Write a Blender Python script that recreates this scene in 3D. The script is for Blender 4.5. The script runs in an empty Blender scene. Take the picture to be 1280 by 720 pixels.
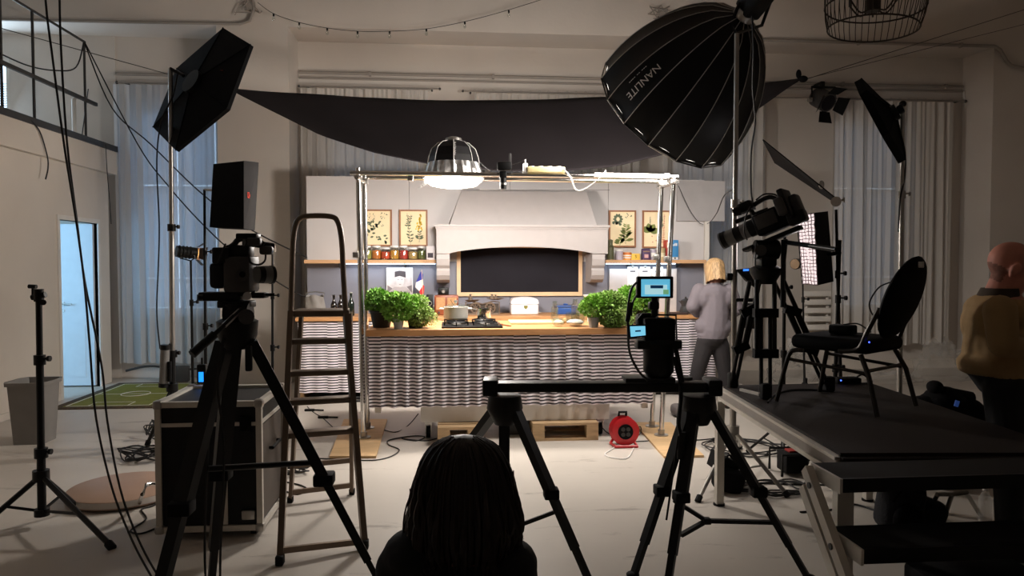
import bpy, bmesh, math, random
from mathutils import Vector, Matrix, noise
S = bpy.context.scene
COL = S.collection
rnd = random.Random(7)
# ---------------------------------------------------------------- camera, world, exposure
FPX, YAW, PIT, HC = 914.0, math.radians(5), math.radians(2.07), 1.5
cd = bpy.data.cameras.new('camera'); cam = bpy.data.objects.new('camera', cd); COL.objects.link(cam)
cd.sensor_width = 36; cd.lens = FPX / 1280 * 36; cd.clip_start = 0.05
cam.location = (0, 0, HC); cam.rotation_euler = (math.pi / 2 - PIT, 0, -YAW)
S.camera = cam
w = bpy.data.worlds.new('world'); S.world = w; w.use_nodes = True
w.node_tree.nodes['Background'].inputs[0].default_value = (.5, .62, .8, 1)
w.node_tree.nodes['Background'].inputs[1].default_value = .25
vs = S.view_settings
vs.view_transform = 'Standard'; vs.look = 'None'; vs.exposure = 0.0; vs.gamma = 1; vs.use_curve_mapping = False
LANTERN_W, LANTERN_P, OCTA_W, DOOR_W, MEZZ_W = 22, 128, 86, 44, 36

# ---------------------------------------------------------------- helpers
FWD = Vector((math.sin(YAW), math.cos(YAW), 0)); RGT = Vector((math.cos(YAW), -math.sin(YAW), 0)); UP = Vector((0, 0, 1))
CAMP = Vector((0, 0, HC))
def ray(px, py):
    x = (px - 640) / FPX; u = (360 - py) / FPX
    f = math.cos(PIT) + u * math.sin(PIT); z = -math.sin(PIT) + u * math.cos(PIT)
    return RGT * x + FWD * f + UP * z
def P(px, py, d): r = ray(px, py); return CAMP + r * (d / r.dot(FWD))      # at a distance d
def PY(px, py, y): r = ray(px, py); return CAMP + r * (y / r.y)            # on the plane Y = y
def PX(px, py, x): r = ray(px, py); return CAMP + r * (x / r.x)
def PZ(px, py, z=0.0): r = ray(px, py); return CAMP + r * ((z - HC) / r.z) # on the plane Z = z
def V(*a): return Vector(a)
def lin(c): return tuple(((x / 255) / 12.92 if x / 255 <= .04045 else ((x / 255 + .055) / 1.055) ** 2.4) for x in c)

class MB:
    def __init__(s): s.v = []; s.f = []; s.T = None
    def add(s, vs_, fs):
        n = len(s.v)
        s.v += [(s.T @ Vector(v)) if s.T else Vector(v) for v in vs_]
        s.f += [tuple(i + n for i in f) for f in fs]; return s
    def hexa(s, p): return s.add(p, [(0, 3, 2, 1), (4, 5, 6, 7), (0, 1, 5, 4), (1, 2, 6, 5), (2, 3, 7, 6), (3, 0, 4, 7)])
    def bb(s, x0, x1, y0, y1, z0, z1):
        return s.hexa([(x0, y0, z0), (x1, y0, z0), (x1, y1, z0), (x0, y1, z0), (x0, y0, z1), (x1, y0, z1), (x1, y1, z1), (x0, y1, z1)])
    def box(s, c, d, R=None):
        c = Vector(c); h = [x / 2 for x in d]
        p = [Vector((sx * h[0], sy * h[1], sz * h[2])) for sz in (-1, 1) for sx, sy in ((-1, -1), (1, -1), (1, 1), (-1, 1))]
        return s.hexa([(R @ q if R else q) + c for q in p])
    def rbox(s, c, d, r=.01, R=None, seg=2):
        bm = bmesh.new(); bmesh.ops.create_cube(bm, size=1)
        for v in bm.verts: v.co = Vector((v.co.x * d[0], v.co.y * d[1], v.co.z * d[2]))
        bmesh.ops.bevel(bm, geom=bm.edges[:], offset=r, segments=seg, affect='EDGES', profile=.5)
        bm.verts.index_update(); c = Vector(c)
        s.add([(R @ v.co if R else v.co) + c for v in bm.verts], [[v.index for v in f.verts] for f in bm.faces]); bm.free(); return s
    def bar(s, a, b, w_, h, up=None):
        a = Vector(a); b = Vector(b); t = (b - a).normalized(); up = Vector(up) if up else (UP if abs(t.z) < .95 else FWD)
        x = t.cross(up).normalized() * w_ / 2; y = x.cross(t).normalized() * h / 2
        return s.hexa([a - x - y, a + x - y, a + x + y, a - x + y, b - x - y, b + x - y, b + x + y, b - x + y])
    def cyl(s, a, b, r, r2=None, n=12): return s.tube([a, b], [r, r if r2 is None else r2], n)
    def tube(s, pts, r, n=6, closed=False):
        pts = [Vector(p) for p in pts]; k = len(pts); rr = r if isinstance(r, (list, tuple)) else [r] * k
        vs_ = []; x = None
        for i, p in enumerate(pts):
            if closed: t = pts[(i + 1) % k] - pts[i - 1]
            else: t = pts[min(i + 1, k - 1)] - pts[max(i - 1, 0)]
            t = t.normalized() if t.length > 1e-9 else UP.copy()
            if x is None: x = t.orthogonal().normalized()
            else:
                x = x - t * x.dot(t); x = x.normalized() if x.length > 1e-6 else t.orthogonal().normalized()
            y = t.cross(x)
            for j in range(n):
                a = 2 * math.pi * j / n; vs_.append(p + (x * math.cos(a) + y * math.sin(a)) * rr[i])
        fs = []
        for i in range(k if closed else k - 1):
            i2 = (i + 1) % k
            for j in range(n): fs.append((i * n + j, i * n + (j + 1) % n, i2 * n + (j + 1) % n, i2 * n + j))
        if not closed: fs += [tuple(reversed(range(n))), tuple(range((k - 1) * n, k * n))]
        return s.add(vs_, fs)
    def lathe(s, prof, c=(0, 0, 0), n=24, R=None):
        c = Vector(c); vs_ = []; fs = []; k = len(prof)
        for r, z in prof:
            for j in range(n):
                a = 2 * math.pi * j / n; q = Vector((r * math.cos(a), r * math.sin(a), z)); vs_.append((R @ q if R else q) + c)
        for i in range(k - 1):
            for j in range(n): fs.append((i * n + j, i * n + (j + 1) % n, (i + 1) * n + (j + 1) % n, (i + 1) * n + j))
        if prof[0][0] > 1e-6: fs.append(tuple(reversed(range(n))))
        if prof[-1][0] > 1e-6: fs.append(tuple(range((k - 1) * n, k * n)))
        return s.add(vs_, fs)
    def ball(s, c, r, nu=14, nv=9, R=None):
        if not isinstance(r, (tuple, list)): r = (r, r, r)
        c = Vector(c); q = []; fs = []
        for i in range(1, nv):
            t = math.pi * i / nv
            for j in range(nu):
                a = 2 * math.pi * j / nu; q.append(Vector((r[0] * math.sin(t) * math.cos(a), r[1] * math.sin(t) * math.sin(a), r[2] * math.cos(t))))
        for i in range(nv - 2):
            for j in range(nu): fs.append((i * nu + j, (i + 1) * nu + j, (i + 1) * nu + (j + 1) % nu, i * nu + (j + 1) % nu))
        m = len(q); q += [Vector((0, 0, r[2])), Vector((0, 0, -r[2]))]
        for j in range(nu):
            fs.append((m, j, (j + 1) % nu)); fs.append((m + 1, (nv - 2) * nu + (j + 1) % nu, (nv - 2) * nu + j))
        return s.add([(R @ p if R else p) + c for p in q], fs)
    def limb(s, pts, rr, n=12):
        pts = [Vector(p) for p in pts]
        for p, r in zip(pts, rr): s.ball(p, r, n, 8)
        for i in range(len(pts) - 1): s.cyl(pts[i], pts[i + 1], rr[i], rr[i + 1], n)
        return s
    def grid(s, fn, nu, nv):
        vs_ = [fn(i / nu, j / nv) for j in range(nv + 1) for i in range(nu + 1)]; k = nu + 1
        return s.add(vs_, [(j * k + i, j * k + i + 1, (j + 1) * k + i + 1, (j + 1) * k + i) for j in range(nv) for i in range(nu)])
    def prism(s, poly, o, u, v, dep):
        o = Vector(o); u = Vector(u); v = Vector(v); dep = Vector(dep); n = len(poly)
        a = [o + u * p[0] + v * p[1] for p in poly]
        return s.add(a + [p + dep for p in a], [tuple(range(n)), tuple(reversed(range(n, 2 * n)))] + [(i, i + n, (i + 1) % n + n, (i + 1) % n) for i in range(n)])

OFF = {}
def mesh_of(name, mb, off, m, smooth=True, ang=38):
    me = bpy.data.meshes.new(name)
    me.from_pydata([v - off for v in mb.v], [], mb.f)
    bm = bmesh.new(); bm.from_mesh(me); bmesh.ops.recalc_face_normals(bm, faces=bm.faces[:]); bm.to_mesh(me); bm.free()
    if m: me.materials.append(m)
    if smooth:
        me.shade_smooth(); me.set_sharp_from_angle(angle=math.radians(ang))
    return me
def tag(o, label=None, cat=None, group=None, kind=None):
    if label: o['label'] = label
    if cat: o['category'] = cat
    if group: o['group'] = group
    if kind: o['kind'] = kind
    return o
def thing(name, label, cat, loc, group=None):
    o = bpy.data.objects.new(name, None); COL.objects.link(o); o.location = loc; o.empty_display_size = .05
    OFF[o.name] = Vector(loc); return tag(o, label, cat, group)
def part(name, mb, m, parent, smooth=True, label=None, kind=None):
    off = OFF[parent.name]
    o = bpy.data.objects.new(name, mesh_of(name, mb, off, m, smooth)); COL.objects.link(o); o.parent = parent; OFF[o.name] = off
    return tag(o, label, None, None, kind)
def solo(name, mb, m, label, cat, group=None, smooth=True, kind=None):
    xs = [v.x for v in mb.v]; ys = [v.y for v in mb.v]; zs = [v.z for v in mb.v]
    off = Vector(((min(xs) + max(xs)) / 2, (min(ys) + max(ys)) / 2, min(zs)))
    o = bpy.data.objects.new(name, mesh_of(name, mb, off, m, smooth)); COL.objects.link(o); o.location = off; OFF[o.name] = off
    return tag(o, label, cat, group, kind)
def struct(name, mb, m, parent=None, smooth=False):
    if parent: return part(name, mb, m, parent, smooth)
    o = bpy.data.objects.new(name, mesh_of(name, mb, Vector(), m, smooth)); COL.objects.link(o); OFF[o.name] = Vector(); o['kind'] = 'structure'; return o
def sempty(name, loc=(0, 0, 0)):
    o = bpy.data.objects.new(name, None); COL.objects.link(o); o.location = loc; OFF[o.name] = Vector(loc); o['kind'] = 'structure'; return o
def piece(name, me, loc, parent, rz=0):
    o = bpy.data.objects.new(name, me); COL.objects.link(o); o.parent = parent; o.location = Vector(loc) - OFF[parent.name]; o.rotation_euler.z = rz; return o
def area(name, loc, direction, size, power, color, shape='DISK', sy=None):
    l = bpy.data.lights.new(name, 'AREA'); l.shape = shape; l.size = size; l.energy = power; l.color = color
    if sy: l.size_y = sy
    o = bpy.data.objects.new(name, l); COL.objects.link(o); o.location = loc
    o.rotation_euler = Vector(direction).to_track_quat('-Z', 'Y').to_euler(); return o
def textverts(txt, size=1.0, ext=0.0):
    cu = bpy.data.curves.new('t', 'FONT'); cu.body = txt; cu.size = size; cu.extrude = ext; cu.align_x = 'CENTER'; cu.align_y = 'CENTER'
    o = bpy.data.objects.new('t', cu); COL.objects.link(o); dg = bpy.context.evaluated_depsgraph_get()
    me = bpy.data.meshes.new_from_object(o.evaluated_get(dg)); vs_ = [v.co.copy() for v in me.vertices]; fs = [tuple(p.vertices) for p in me.polygons]
    bpy.data.objects.remove(o); bpy.data.curves.remove(cu); bpy.data.meshes.remove(me); return vs_, fs
def frame_R(n, up=UP):
    n = Vector(n).normalized(); x = Vector(up).cross(n); x = x.normalized() if x.length > 1e-5 else Vector((1, 0, 0)); y = n.cross(x)
    return Matrix((x, y, n)).transposed()
def cat(p0, p1, sag, n=12):
    p0 = Vector(p0); p1 = Vector(p1); return [p0.lerp(p1, i / n) - UP * sag * 4 * (i / n) * (1 - i / n) for i in range(n + 1)]
def spline(pts, k=6):
    pts = [Vector(p) for p in pts]; out = []
    for i in range(len(pts) - 1):
        a = pts[max(i - 1, 0)]; b = pts[i]; c = pts[i + 1]; d = pts[min(i + 2, len(pts) - 1)]
        for j in range(k):
            t = j / k; out.append(.5 * ((2 * b) + (c - a) * t + (2 * a - 5 * b + 4 * c - d) * t * t + (3 * b - a - 3 * c + d) * t ** 3))
    return out + [pts[-1]]

# ---------------------------------------------------------------- materials
def mat(name, rgb, rough=.6, metal=0.0, var=.10, scale=9.0, bump=0.0, bscale=60.0, emit=0.0, ecol=None, trans=0.0, stretch=(1, 1, 1), spec=.5, coat=0.0):
    m = bpy.data.materials.new(name); m.use_nodes = True; nt = m.node_tree; b = nt.nodes['Principled BSDF']; L = nt.links.new
    tc = nt.nodes.new('ShaderNodeTexCoord'); mp = nt.nodes.new('ShaderNodeMapping'); mp.inputs['Scale'].default_value = stretch; L(tc.outputs['Object'], mp.inputs[0])
    nz = nt.nodes.new('ShaderNodeTexNoise'); nz.inputs['Scale'].default_value = scale; nz.inputs['Detail'].default_value = 5; L(mp.outputs[0], nz.inputs['Vector'])
    rp = nt.nodes.new('ShaderNodeValToRGB'); c = lin(rgb); e = rp.color_ramp.elements
    e[0].position = .3; e[1].position = .7
    e[0].color = (*[x * (1 - var) for x in c], 1); e[1].color = (*[min(1, x * (1 + var)) for x in c], 1)
    L(nz.outputs['Fac'], rp.inputs[0]); L(rp.outputs[0], b.inputs['Base Color'])
    b.inputs['Roughness'].default_value = rough; b.inputs['Metallic'].default_value = metal; b.inputs['Specular IOR Level'].default_value = spec
    if coat: b.inputs['Coat Weight'].default_value = coat
    if trans: b.inputs['Transmission Weight'].default_value = trans
    if emit: b.inputs['Emission Color'].default_value = (*lin(ecol or rgb), 1); b.inputs['Emission Strength'].default_value = emit
    if bump:
        n2 = nt.nodes.new('ShaderNodeTexNoise'); n2.inputs['Scale'].default_value = bscale; n2.inputs['Detail'].default_value = 4; L(mp.outputs[0], n2.inputs['Vector'])
        bp = nt.nodes.new('ShaderNodeBump'); bp.inputs['Strength'].default_value = bump; bp.inputs['Distance'].default_value = .01; L(n2.outputs['Fac'], bp.inputs['Height']); L(bp.outputs[0], b.inputs['Normal'])
    m['ramp'] = rp.name; return m
def mat_emit(name, rgb, s): return mat(name, rgb, .5, emit=s, var=.02)
def mat_stripe(name, light, dark, period, duty, axis=2, cell=.11, sh=.3):
    m = mat(name, light, .9, var=.05); nt = m.node_tree; b = nt.nodes['Principled BSDF']; L = nt.links.new
    N = lambda op, a=None, v=None: _math(nt, op, a, v)
    tc = nt.nodes.new('ShaderNodeTexCoord'); sp = nt.nodes.new('ShaderNodeSeparateXYZ'); L(tc.outputs['Object'], sp.inputs[0])
    cx = N('DIVIDE', sp.outputs[0], cell); fl = N('FLOOR', cx); wn = nt.nodes.new('ShaderNodeTexWhiteNoise'); wn.noise_dimensions = '1D'; L(fl.outputs[0], wn.inputs['W'])
    shf = N('MULTIPLY', wn.outputs['Value'], sh); zz = N('DIVIDE', sp.outputs[axis], period); ad = nt.nodes.new('ShaderNodeMath'); ad.operation = 'ADD'; L(zz.outputs[0], ad.inputs[0]); L(shf.outputs[0], ad.inputs[1])
    fr = N('FRACT', ad.outputs[0]); gt = N('GREATER_THAN', fr.outputs[0], 1 - duty)
    mx = nt.nodes.new('ShaderNodeMix'); mx.data_type = 'RGBA'; L(gt.outputs[0], mx.inputs[0]); mx.inputs[6].default_value = (*lin(light), 1); mx.inputs[7].default_value = (*lin(dark), 1)
    L(mx.outputs[2], b.inputs['Base Color']); return m
def _math(nt, op, a=None, v=None):
    n = nt.nodes.new('ShaderNodeMath'); n.operation = op
    if a is not None: nt.links.new(getattr(a, 'outputs', [a])[0], n.inputs[0])
    if v is not None: n.inputs[1].default_value = v
    return n
def mat_sheer(name, rgb, alpha, transl=.5):
    m = bpy.data.materials.new(name); m.use_nodes = True; nt = m.node_tree; nt.nodes.remove(nt.nodes['Principled BSDF']); L = nt.links.new; out = nt.nodes['Material Output']
    nz = nt.nodes.new('ShaderNodeTexNoise'); nz.inputs['Scale'].default_value = 30; rp = nt.nodes.new('ShaderNodeValToRGB'); c = lin(rgb)
    rp.color_ramp.elements[0].color = (*[x * .92 for x in c], 1); rp.color_ramp.elements[1].color = (*c, 1); L(nz.outputs['Fac'], rp.inputs[0])
    d = nt.nodes.new('ShaderNodeBsdfDiffuse'); t = nt.nodes.new('ShaderNodeBsdfTranslucent'); tr = nt.nodes.new('ShaderNodeBsdfTransparent')
    L(rp.outputs[0], d.inputs[0]); L(rp.outputs[0], t.inputs[0])
    a = nt.nodes.new('ShaderNodeMixShader'); a.inputs[0].default_value = transl; L(d.outputs[0], a.inputs[1]); L(t.outputs[0], a.inputs[2])
    b = nt.nodes.new('ShaderNodeMixShader'); b.inputs[0].default_value = alpha; L(tr.outputs[0], b.inputs[1]); L(a.outputs[0], b.inputs[2]); L(b.outputs[0], out.inputs[0]); return m
def mat_glass(name, rgb, alpha=.25, rough=.05):
    m = bpy.data.materials.new(name); m.use_nodes = True; nt = m.node_tree; nt.nodes.remove(nt.nodes['Principled BSDF']); L = nt.links.new; out = nt.nodes['Material Output']
    tr = nt.nodes.new('ShaderNodeBsdfTransparent'); tr.inputs[0].default_value = (*lin(rgb), 1); g = nt.nodes.new('ShaderNodeBsdfGlossy'); g.inputs['Roughness'].default_value = rough
    nz = nt.nodes.new('ShaderNodeTexNoise'); nz.inputs['Scale'].default_value = 6; rm = nt.nodes.new('ShaderNodeMapRange'); rm.inputs[3].default_value = alpha * .8; rm.inputs[4].default_value = alpha * 1.2; L(nz.outputs['Fac'], rm.inputs[0])
    b = nt.nodes.new('ShaderNodeMixShader'); L(rm.outputs[0], b.inputs[0]); L(tr.outputs[0], b.inputs[1]); L(g.outputs[0], b.inputs[2]); L(b.outputs[0], out.inputs[0]); return m
M = {}
M['wall'] = mat('plaster_wall', (206, 197, 188), .9, var=.05, scale=1.3, bump=.15, bscale=25)
M['wall_l'] = mat('plaster_wall_side', (214, 204, 192), .9, var=.05, scale=1.1, bump=.12, bscale=25)
M['white'] = mat('white_paint', (222, 216, 208), .6, var=.04)
M['black'] = mat('black_metal', (12, 11, 11), .45, var=.2, spec=.28)
M['blackm'] = mat('black_matte', (9, 8, 9), .75, var=.2, spec=.2)
M['rubber'] = mat('black_rubber', (20, 19, 19), .8, var=.2, spec=.3)
M['fabric'] = mat('black_fabric', (11, 10, 12), .85, var=.25, scale=30, bump=.2, bscale=300, spec=.15)
M['cloth'] = mat('black_canopy_cloth', (33, 28, 30), .9, var=.12, scale=2, bump=.1, bscale=30, spec=.2)
M['cable'] = mat('black_cable', (22, 20, 20), .6, var=.1)
M['chrome'] = mat('chrome_steel', (225, 222, 218), .16, 1, var=.04)
M['steel'] = mat('brushed_steel', (178, 174, 168), .35, .9, var=.08)
M['alu'] = mat('aluminium', (206, 200, 190), .5, .35, var=.08)
M['grey'] = mat('dark_grey_plastic', (58, 56, 55), .5, var=.12)
M['midgrey'] = mat('mid_grey_plastic', (120, 117, 114), .5, var=.08)
M['ply'] = mat('plywood', (214, 178, 132), .7, var=.10, scale=3, stretch=(1, 6, 1), bump=.08)
M['pallet'] = mat('pallet_wood', (190, 160, 122), .8, var=.16, scale=4, stretch=(2, 12, 12), bump=.15)
M['oak'] = mat('oak_worktop', (200, 146, 96), .5, var=.14, scale=4, stretch=(1.2, 10, 10))
M['shelfwood'] = mat('shelf_wood', (206, 162, 120), .6, var=.10, scale=4, stretch=(1.2, 10, 10))
M['framewood'] = mat('frame_wood', (150, 100, 66), .55, var=.14, scale=6, stretch=(6, 6, 1))
M['palewood'] = mat('pale_wood', (226, 190, 150), .6, var=.08, scale=5)
M['stagetop'] = mat('stage_deck_top', (34, 26, 23), .7, var=.16, scale=3, bump=.1, bscale=120, spec=.25)
M['stairtop'] = mat('stair_tread_black', (22, 20, 19), .7, var=.15, spec=.25)
M['set_hi'] = mat('set_panel_light', (203, 198, 197), .75, var=.03, scale=2)
M['set_lo'] = mat('set_panel_grey', (128, 128, 138), .75, var=.05, scale=2)
M['hood'] = mat('hood_cream', (172, 165, 163), .6, var=.03)
M['board'] = mat('chalkboard', (36, 34, 39), .9, var=.15, scale=2, spec=.12)
M['stripe'] = mat_stripe('striped_curtain_cloth', (238, 230, 234), (46, 38, 46), .0285, .42)
M['stripe_b'] = mat_stripe('striped_curtain_cloth_back', (238, 230, 234), (46, 38, 46), .0285, .42, sh=.25)
M['sheer'] = mat_sheer('sheer_curtain', (226, 220, 213), .86, .25)
M['sheer_l'] = mat_sheer('sheer_curtain_backlit', (222, 224, 226), .84, .5)
M['glass'] = mat_glass('clear_glass', (245, 248, 246), .10)
M['film'] = mat_sheer('clear_plastic_film', (226, 222, 216), .3, .4)
M['silver'] = mat('silver_fabric', (200, 198, 196), .28, .8, var=.25, scale=25, bump=.5, bscale=40)
M['red'] = mat('red_plastic', (205, 36, 44), .4, var=.06)
M['rope'] = mat('thin_rope', (70, 64, 60), .9, var=.1)
M['paper'] = mat('cream_paper', (246, 226, 186), .8, var=.03)
M['card'] = mat('white_card', (232, 228, 224), .8, var=.03)
M['daylight'] = mat_emit('daylight_pane', (190, 208, 226), 1.7)
M['daylight_l'] = mat_emit('daylight_pane_strong', (172, 202, 230), 4.2)
M['blind'] = mat_sheer('blind_fabric', (206, 208, 212), .992, .5)
M['screen'] = mat_emit('screen_blue', (120, 200, 230), 1.0)
M['led'] = mat_emit('led_blue_white', (190, 222, 255), 6)
M['diff'] = mat_emit('lamp_diffuser', (255, 246, 236), 7)
# ---------------------------------------------------------------- the room
def floor_mat():
    m = mat('painted_concrete_floor', (196, 188, 178), .5, var=.07, scale=.9, bump=.06, bscale=30, spec=.4); nt = m.node_tree; L = nt.links.new; b = nt.nodes['Principled BSDF']
    rp = nt.nodes[m['ramp']]; tc = nt.nodes.new('ShaderNodeTexCoord')
    n1 = nt.nodes.new('ShaderNodeTexNoise'); n1.inputs['Scale'].default_value = 2.6; n1.inputs['Detail'].default_value = 8; n1.inputs['Roughness'].default_value = .7
    mp = nt.nodes.new('ShaderNodeMapping'); mp.inputs['Scale'].default_value = (.5, 2.2, 1); L(tc.outputs['Object'], mp.inputs[0]); L(mp.outputs[0], n1.inputs['Vector'])
    r1 = nt.nodes.new('ShaderNodeValToRGB'); e = r1.color_ramp.elements; e[0].position = .345; e[0].color = (.35, .32, .3, 1); e[1].position = .41; e[1].color = (1, 1, 1, 1); L(n1.outputs['Fac'], r1.inputs[0])
    mx = nt.nodes.new('ShaderNodeMix'); mx.data_type = 'RGBA'; mx.blend_type = 'MULTIPLY'; mx.inputs[0].default_value = .55; L(rp.outputs[0], mx.inputs[6]); L(r1.outputs[0], mx.inputs[7])
    L(mx.outputs[2], b.inputs['Base Color']); return m
M['floor'] = floor_mat()
LX, RX, BY, PYW, NY, CZ, BZ = -4.18, 8.6, -4.2, 9.165, 9.75, 5.25, 4.34
struct('floor', MB().bb(-7.6, RX, BY, 10.0, -.2, 0), M['floor'])
struct('ceiling', MB().bb(-7.6, RX, BY, 10.0, CZ, CZ + .2), M['wall'])
WINS = [(-3.95, -2.95, .85, 1.26, 2.46, 3.45, 'daylight_l'), (-1.55, -.35, .85, 1.26, 2.5, 3.45, 'daylight'), (.55, 1.75, .85, 1.26, 2.5, 3.45, 'daylight'), (3.05, 4.1, .85, 1.26, 2.5, 3.45, 'daylight'), (5.33, 6.33, .85, 1.26, 2.5, 3.45, 'daylight')]
mb = MB()
xs = [-4.18] + [x for wv in WINS for x in wv[:2]] + [RX]
for i in range(0, len(xs), 2): mb.bb(xs[i], xs[i + 1], NY, NY + .25, 0, CZ)
for wv in WINS: mb.bb(wv[0], wv[1], NY, NY + .25, 0, wv[2]); mb.bb(wv[0], wv[1], NY, NY + .25, wv[5], CZ)
struct('wall_back', mb, M['wall'])
struct('wall_beam', MB().bb(-7.6, RX, PYW, NY, BZ, CZ), M['wall'])
struct('wall_pier', MB().bb(-2.766, -1.921, PYW, NY, 0, BZ), M['wall'])
struct('wall_pier', MB().bb(7.19, RX, PYW, NY, 0, BZ), M['wall'])
struct('wall_right', MB().bb(RX, RX + .2, BY, 10, 0, CZ), M['wall'])
struct('wall_front', MB().bb(-7.6, RX, BY - .2, BY, 0, CZ), M['wall'])
# left wall below the mezzanine with its open doorway
DY0, DY1, DZ = 8.30, 9.16, 1.955
struct('wall_left', MB().bb(LX - .08, LX, BY, DY0, 0, 2.58).bb(LX - .08, LX, DY1, 9.47, 0, 2.58).bb(LX - .08, LX, DY0, DY1, DZ, 2.58), M['wall_l'])
struct('floor_mezzanine', MB().bb(-7.6, LX + .07, BY, 9.6, 2.58, 2.86), M['wall_l'])
struct('wall_left_upper', MB().bb(-7.8, -7.6, BY, 10, 0, CZ), M['wall'])
struct('wall_mezzanine_back', MB().bb(-7.6, -5.95, NY - .02, NY + .2, 0, CZ).bb(-5.45, LX, NY - .02, NY + .2, 0, CZ).bb(-5.95, -5.45, NY - .02, NY + .2, 0, 3.2).bb(-5.95, -5.45, NY - .02, NY + .2, 4.05, CZ), M['wall'])
struct('wall_corridor_end', MB().bb(-6.4, LX - .08, 9.47, 9.6, 0, 2.58), M['wall_l'])
struct('wall_corridor_side', MB().bb(-6.5, -6.4, 6.5, 9.6, 0, 2.58), M['wall_l'])
# corridor daylight comes from a window behind the left wall
M['skywhite'] = mat_emit('corridor_window_sky', (170, 215, 255), 3.2)
wn = sempty('window_6', (-5.4, 6.6, .9))
struct('window_frame', MB().bb(-6.25, -4.28, 6.52, 6.56, .9, .96).bb(-6.25, -4.28, 6.52, 6.56, 2.3, 2.36).bb(-6.25, -6.19, 6.52, 6.56, .96, 2.3).bb(-4.34, -4.28, 6.52, 6.56, .96, 2.3), M['white'], wn)
struct('pane', MB().bb(-6.19, -4.34, 6.53, 6.55, .96, 2.3), M['skywhite'], wn)
struct('wall_corridor_near', MB().bb(-6.5, LX - .08, 6.40, 6.5, 0, 2.58), M['wall_l'])
area('corridor_daylight', (-5.22, 6.62, 1.6), (.12, 1, -.05), 1.85, DOOR_W, (.30, .66, 1), 'RECTANGLE', 1.4)
# door leaf swung open into the corridor
d1 = sempty('door_1', (LX - .12, DY1 - .04, 0))
M['doorpaint'] = mat('door_white_paint', (206, 214, 220), .5, var=.03)
lx0, lx1, ly = LX - .03 - .86, LX - .03, DY1 - .05
struct('door_leaf', MB().bb(lx0, lx1, ly, ly + .04, .02, DZ - .01), M['doorpaint'], d1)
struct('lower_panel', MB().bb(lx0 + .1, lx1 - .1, ly - .006, ly, .12, .75), M['doorpaint'], d1)
hx = PY(79, 382, ly).x
hp = MB().cyl((hx, ly, 1.0), (hx, ly - .05, 1.0), .012).cyl((hx, ly - .05, 1.0), (hx + .12, ly - .05, .995), .009).cyl((hx, ly, 1.0), (hx, ly - .008, 1.0), .026).cyl((hx, ly, .92), (hx, ly - .01, .92), .02)
struct('door_handle', hp, M['steel'], d1, True)
struct('door_frame', MB().bb(LX - .09, LX + .015, DY0 - .05, DY0, 0, DZ + .05).bb(LX - .09, LX + .015, DY1, DY1 + .05, 0, DZ + .05).bb(LX - .09, LX + .015, DY0, DY1, DZ, DZ + .05), M['white'], d1)
struct('baseboard_left', MB().bb(LX, LX + .015, 4.0, DY0 - .06, 0, .07), M['wall_l'])
# closed second door frame further along the left wall
struct('trim_1', MB().bb(LX, LX + .03, 6.98, 7.10, 0, 2.1), M['white'])
# windows with fabric blinds
for k, (x0, x1, z0, za, zb, z1, dm) in enumerate(WINS):
    wn = sempty(f'window_{k + 1}', (x0, NY, z0)); f = MB(); fw = .05; xm = (x0 + x1) / 2; y0, y1 = NY + .1, NY + .15
    for a, b in ((x0, x0 + fw), (xm - fw / 2, xm + fw / 2), (x1 - fw, x1)): f.bb(a, b, y0, y1, z0, z1)
    for a in (z0, za - .03, zb - .03, z1 - fw): f.bb(x0, x1, y0 + .005, y1 - .005, a, a + fw)
    struct('window_frame', f, M['white'], wn)
    struct('window_sill', MB().bb(x0 - .05, x1 + .05, NY - .1, NY + .1, z0 - .05, z0), M['white'], wn)
    for a, b in ((x0 + fw, xm - fw / 2), (xm + fw / 2, x1 - fw)):
        for c, d in ((z0 + fw, za - .03), (za + .02, zb - .03), (zb + .02, z1 - fw)):
            struct('pane', MB().bb(a, b, y0 + .02, y0 + .03, c, d), M[dm], wn)
            struct('blind', MB().bb(a - .01, b - .006, y0 - .02, y0 - .015, c + .007, d + .015), M['blind'], wn)
wn = sempty('window_7', (-5.95, NY, 3.2))
struct('window_frame', MB().bb(-5.95, -5.9, NY, NY + .05, 3.2, 4.05).bb(-5.5, -5.45, NY, NY + .05, 3.2, 4.05).bb(-5.9, -5.5, NY, NY + .05, 3.2, 3.25).bb(-5.9, -5.5, NY, NY + .05, 4.0, 4.05), M['white'], wn)
struct('pane', MB().bb(-5.9, -5.5, NY + .03, NY + .04, 3.25, 4.0), M['daylight_l'], wn)
sl = mesh_of('blind_slat', MB().box((0, 0, 0), (.4, .035, .004), Matrix.Rotation(.6, 3, 'X')), Vector(), M['white'], False)
for i in range(16): piece('blind_slat', sl, (-5.7, NY - .0, 3.27 + i * .03), wn)
area('mezzanine_daylight', (-5.7, NY - .1, 3.65), (.2, -1, -.1), .4, MEZZ_W, (.6, .8, 1), 'RECTANGLE', .7)

struct('trim_2', MB().bb(LX + .03, LX + .085, BY, 9.6, 2.86, 2.93), M['grey'])
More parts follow.
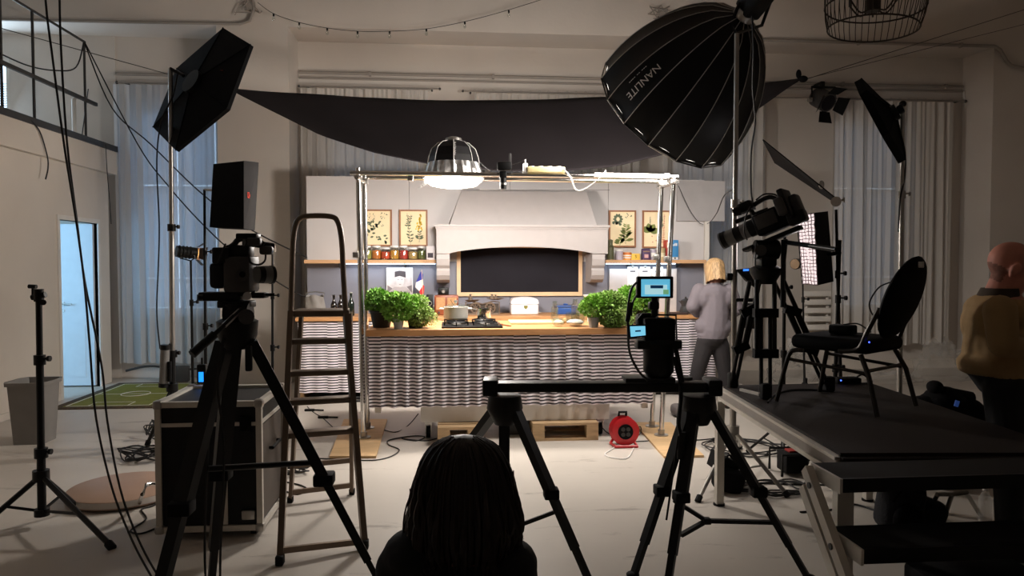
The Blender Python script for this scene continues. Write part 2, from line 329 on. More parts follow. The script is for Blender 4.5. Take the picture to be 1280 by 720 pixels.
# mezzanine railing
X0 = LX + .03
rl = thing('mezzanine_railing', 'thin dark metal railing along the edge of the mezzanine', 'railing', (X0, 8.4, 2.86))
zt = PX(60, 60, X0).z
def rz(px): return PX(px, 100, X0).y
ya, yb = 4.5, rz(112)
part('top_rail', MB().cyl((X0, ya, 4.02), (X0, rz(107), 4.02), .014), M['grey'], rl)
part('mid_rail', MB().bar((X0, ya, 3.36), (X0, rz(120), 3.36), .03, .04), M['grey'], rl)
for px in (-60, 2, 42, 106): part('post', MB().bar((X0, rz(px), 2.86), (X0, rz(px), 4.02), .02, .02, (1, 0, 0)), M['grey'], rl)
part('diagonal_strut', MB().cyl((X0, rz(100), 2.87), (X0, rz(110), 3.5), .006), M['grey'], rl)
a = PX(98, 130, LX - .5)
solo('mezzanine_pipe', MB().cyl((LX - .3, 9.3, 2.86), (LX - .3, 9.3, 3.45), .025).cyl((LX - .3, 9.3, 3.45), (LX - .24, 9.3, 3.52), .018), M['white'], 'short white pipe standing up on the mezzanine floor', 'pipe')

# conduits, rails and curtains along the back wall
def pipe(pts, r, m, label, name='wall_pipe', c='pipe', clips=()):
    t = thing(name, label, c, pts[0]); part('tube', MB().tube(pts, r, 8), m, t)
    for q in clips: part('clip', MB().box(q, (.03, .05, .06)), m, t)
    return t
M['pipegrey'] = mat('painted_pipe', (150, 142, 134), .6, var=.06)
yy = PYW - .03
a, b = PY(-30, 24, yy), PY(300, 30, yy)
pipe([a, b, PY(312, 26, yy), PY(317, 12, yy), PY(314, -30, yy)], .018, M['pipegrey'], 'grey pipe along the beam above the left curtain niche')
a, b = PY(943, 55.5, yy), PY(1243, 56.5, yy); a.z = b.z = 4.33
pipe([PY(520, 40, yy).xyz * 0 + Vector((2.5, yy, 4.33)), a, b, PY(1250, 62, yy), PY(1258, 76, yy), PY(1264, 82, yy), PY(1290, 88, yy)], .022, M['pipegrey'], 'grey pipe along the beam that bends down beside the right pier', clips=[(x, yy, 4.33) for x in (3.9, 5.3, 6.7)])
yr = NY - .12
def crail(x0, x1, z, r, label):
    t = thing('curtain_rail', label, 'curtain rail', (x0, yr, z)); part('rod', MB().cyl((x0, yr, z), (x1, yr, z), r), M['pipegrey'], t)
    for x in (x0, x1): part('finial', MB().ball((x, yr, z), r * 1.7), M['grey'], t)
    n = max(2, int((x1 - x0) / 1.2))
    for i in range(n): part('bracket', MB().bar((x0 + .1 + (x1 - x0 - .2) * i / (n - 1), yr, z), (x0 + .1 + (x1 - x0 - .2) * i / (n - 1), NY, z), .02, .02), M['grey'], t)
crail(-4.12, -2.82, 3.74, .012, 'thin curtain rail across the left window niche')
crail(-1.89, -.1, 3.74, .01, 'thin curtain rail over the window behind the hanging lantern')
crail(.2, 2.6, 3.72, .01, 'thin curtain rail behind the big parabolic softbox')
crail(2.75, 7.15, 3.72, .012, 'long thin curtain rail over the right-hand windows')
yp = NY - .06
pipe([(-1.9, yp, 3.93), (7.15, yp, 3.93)], .02, M['pipegrey'], 'upper of two parallel conduits running over the central window niche', 'wall_conduit', clips=[(x, yp, 3.93) for x in (-1.0, .6, 2.2, 3.8, 5.4, 6.9)])
pipe([(-1.9, yp, 3.86), (7.15, yp, 3.86)], .014, M['pipegrey'], 'lower of two parallel conduits running over the central window niche', 'wall_conduit')
pipe([(-4.15, yp, 3.86), (-2.8, yp, 3.86)], .02, M['pipegrey'], 'single conduit running over the left window niche', 'wall_conduit')
pipe([PY(1205, 114, yp), PY(1208, 150, yp), PY(1205, 300, yp), PY(1203, 430, yp)], .014, M['white'], 'white pipe running down the wall at the right end of curtains', 'wall_pipe')
def curtain(x0, x1, z0, z1, folds, amp, label, seed, m='sheer', name='sheer_curtain', yc=None):
    r = random.Random(seed); ph = [r.uniform(0, 6.28) for _ in range(4)]; yc = yc or NY - .2
    def fn(u, v):
        x = x0 + (x1 - x0) * u; t = u * folds * 6.283
        y = amp * (math.sin(t + .6 * math.sin(t * .31 + ph[0])) * (.6 + .4 * math.sin(t * .23 + ph[1])) + .3 * math.sin(2.1 * t + ph[2])) * (.45 + .55 * (1 - v))
        return V(x + .02 * math.sin(t * .5 + ph[3]) * (1 - v), yc + y, z0 + (z1 - z0) * v + (.012 * math.sin(t * .5) if v == 0 else 0))
    mb = MB().grid(fn, int(folds * 10), 8)
    t = thing(name, label, 'curtain', ((x0 + x1) / 2, yc, z0)); part('cloth', mb, M[m], t)
    rg = MB()
    n = int((x1 - x0) / .12)
    for i in range(n + 1): rg.tube([(x0 + (x1 - x0) * i / n + .014 * math.cos(a * .785), yr, 3.735 + .02 * math.sin(a * .785) - .008) for a in range(8)], .003, 4, True)
    part('curtain_rings', rg, M['steel'], t, kind='stuff'); return t
curtain(-4.13, -2.80, .22, 3.70, 9, .05, 'pale sheer curtain in the niche beside the open door', 1, 'sheer_l')
curtain(-1.86, -.25, .2, 3.70, 13, .05, 'sheer curtain above the left end of the kitchen set', 2)
curtain(.35, 2.55, .2, 3.68, 16, .05, 'sheer curtain half hidden behind the parabolic softbox', 3)
curtain(2.8, 4.25, .3, 3.68, 10, .05, 'sheer curtain behind the woman in the grey sweatshirt', 4)
curtain(5.2, 6.93, .36, 3.68, 12, .06, 'sheer curtain behind the chair, against the right-hand windows', 5)
struct('baseboard_back', MB().bb(-1.9, 7.19, NY - .03, NY, 0, .12), M['wall_l'])

# radiator on the back wall
rx0, rx1 = PY(1004, 368, 9.6).x, PY(1044, 368, 9.6).x
rd = thing('wall_radiator', 'white ribbed wall radiator between the two right-hand curtains', 'radiator', ((rx0 + rx1) / 2, 9.65, .45))
for i in range(5): part('rib', MB().rbox(((rx0 + rx1) / 2, 9.6, .60 + i * .115), (rx1 - rx0, .05, .075), .012), M['white'], rd)
part('pipe', MB().cyl((rx0 + .08, 9.66, .2), (rx0 + .08, 9.66, 1.1), .02), M['white'], rd)
part('pipe', MB().cyl((rx1 - .08, 9.66, .2), (rx1 - .08, 9.66, 1.1), .02), M['white'], rd)
part('wall_bracket', MB().bb(rx0 + .05, rx1 - .05, 9.66, NY, .7, .74), M['white'], rd)

# string of bulbs
def sp(px, py): return PY(px, py, PYW - .12)
sb = thing('string_lights', 'sagging cord of unlit clear bulbs strung across the upper wall', 'string lights', sp(325, 5))
pts = spline([sp(322, 3), sp(342, 17), sp(374, 28), sp(409, 35), sp(447, 39), sp(487, 39), sp(533, 36), sp(581, 27), sp(637, 12), sp(700, -8)])
part('cord', MB().tube(pts, .004, 5), M['rope'], sb)
for px, py in ((342, 17), (374, 28), (409, 35), (447, 39), (487, 39), (533, 36), (581, 27), (636, 13)):
    q = sp(px, py); bo = part('socket', MB().cyl(q, q - UP * .03, .011), M['rubber'], sb); part('bulb', MB().lathe([(.008, 0), (.018, -.02), (.02, -.035), (.012, -.05), (0, -.055)], q - UP * .03, 10), M['glass'], bo)
for px, py, lb in ((313, 8, 'cluster of cable fittings at the wall pipe bend above the left pier'), (828, 17, 'bunch of loose wires sticking out of the wall beside the softbox')):
    q = PY(px, py, PYW); mb = MB()
    for i in range(9): mb.tube(spline([q + V(rnd.uniform(-.06, .06), -.0, rnd.uniform(-.06, .06)), q + V(rnd.uniform(-.12, .12), -.05, rnd.uniform(-.1, .1)), q + V(rnd.uniform(-.2, .2), -.04, rnd.uniform(-.15, .15))]), .006, 5)
    mb.box(q + V(0, -.02, 0), (.12, .04, .1)); solo('cable_fitting', mb, M['pipegrey'], lb, 'cable fitting')
# ---------------------------------------------------------------- the kitchen set
BYP = 8.5
bk = thing('set_backdrop', 'free-standing backdrop wall of the kitchen set, pale above and grey below', 'backdrop', (.7, BYP, 0))
xe = [-1.6, -.44, .72, 1.88, 3.04]
for i in range(4):
    part('panel', MB().bb(xe[i] + .002, xe[i + 1] - .002, BYP, BYP + .03, 1.50, 2.47), M['set_hi'], bk, False, 'pale upper panel')
    part('panel', MB().bb(xe[i] + .002, xe[i + 1] - .002, BYP, BYP + .03, 0, 1.497), M['set_lo'], bk, False, 'grey lower panel')
    part('brace', MB().bar((xe[i] + .1, BYP + .05, 0), (xe[i] + .1, BYP + .05, 2.4), .04, .04), M['ply'], bk, False)
part('side_panel', MB().bb(2.70, 3.28, BYP - .03, BYP - .004, 1.98, 2.455), mat('side_panel_grey', (170, 166, 166), .8, var=.04), bk, False, 'grey extension board')
part('upright', MB().bb(3.045, 3.10, BYP - .02, BYP + .03, 0, 1.98), M['white'], bk, False)
# range hood
yh = 8.06
def hx_(px, py=300, y=yh): return PY(px, py, y).x
def hz_(py, px=650, y=yh): return PY(px, py, y).z
hd = thing('range_hood', 'cream mantel-style range hood with arched front above the chalkboard', 'range hood', (.83, 8.3, hz_(354)))
zb, zt2 = hz_(281), 2.30
def ch(px, y, z): return V(PY(px, 270, y).x, y, z)
part('chimney', MB().hexa([ch(562, 8.13, zb), ch(746, 8.13, zb), V(hx_(746) + .02, BYP - .001, zb), V(hx_(562) - .02, BYP - .001, zb), ch(577, 8.3, zt2), ch(733, 8.3, zt2), V(ch(733, 8.3, 0).x, BYP - .001, zt2), V(ch(577, 8.3, 0).x, BYP - .001, zt2)]), M['hood'], hd, False)
x0, x1 = hx_(543), hx_(762)
part('cornice', MB().bb(x0, x1, yh - .02, BYP - .002, zb - .025, zb).bb(x0 + .012, x1 - .012, yh - .005, BYP - .002, zb - .045, zb - .025).bb(x0 + .02, x1 - .02, yh + .005, BYP - .002, zb - .062, zb - .045), M['hood'], hd, False)
xa, xb = hx_(545.5), hx_(760); zc, zl, zm = zb - .062, hz_(317), hz_(308.5)
poly = [(xa, zc), (xa, zl), (hx_(561), zl)] + [(hx_(561) + (hx_(742) - hx_(561)) * i / 16, zl + (zm - zl) * math.sin(math.pi * i / 16) ** .7) for i in range(1, 16)] + [(hx_(742), zl), (xb, zl), (xb, zc)]
mb = MB().prism(poly, (0, yh + .01, 0), (1, 0, 0), (0, 0, 1), (0, .04, 0)); mb.bb(xa, xa + .03, yh + .05, BYP - .002, zl, zc).bb(xb - .03, xb, yh + .05, BYP - .002, zl, zc)
part('mantel', mb, M['hood'], hd, False)
for pa, pb in ((545.5, 562), (741, 757)):
    wdt = hx_(pb) - hx_(pa); zq = hz_(354)
    pf = [(BYP - .003, zl), (yh + .03, zl), (yh + .025, zl - .06), (yh + .04, zl - .13), (yh + .075, zl - .165), (yh + .06, zl - .19), (yh + .065, zl - .24), (yh + .10, zl - .29), (yh + .17, zl - .325), (yh + .25, zq), (BYP - .003, zq)]
    part('corbel', MB().prism(pf, (hx_(pa), 0, 0), (0, 1, 0), (0, 0, 1), (wdt, 0, 0)), M['hood'], hd, False)
# chalkboard
yc_ = BYP - .03
x0, x1, z0, z1 = PY(571, 340, yc_).x, PY(728, 340, yc_).x, PY(650, 370, yc_).z, PY(650, 305, yc_).z
cb = thing('chalkboard', 'wide blank chalkboard in a pale wooden frame under the hood', 'chalkboard', ((x0 + x1) / 2, yc_, z0)); fw = .045
part('board', MB().bb(x0 + .02, x1 - .02, yc_ + .008, yc_ + .025, z0 + .02, z1 - .02), M['board'], cb, False)
for bb_ in ((x0, x0 + fw, z0, z1), (x1 - fw, x1, z0, z1), (x0 + fw, x1 - fw, z0, z0 + fw), (x0 + fw, x1 - fw, z1 - fw, z1)):
    part('frame_rail', MB().bb(bb_[0], bb_[1], yc_, yc_ + .028, bb_[2], bb_[3]), M['palewood'], cb, False)
# shelves with led strips
SZ = 1.52
for pa, pb, lb in ((380, 545, 'pine wall shelf holding jars of preserves'), (757, 883, 'pine wall shelf holding tins and boxes')):
    x0, x1 = PY(pa, 326, 8.3).x, PY(pb, 326, 8.3).x
    sh = thing('wall_shelf', lb, 'shelf', ((x0 + x1) / 2, 8.4, SZ - .04))
    part('shelf_board', MB().bb(x0, x1, 8.3, BYP - .001, SZ - .04, SZ), M['shelfwood'], sh, False)
    la, lb_ = (x0 + .45, x1 - .01) if pa < 500 else (x0 + .02, x1 - .35)
    part('led_strip', MB().bb(la, lb_, 8.36, 8.38, SZ - .05, SZ - .041), M['led'], sh, False, 'glowing blue-white LED strip')
    for t in (.25, .75): part('bracket', MB().prism([(0, 0), (-.16, 0), (0, -.05)], (x0 + (x1 - x0) * t, BYP - .001, SZ - .041), (0, 1, 0), (0, 0, 1), (.02, 0, 0)), M['grey'], sh, False)
    area('shelf_led', ((la + lb_) / 2, 8.36, SZ - .055), (0, .35, -1), lb_ - la, 1.1, (.62, .82, 1), 'RECTANGLE', .02)
# botanical prints
M['leaf_d'] = mat('print_ink_grey_green', (96, 108, 84), .8, var=.2); M['leaf_g'] = mat('print_ink_olive', (122, 132, 72), .8, var=.2); M['ink_y'] = mat('print_ink_yellow', (226, 186, 40), .8, var=.1); M['ink_r'] = mat('print_ink_red', (196, 104, 78), .8, var=.15)
def leaf(mb, x, z, L, a, w_=.4, y=0):
    n = 6; pts = [(L * i / n, w_ * L * .5 * math.sin(math.pi * i / n) ** .8) for i in range(n + 1)]; c, s_ = math.cos(a), math.sin(a)
    po = pts + [(p[0], -p[1]) for p in reversed(pts[1:-1])]
    mb.add([(x + p[0] * c - p[1] * s_, y, z + p[0] * s_ + p[1] * c) for p in po], [tuple(range(len(po)))])
def sprig(mb, x, z, h, y, r, n=7, L=.05, lean=0, wd=.4):
    for i in range(n):
        t = i / n; cx = x + lean * t * h; cz = z + t * h; l = L * (1 - .5 * t) * r.uniform(.7, 1.2)
        leaf(mb, cx, cz, l, .5 + r.uniform(-.3, .4), wd, y); leaf(mb, cx, cz, l, math.pi - .5 + r.uniform(-.4, .3), wd, y)
    mb.add([(x - .002, y, z - .04), (x + .002, y, z - .04), (x + lean * h + .002, y, z + h), (x + lean * h - .002, y, z + h)], [(0, 1, 2, 3)])
def botanical(pa, pb, ta, tb, label, kind):
    yf = BYP - .02; x0, x1, z0, z1 = PY(pa, 285, yf).x, PY(pb, 285, yf).x, PY(500 if pa < 600 else 800, tb, yf).z, PY(500 if pa < 600 else 800, ta, yf).z
    t = thing('framed_print', label, 'picture', ((x0 + x1) / 2, yf, z0), 'botanical prints'); f = .018
    for q in ((x0, x0 + f, z0, z1), (x1 - f, x1, z0, z1), (x0 + f, x1 - f, z0, z0 + f), (x0 + f, x1 - f, z1 - f, z1)): part('frame_rail', MB().bb(q[0], q[1], yf - .008, BYP - .001, q[2], q[3]), M['framewood'], t, False)
    pr = part('print', MB().bb(x0 + f, x1 - f, yf + .004, yf + .01, z0 + f, z1 - f), M['paper'], t, False)
    r = random.Random(kind * 7 + 1); W = x1 - x0; Hh = z1 - z0; y = yf + .0035; A = lambda u, v: (x0 + W * u, z0 + Hh * v)
    g, o, e = MB(), MB(), MB()
    if kind == 0:
        for u, v, n_ in ((.35, .62, 14), (.3, .38, 8), (.68, .25, 8)):
            for i in range(n_): a = r.uniform(0, 6.28); q = A(u + r.gauss(0, .09), v + r.gauss(0, .05)); leaf(g, *q, r.uniform(.03, .05), a, .55, y)
        for i in range(34): q = A(r.choice([r.uniform(.15, .45), r.uniform(.6, .85)]), r.uniform(.5, .9)); leaf(o, *q, r.uniform(.008, .02), r.uniform(0, 6), .7, y)
    elif kind == 1:
        sprig(g, *A(.4, .12), .33, y, r, 9, .045, -.12); sprig(g, *A(.3, .55), .13, y, r, 5, .04, .3); sprig(g, *A(.7, .2), .1, y, r, 4, .05, .1)
        for i in range(34): v = r.uniform(.45, .88); leaf(e, *A(.72 + r.gauss(0, .045 * (1.15 - v) * 1.8), v), .022, r.uniform(0, 6), .8, y)
    elif kind == 2:
        for i in range(10): a = i * .63; q = A(.34 + .05 * math.cos(a), .76 + .05 * math.sin(a)); leaf(g, *q, .045, a, .7, y)
        for i in range(3): leaf(g, *A(.2 + .14 * i, .62), .04, 2 + i * .6, .8, y)
        sprig(o, *A(.62, .18), .2, y, r, 9, .085, .05, .35); sprig(o, *A(.4, .1), .05, y, r, 3, .08, .4)
        for i in range(9): leaf(g, *A(r.uniform(.6, .85), r.uniform(.78, .92)), .016, r.uniform(0, 6), .6, y)
    else:
        for i in range(4): leaf(o, *A(.28, .42), .11, .3 + i * .75, .7, y)
        sprig(g, *A(.28, .5), .15, y, r, 8, .018); sprig(g, *A(.66, .55), .16, y, r, 7, .04, .1); sprig(e, *A(.74, .15), .33, y, r, 12, .025, .05)
        for i in range(10): leaf(e, *A(r.uniform(.35, .7), r.uniform(.1, .3)), .02, r.uniform(0, 6), .5, y)
    part('motif', g, M['leaf_d'], pr, False, kind='stuff')
    if o.v: part('motif', o, M['leaf_d'] if kind == 0 else M['leaf_g'], pr, False, kind='stuff')
    if e.v: part('motif', e, M['ink_y'] if kind == 1 else M['ink_r'], pr, False, kind='stuff')
botanical(454.5, 490, 262, 308, 'framed print of scattered grey-green leaves above the preserve jars', 0)
botanical(499, 534.5, 262, 308, 'framed print of a yellow flower spike above the preserve jars', 1)
botanical(761, 795, 263, 309, 'framed print of fern-like olive leaves beside the hood', 2)
botanical(803, 838, 263, 310, 'framed print with broad leaves and a reddish stem', 3)
# jars of preserves
def jar(px, hpx, wpx, rgb, label, kind):
    b = PY(px, 326, 8.36); b.z = SZ; k = 1 / 109.; h = hpx * k; r_ = wpx * k / 2
    t = thing('preserve_jar', label, 'jar', b, 'jars of preserves on the shelf')
    part('glass_body', MB().lathe([(r_ * .9, 0), (r_, .01), (r_, h * .72), (r_ * .82, h * .82), (r_ * .82, h * .9), (r_ * .8, h * .9), (r_ * .8, h * .82), (r_ * .97, h * .71), (r_ * .97, .012), (0, .008)], b, 18), M['glass'], t)
    part('preserve', MB().lathe([(r_ * .88, .012), (r_ * .95, .02), (r_ * .95, h * .68), (0, h * .70)], b, 18), mat('preserve_' + kind, rgb, .5, var=.3, scale=45, bump=.4, bscale=60), t)
    part('lid', MB().lathe([(r_ * .9, h * .88), (r_ * .9, h), (r_ * .86, h * 1.02), (0, h * 1.02)], b, 18), M['card'], t)
    part('lid_ring', MB().lathe([(r_ * .93, h * .86), (r_ * .95, h * .88), (r_ * .93, h * .9)], b, 18), M['steel'], t)
for q in ((459, 17, 10.5, (206, 200, 110), 'jar of pale green preserves with white lid', 'pale'), (470.5, 17, 11.5, (236, 130, 54), 'tall jar of orange preserves', 'orange'), (482, 14.5, 11.5, (226, 84, 48), 'short jar of layered red and orange preserves', 'redorange'),
          (493, 17, 11, (224, 158, 56), 'tall jar of yellow-brown preserves', 'amber'), (504.5, 17, 11, (206, 58, 52), 'tall jar of red preserves', 'red'), (516, 14.5, 12, (206, 166, 104), 'short wide jar of pale brown preserves', 'beige'), (527, 16.5, 9.5, (116, 120, 58), 'jar of dark green pickles', 'green')): jar(*q)
def carton(name, pa, pb, ta, y, zb, dy, m, label, cat_, deco=(), rot=0):
    x0, x1 = PY(pa, 326, y).x, PY(pb, 326, y).x; h = PY((pa + pb) / 2, ta, y).z - zb
    t = thing(name, label, cat_, ((x0 + x1) / 2, y + dy / 2, zb)); part('body', MB().rbox(((x0 + x1) / 2, y + dy / 2, zb + h / 2), (x1 - x0, dy, h), .003), m, t)
    for u0, u1, v0, v1, mm in deco: part('print', MB().bb(x0 + (x1 - x0) * u0, x0 + (x1 - x0) * u1, y - .0015, y, zb + h * v0, zb + h * v1), mm, t, False)
    return t, x0, x1, h
mA = lambda n, c, r=.6: mat(n, c, r, var=.05)
carton('paper_box', 533, 543.5, 307.5, 8.34, SZ, .07, mA('box_white', (226, 220, 222)), 'small white box with a dark picture at the end of the jar shelf', 'box', [(.15, .8, .15, .5, mA('box_ink', (52, 40, 52)))])
def tinc(name, px, wpx, hpx, m, label, cat_, rings=(), y=8.37, zb=None, prof=None):
    zb = SZ if zb is None else zb; b = PY(px, 326, y); b.z = zb; k = 1 / 109.; r_ = wpx * k / 2; h = hpx * k
    t = thing(name, label, cat_, b); part('body', MB().lathe(prof(r_, h) if prof else [(r_, 0), (r_, h), (r_ * .93, h), (r_ * .93, h * .97), (0, h * .97)], b, 20), m, t)
    for v0, v1, mm in rings: part('band', MB().lathe([(r_ + .0012, h * v0), (r_ + .0012, h * v1)], b, 20), mm, t)
    return t
tinc('storage_bottle', 763, 9, 26, mA('olive_enamel', (84, 84, 60), .4), 'tall olive bottle with a stepped neck beside the hood', 'bottle', prof=lambda r, h: [(r, 0), (r, h * .62), (r * 1.1, h * .64), (r * .7, h * .72), (r * .62, h * .8), (r * .7, h * .86), (r * .7, h * .96), (0, h)])
tinc('storage_tin', 774, 9.5, 13, mA('tin_lilac', (196, 186, 198)), 'pale lilac tin next to the olive bottle', 'tin', [(.85, 1.0, M['card'])])
tinc('storage_tin', 784, 11, 9.5, mA('tin_orange', (222, 150, 66)), 'low orange and white striped tin', 'tin', [(.2, .35, M['card']), (.5, .65, M['card']), (.8, .9, mA('tin_red', (190, 70, 50)))])
t, x0, x1, h = carton('tea_box', 789.5, 800, 317, 8.34, SZ, .08, mA('box_yellow', (232, 188, 78)), 'low yellow box with a dark looping letter', 'box')
vs_, fs = textverts('S', h * .7); part('lettering', MB().add([(v.x + (x0 + x1) / 2, 8.3385, v.y + SZ + h / 2) for v in vs_], fs), M['blackm'], t, False)
def bag(pa, pb, ta, rgb, label, deco):
    t, x0, x1, h = carton('coffee_bag', pa, pb, ta, 8.35, SZ, .06, mA('bag_%d' % pa, rgb), label, 'bag', deco)
    part('folded_top', MB().prism([(8.35, h), (8.37, h + .018), (8.40, h + .02), (8.41, h)], (x0, 0, SZ), (0, 1, 0), (0, 0, 1), (x1 - x0, 0, 0)), mA('bagtop_%d' % pa, rgb), t, False)
bag(803, 813, 313, (74, 52, 92), 'dark purple coffee bag with a pale pink print', [(.25, .75, .2, .6, mA('bag_pink', (206, 160, 160))), (.1, .9, .82, .95, mA('bag_brown', (140, 110, 90)))])
tinc('storage_tin', 817, 7, 13, mA('tin_grey', (168, 160, 176)), 'narrow grey tin beside the purple bag', 'tin', [(.3, .7, M['card'])])
tinc('storage_tin', 826.5, 10, 15, mA('tin_tan', (190, 168, 124)), 'tan tin standing behind the chrome poles', 'tin', [(.25, .6, mA('tin_cream', (226, 214, 180)))])
carton('hardback_book', 833, 836.5, 300, 8.36, SZ, .13, mA('book_red', (176, 60, 48)), 'slim red book standing upright on the tin shelf', 'book', [(.2, .8, .6, .9, M['paper'])])
t, x0, x1, h = carton('pasta_box', 839.5, 848, 300, 8.34, SZ, .06, mA('box_blue', (60, 134, 190)), 'tall bright blue box at the end of the tins', 'box', [(.1, .9, .02, .14, M['card']), (.35, .65, .05, .12, M['blackm'])])
for i_ in range(3): part('pale_mark', MB().bb(x0 + (x1 - x0) * (.2 + .22 * i_), x0 + (x1 - x0) * (.34 + .22 * i_), 8.3385, 8.34, SZ + h * .70, SZ + h * (.84 if i_ else .78)), M['card'], t, False)

# back counter
BZ_ = .905; BX0, BX1, BF = -1.615, 3.0, 7.9
solo('back_worktop', MB().rbox(((BX0 + BX1) / 2, (BF + BYP) / 2 - .005, BZ_ - .02), (BX1 - BX0, BYP - BF - .01, .04), .004), M['oak'], 'long oak worktop against the grey backdrop wall', 'worktop', smooth=False)
cbn = thing('back_counter', 'dark counter carcass standing behind the rear striped curtain', 'counter', ((BX0 + BX1) / 2, 8.2, 0))
for i in range(5): part('upright', MB().bb(BX0 + .03 + i * (BX1 - BX0 - .1) / 4, BX0 + .07 + i * (BX1 - BX0 - .1) / 4, 7.98, 8.46, 0, BZ_ - .04), M['ply'], cbn, False)
part('back_panel', MB().bb(BX0 + .03, BX1 - .03, 8.46, 8.48, .12, BZ_ - .045), M['grey'], cbn, False)
part('bottom_shelf', MB().bb(BX0 + .075, BX1 - .075, 8.0, 8.45, .1, .12), M['grey'], cbn, False)
def pleat(x0, x1, y, z0, z1, folds, amp, seed):
    r = random.Random(seed); ph = [r.uniform(0, 6.28) for _ in range(3)]
    def fn(u, v):
        t = u * folds * 6.283 + 1.1 * math.sin(u * 9 + ph[0]); s_ = math.sin(t); s_ = math.copysign(abs(s_) ** .7, s_)
        return V(x0 + (x1 - x0) * u, y + amp * s_ * (.35 + .65 * (1 - v)) * (.7 + .3 * math.sin(u * 23 + ph[1])), z0 + (z1 - z0) * v + (.003 * math.sin(t * .5 + ph[2])) * (1 - v))
    return MB().grid(fn, int(folds * 10), 10)
solo('striped_curtain', pleat(BX0 + .02, BX1 - .02, BF + .03, .1, BZ_ - .042, 34, .018, 3), M['stripe_b'], 'black and white striped curtain hung under the rear worktop', 'curtain')
# island
IX0, IX1, IY0, IY1, IZ = -.673, 1.765, 6.05, 6.95, .94
solo('island_worktop', MB().rbox(((IX0 + IX1) / 2, (IY0 + IY1) / 2, IZ - .027), (IX1 - IX0, IY1 - IY0, .054), .005), M['oak'], 'thick oak worktop of the front kitchen island', 'worktop', smooth=False)
isl = thing('island_cabinet', 'white island carcass on castors and pallets behind the striped curtain', 'cabinet', ((IX0 + IX1) / 2, 6.5, 0))
for x in (IX0 + .06, .1, 1.1, IX1 - .1):
    for y in (IY0 + .1, IY1 - .1): part('leg', MB().bb(x, x + .05, y, y + .05, .235, IZ - .055), M['white'], isl, False)
part('top_frame', MB().bb(IX0 + .05, IX1 - .04, IY0 + .1, IY0 + .13, IZ - .12, IZ - .055).bb(IX0 + .05, IX1 - .04, IY1 - .1, IY1 - .07, IZ - .12, IZ - .055), M['white'], isl, False)
ax0, ax1 = PY(526, 520, IY0 + .08).x, PY(761, 520, IY0 + .08).x
part('bottom_tray', MB().bb(ax0, ax1, IY0 + .08, IY1 - .1, .155, .235), M['white'], isl, False)
part('apron_board', MB().bb(ax0, ax1, IY0 + .065, IY0 + .08, .155, .285), M['white'], isl, False)
for x in (ax0 + .06, ax1 - .06):
    for y in (IY0 + .17, IY1 - .2):
        cs = part('castor', MB().bb(x - .03, x + .03, y - .03, y + .03, .12, .155).bb(x - .028, x - .02, y - .02, y + .02, .04, .12).bb(x + .02, x + .028, y - .02, y + .02, .04, .12), M['steel'], isl, False)
        part('wheel', MB().cyl((x - .018, y + .01, .05), (x + .018, y + .01, .05), .05, n=16), M['rubber'], cs)
solo('striped_curtain', pleat(IX0 + .02, IX1 - .02, IY0 + .035, .29, IZ - .056, 23, .025, 5), M['stripe'], 'black and white striped curtain hung around the front island', 'curtain')
for sx, lb in ((IX0 + .03, 'left'), (IX1 - .05, 'right')):
    def fn(u, v, sx=sx): return V(sx + .02 * math.sin(u * 50), IY0 + .09 + (IY1 - IY0 - .1) * u, .29 + (IZ - .056 - .29) * v)
    solo('striped_curtain', MB().grid(fn, 60, 4), M['stripe'], 'short striped side curtain closing the %s end of the island' % ('ladder' if lb == 'left' else 'cable reel'), 'curtain')
# pallets
def pallet(pa, pb, yb, label, zt=.15):
    y0 = PZ((pa + pb) / 2, yb).y; x0, x1 = PY(pa, 545, y0).x, PY(pb, 545, y0).x; dy = .8
    t = thing('wooden_pallet', label, 'pallet', ((x0 + x1) / 2, y0 + dy / 2, 0), 'pallets under the island')
    for y in (y0, y0 + .35, y0 + .7):
        part('bottom_slat', MB().bb(x0, x1, y, y + .1, 0, .02), M['pallet'], t, False)
        for x in (x0, (x0 + x1) / 2 - .05, x1 - .1):
            if x == (x0 + x1) / 2 - .05: continue
            part('block', MB().bb(x, x + .1, y, y + .1, .02, zt - .04), M['pallet'], t, False)
    for x in (x0, x1 - .1): part('cross_board', MB().bb(x, x + .1, y0, y0 + dy, zt - .04, zt - .022), M['pallet'], t, False)
    for i in range(6): a = y0 + (dy - .1) * i / 5; part('top_slat', MB().bb(x0, x1, a, a + .1, zt - .021, zt), M['pallet'], t, False)
pallet(666, 748, 551, 'wooden pallet under the island beside the red cable reel')
pallet(547, 600, 557, 'wooden pallet under the island behind the seated woman')
pl = PZ(640, 548); solo('foam_block', MB().rbox((PY(648, 540, 6.2).x, 6.4, .075), (.2, .3, .15), .01), M['grey'], 'dark block wedged between the two pallets', 'block')
# plywood boards under the rig feet
def plyboard(pts, label):
    q = [PZ(*p) for p in pts]; solo('plywood_board', MB().hexa([p.copy() for p in q] + [p + UP * .018 for p in q]), M['ply'], label, 'board', smooth=False)
plyboard([(412, 573), (470, 573), (484, 526), (430, 526)], 'plywood board on the floor under the rig posts beside the ladder')
plyboard([(830, 573), (880, 572), (838, 530), (792, 530)], 'plywood board on the floor under the rig posts near the cable reel')
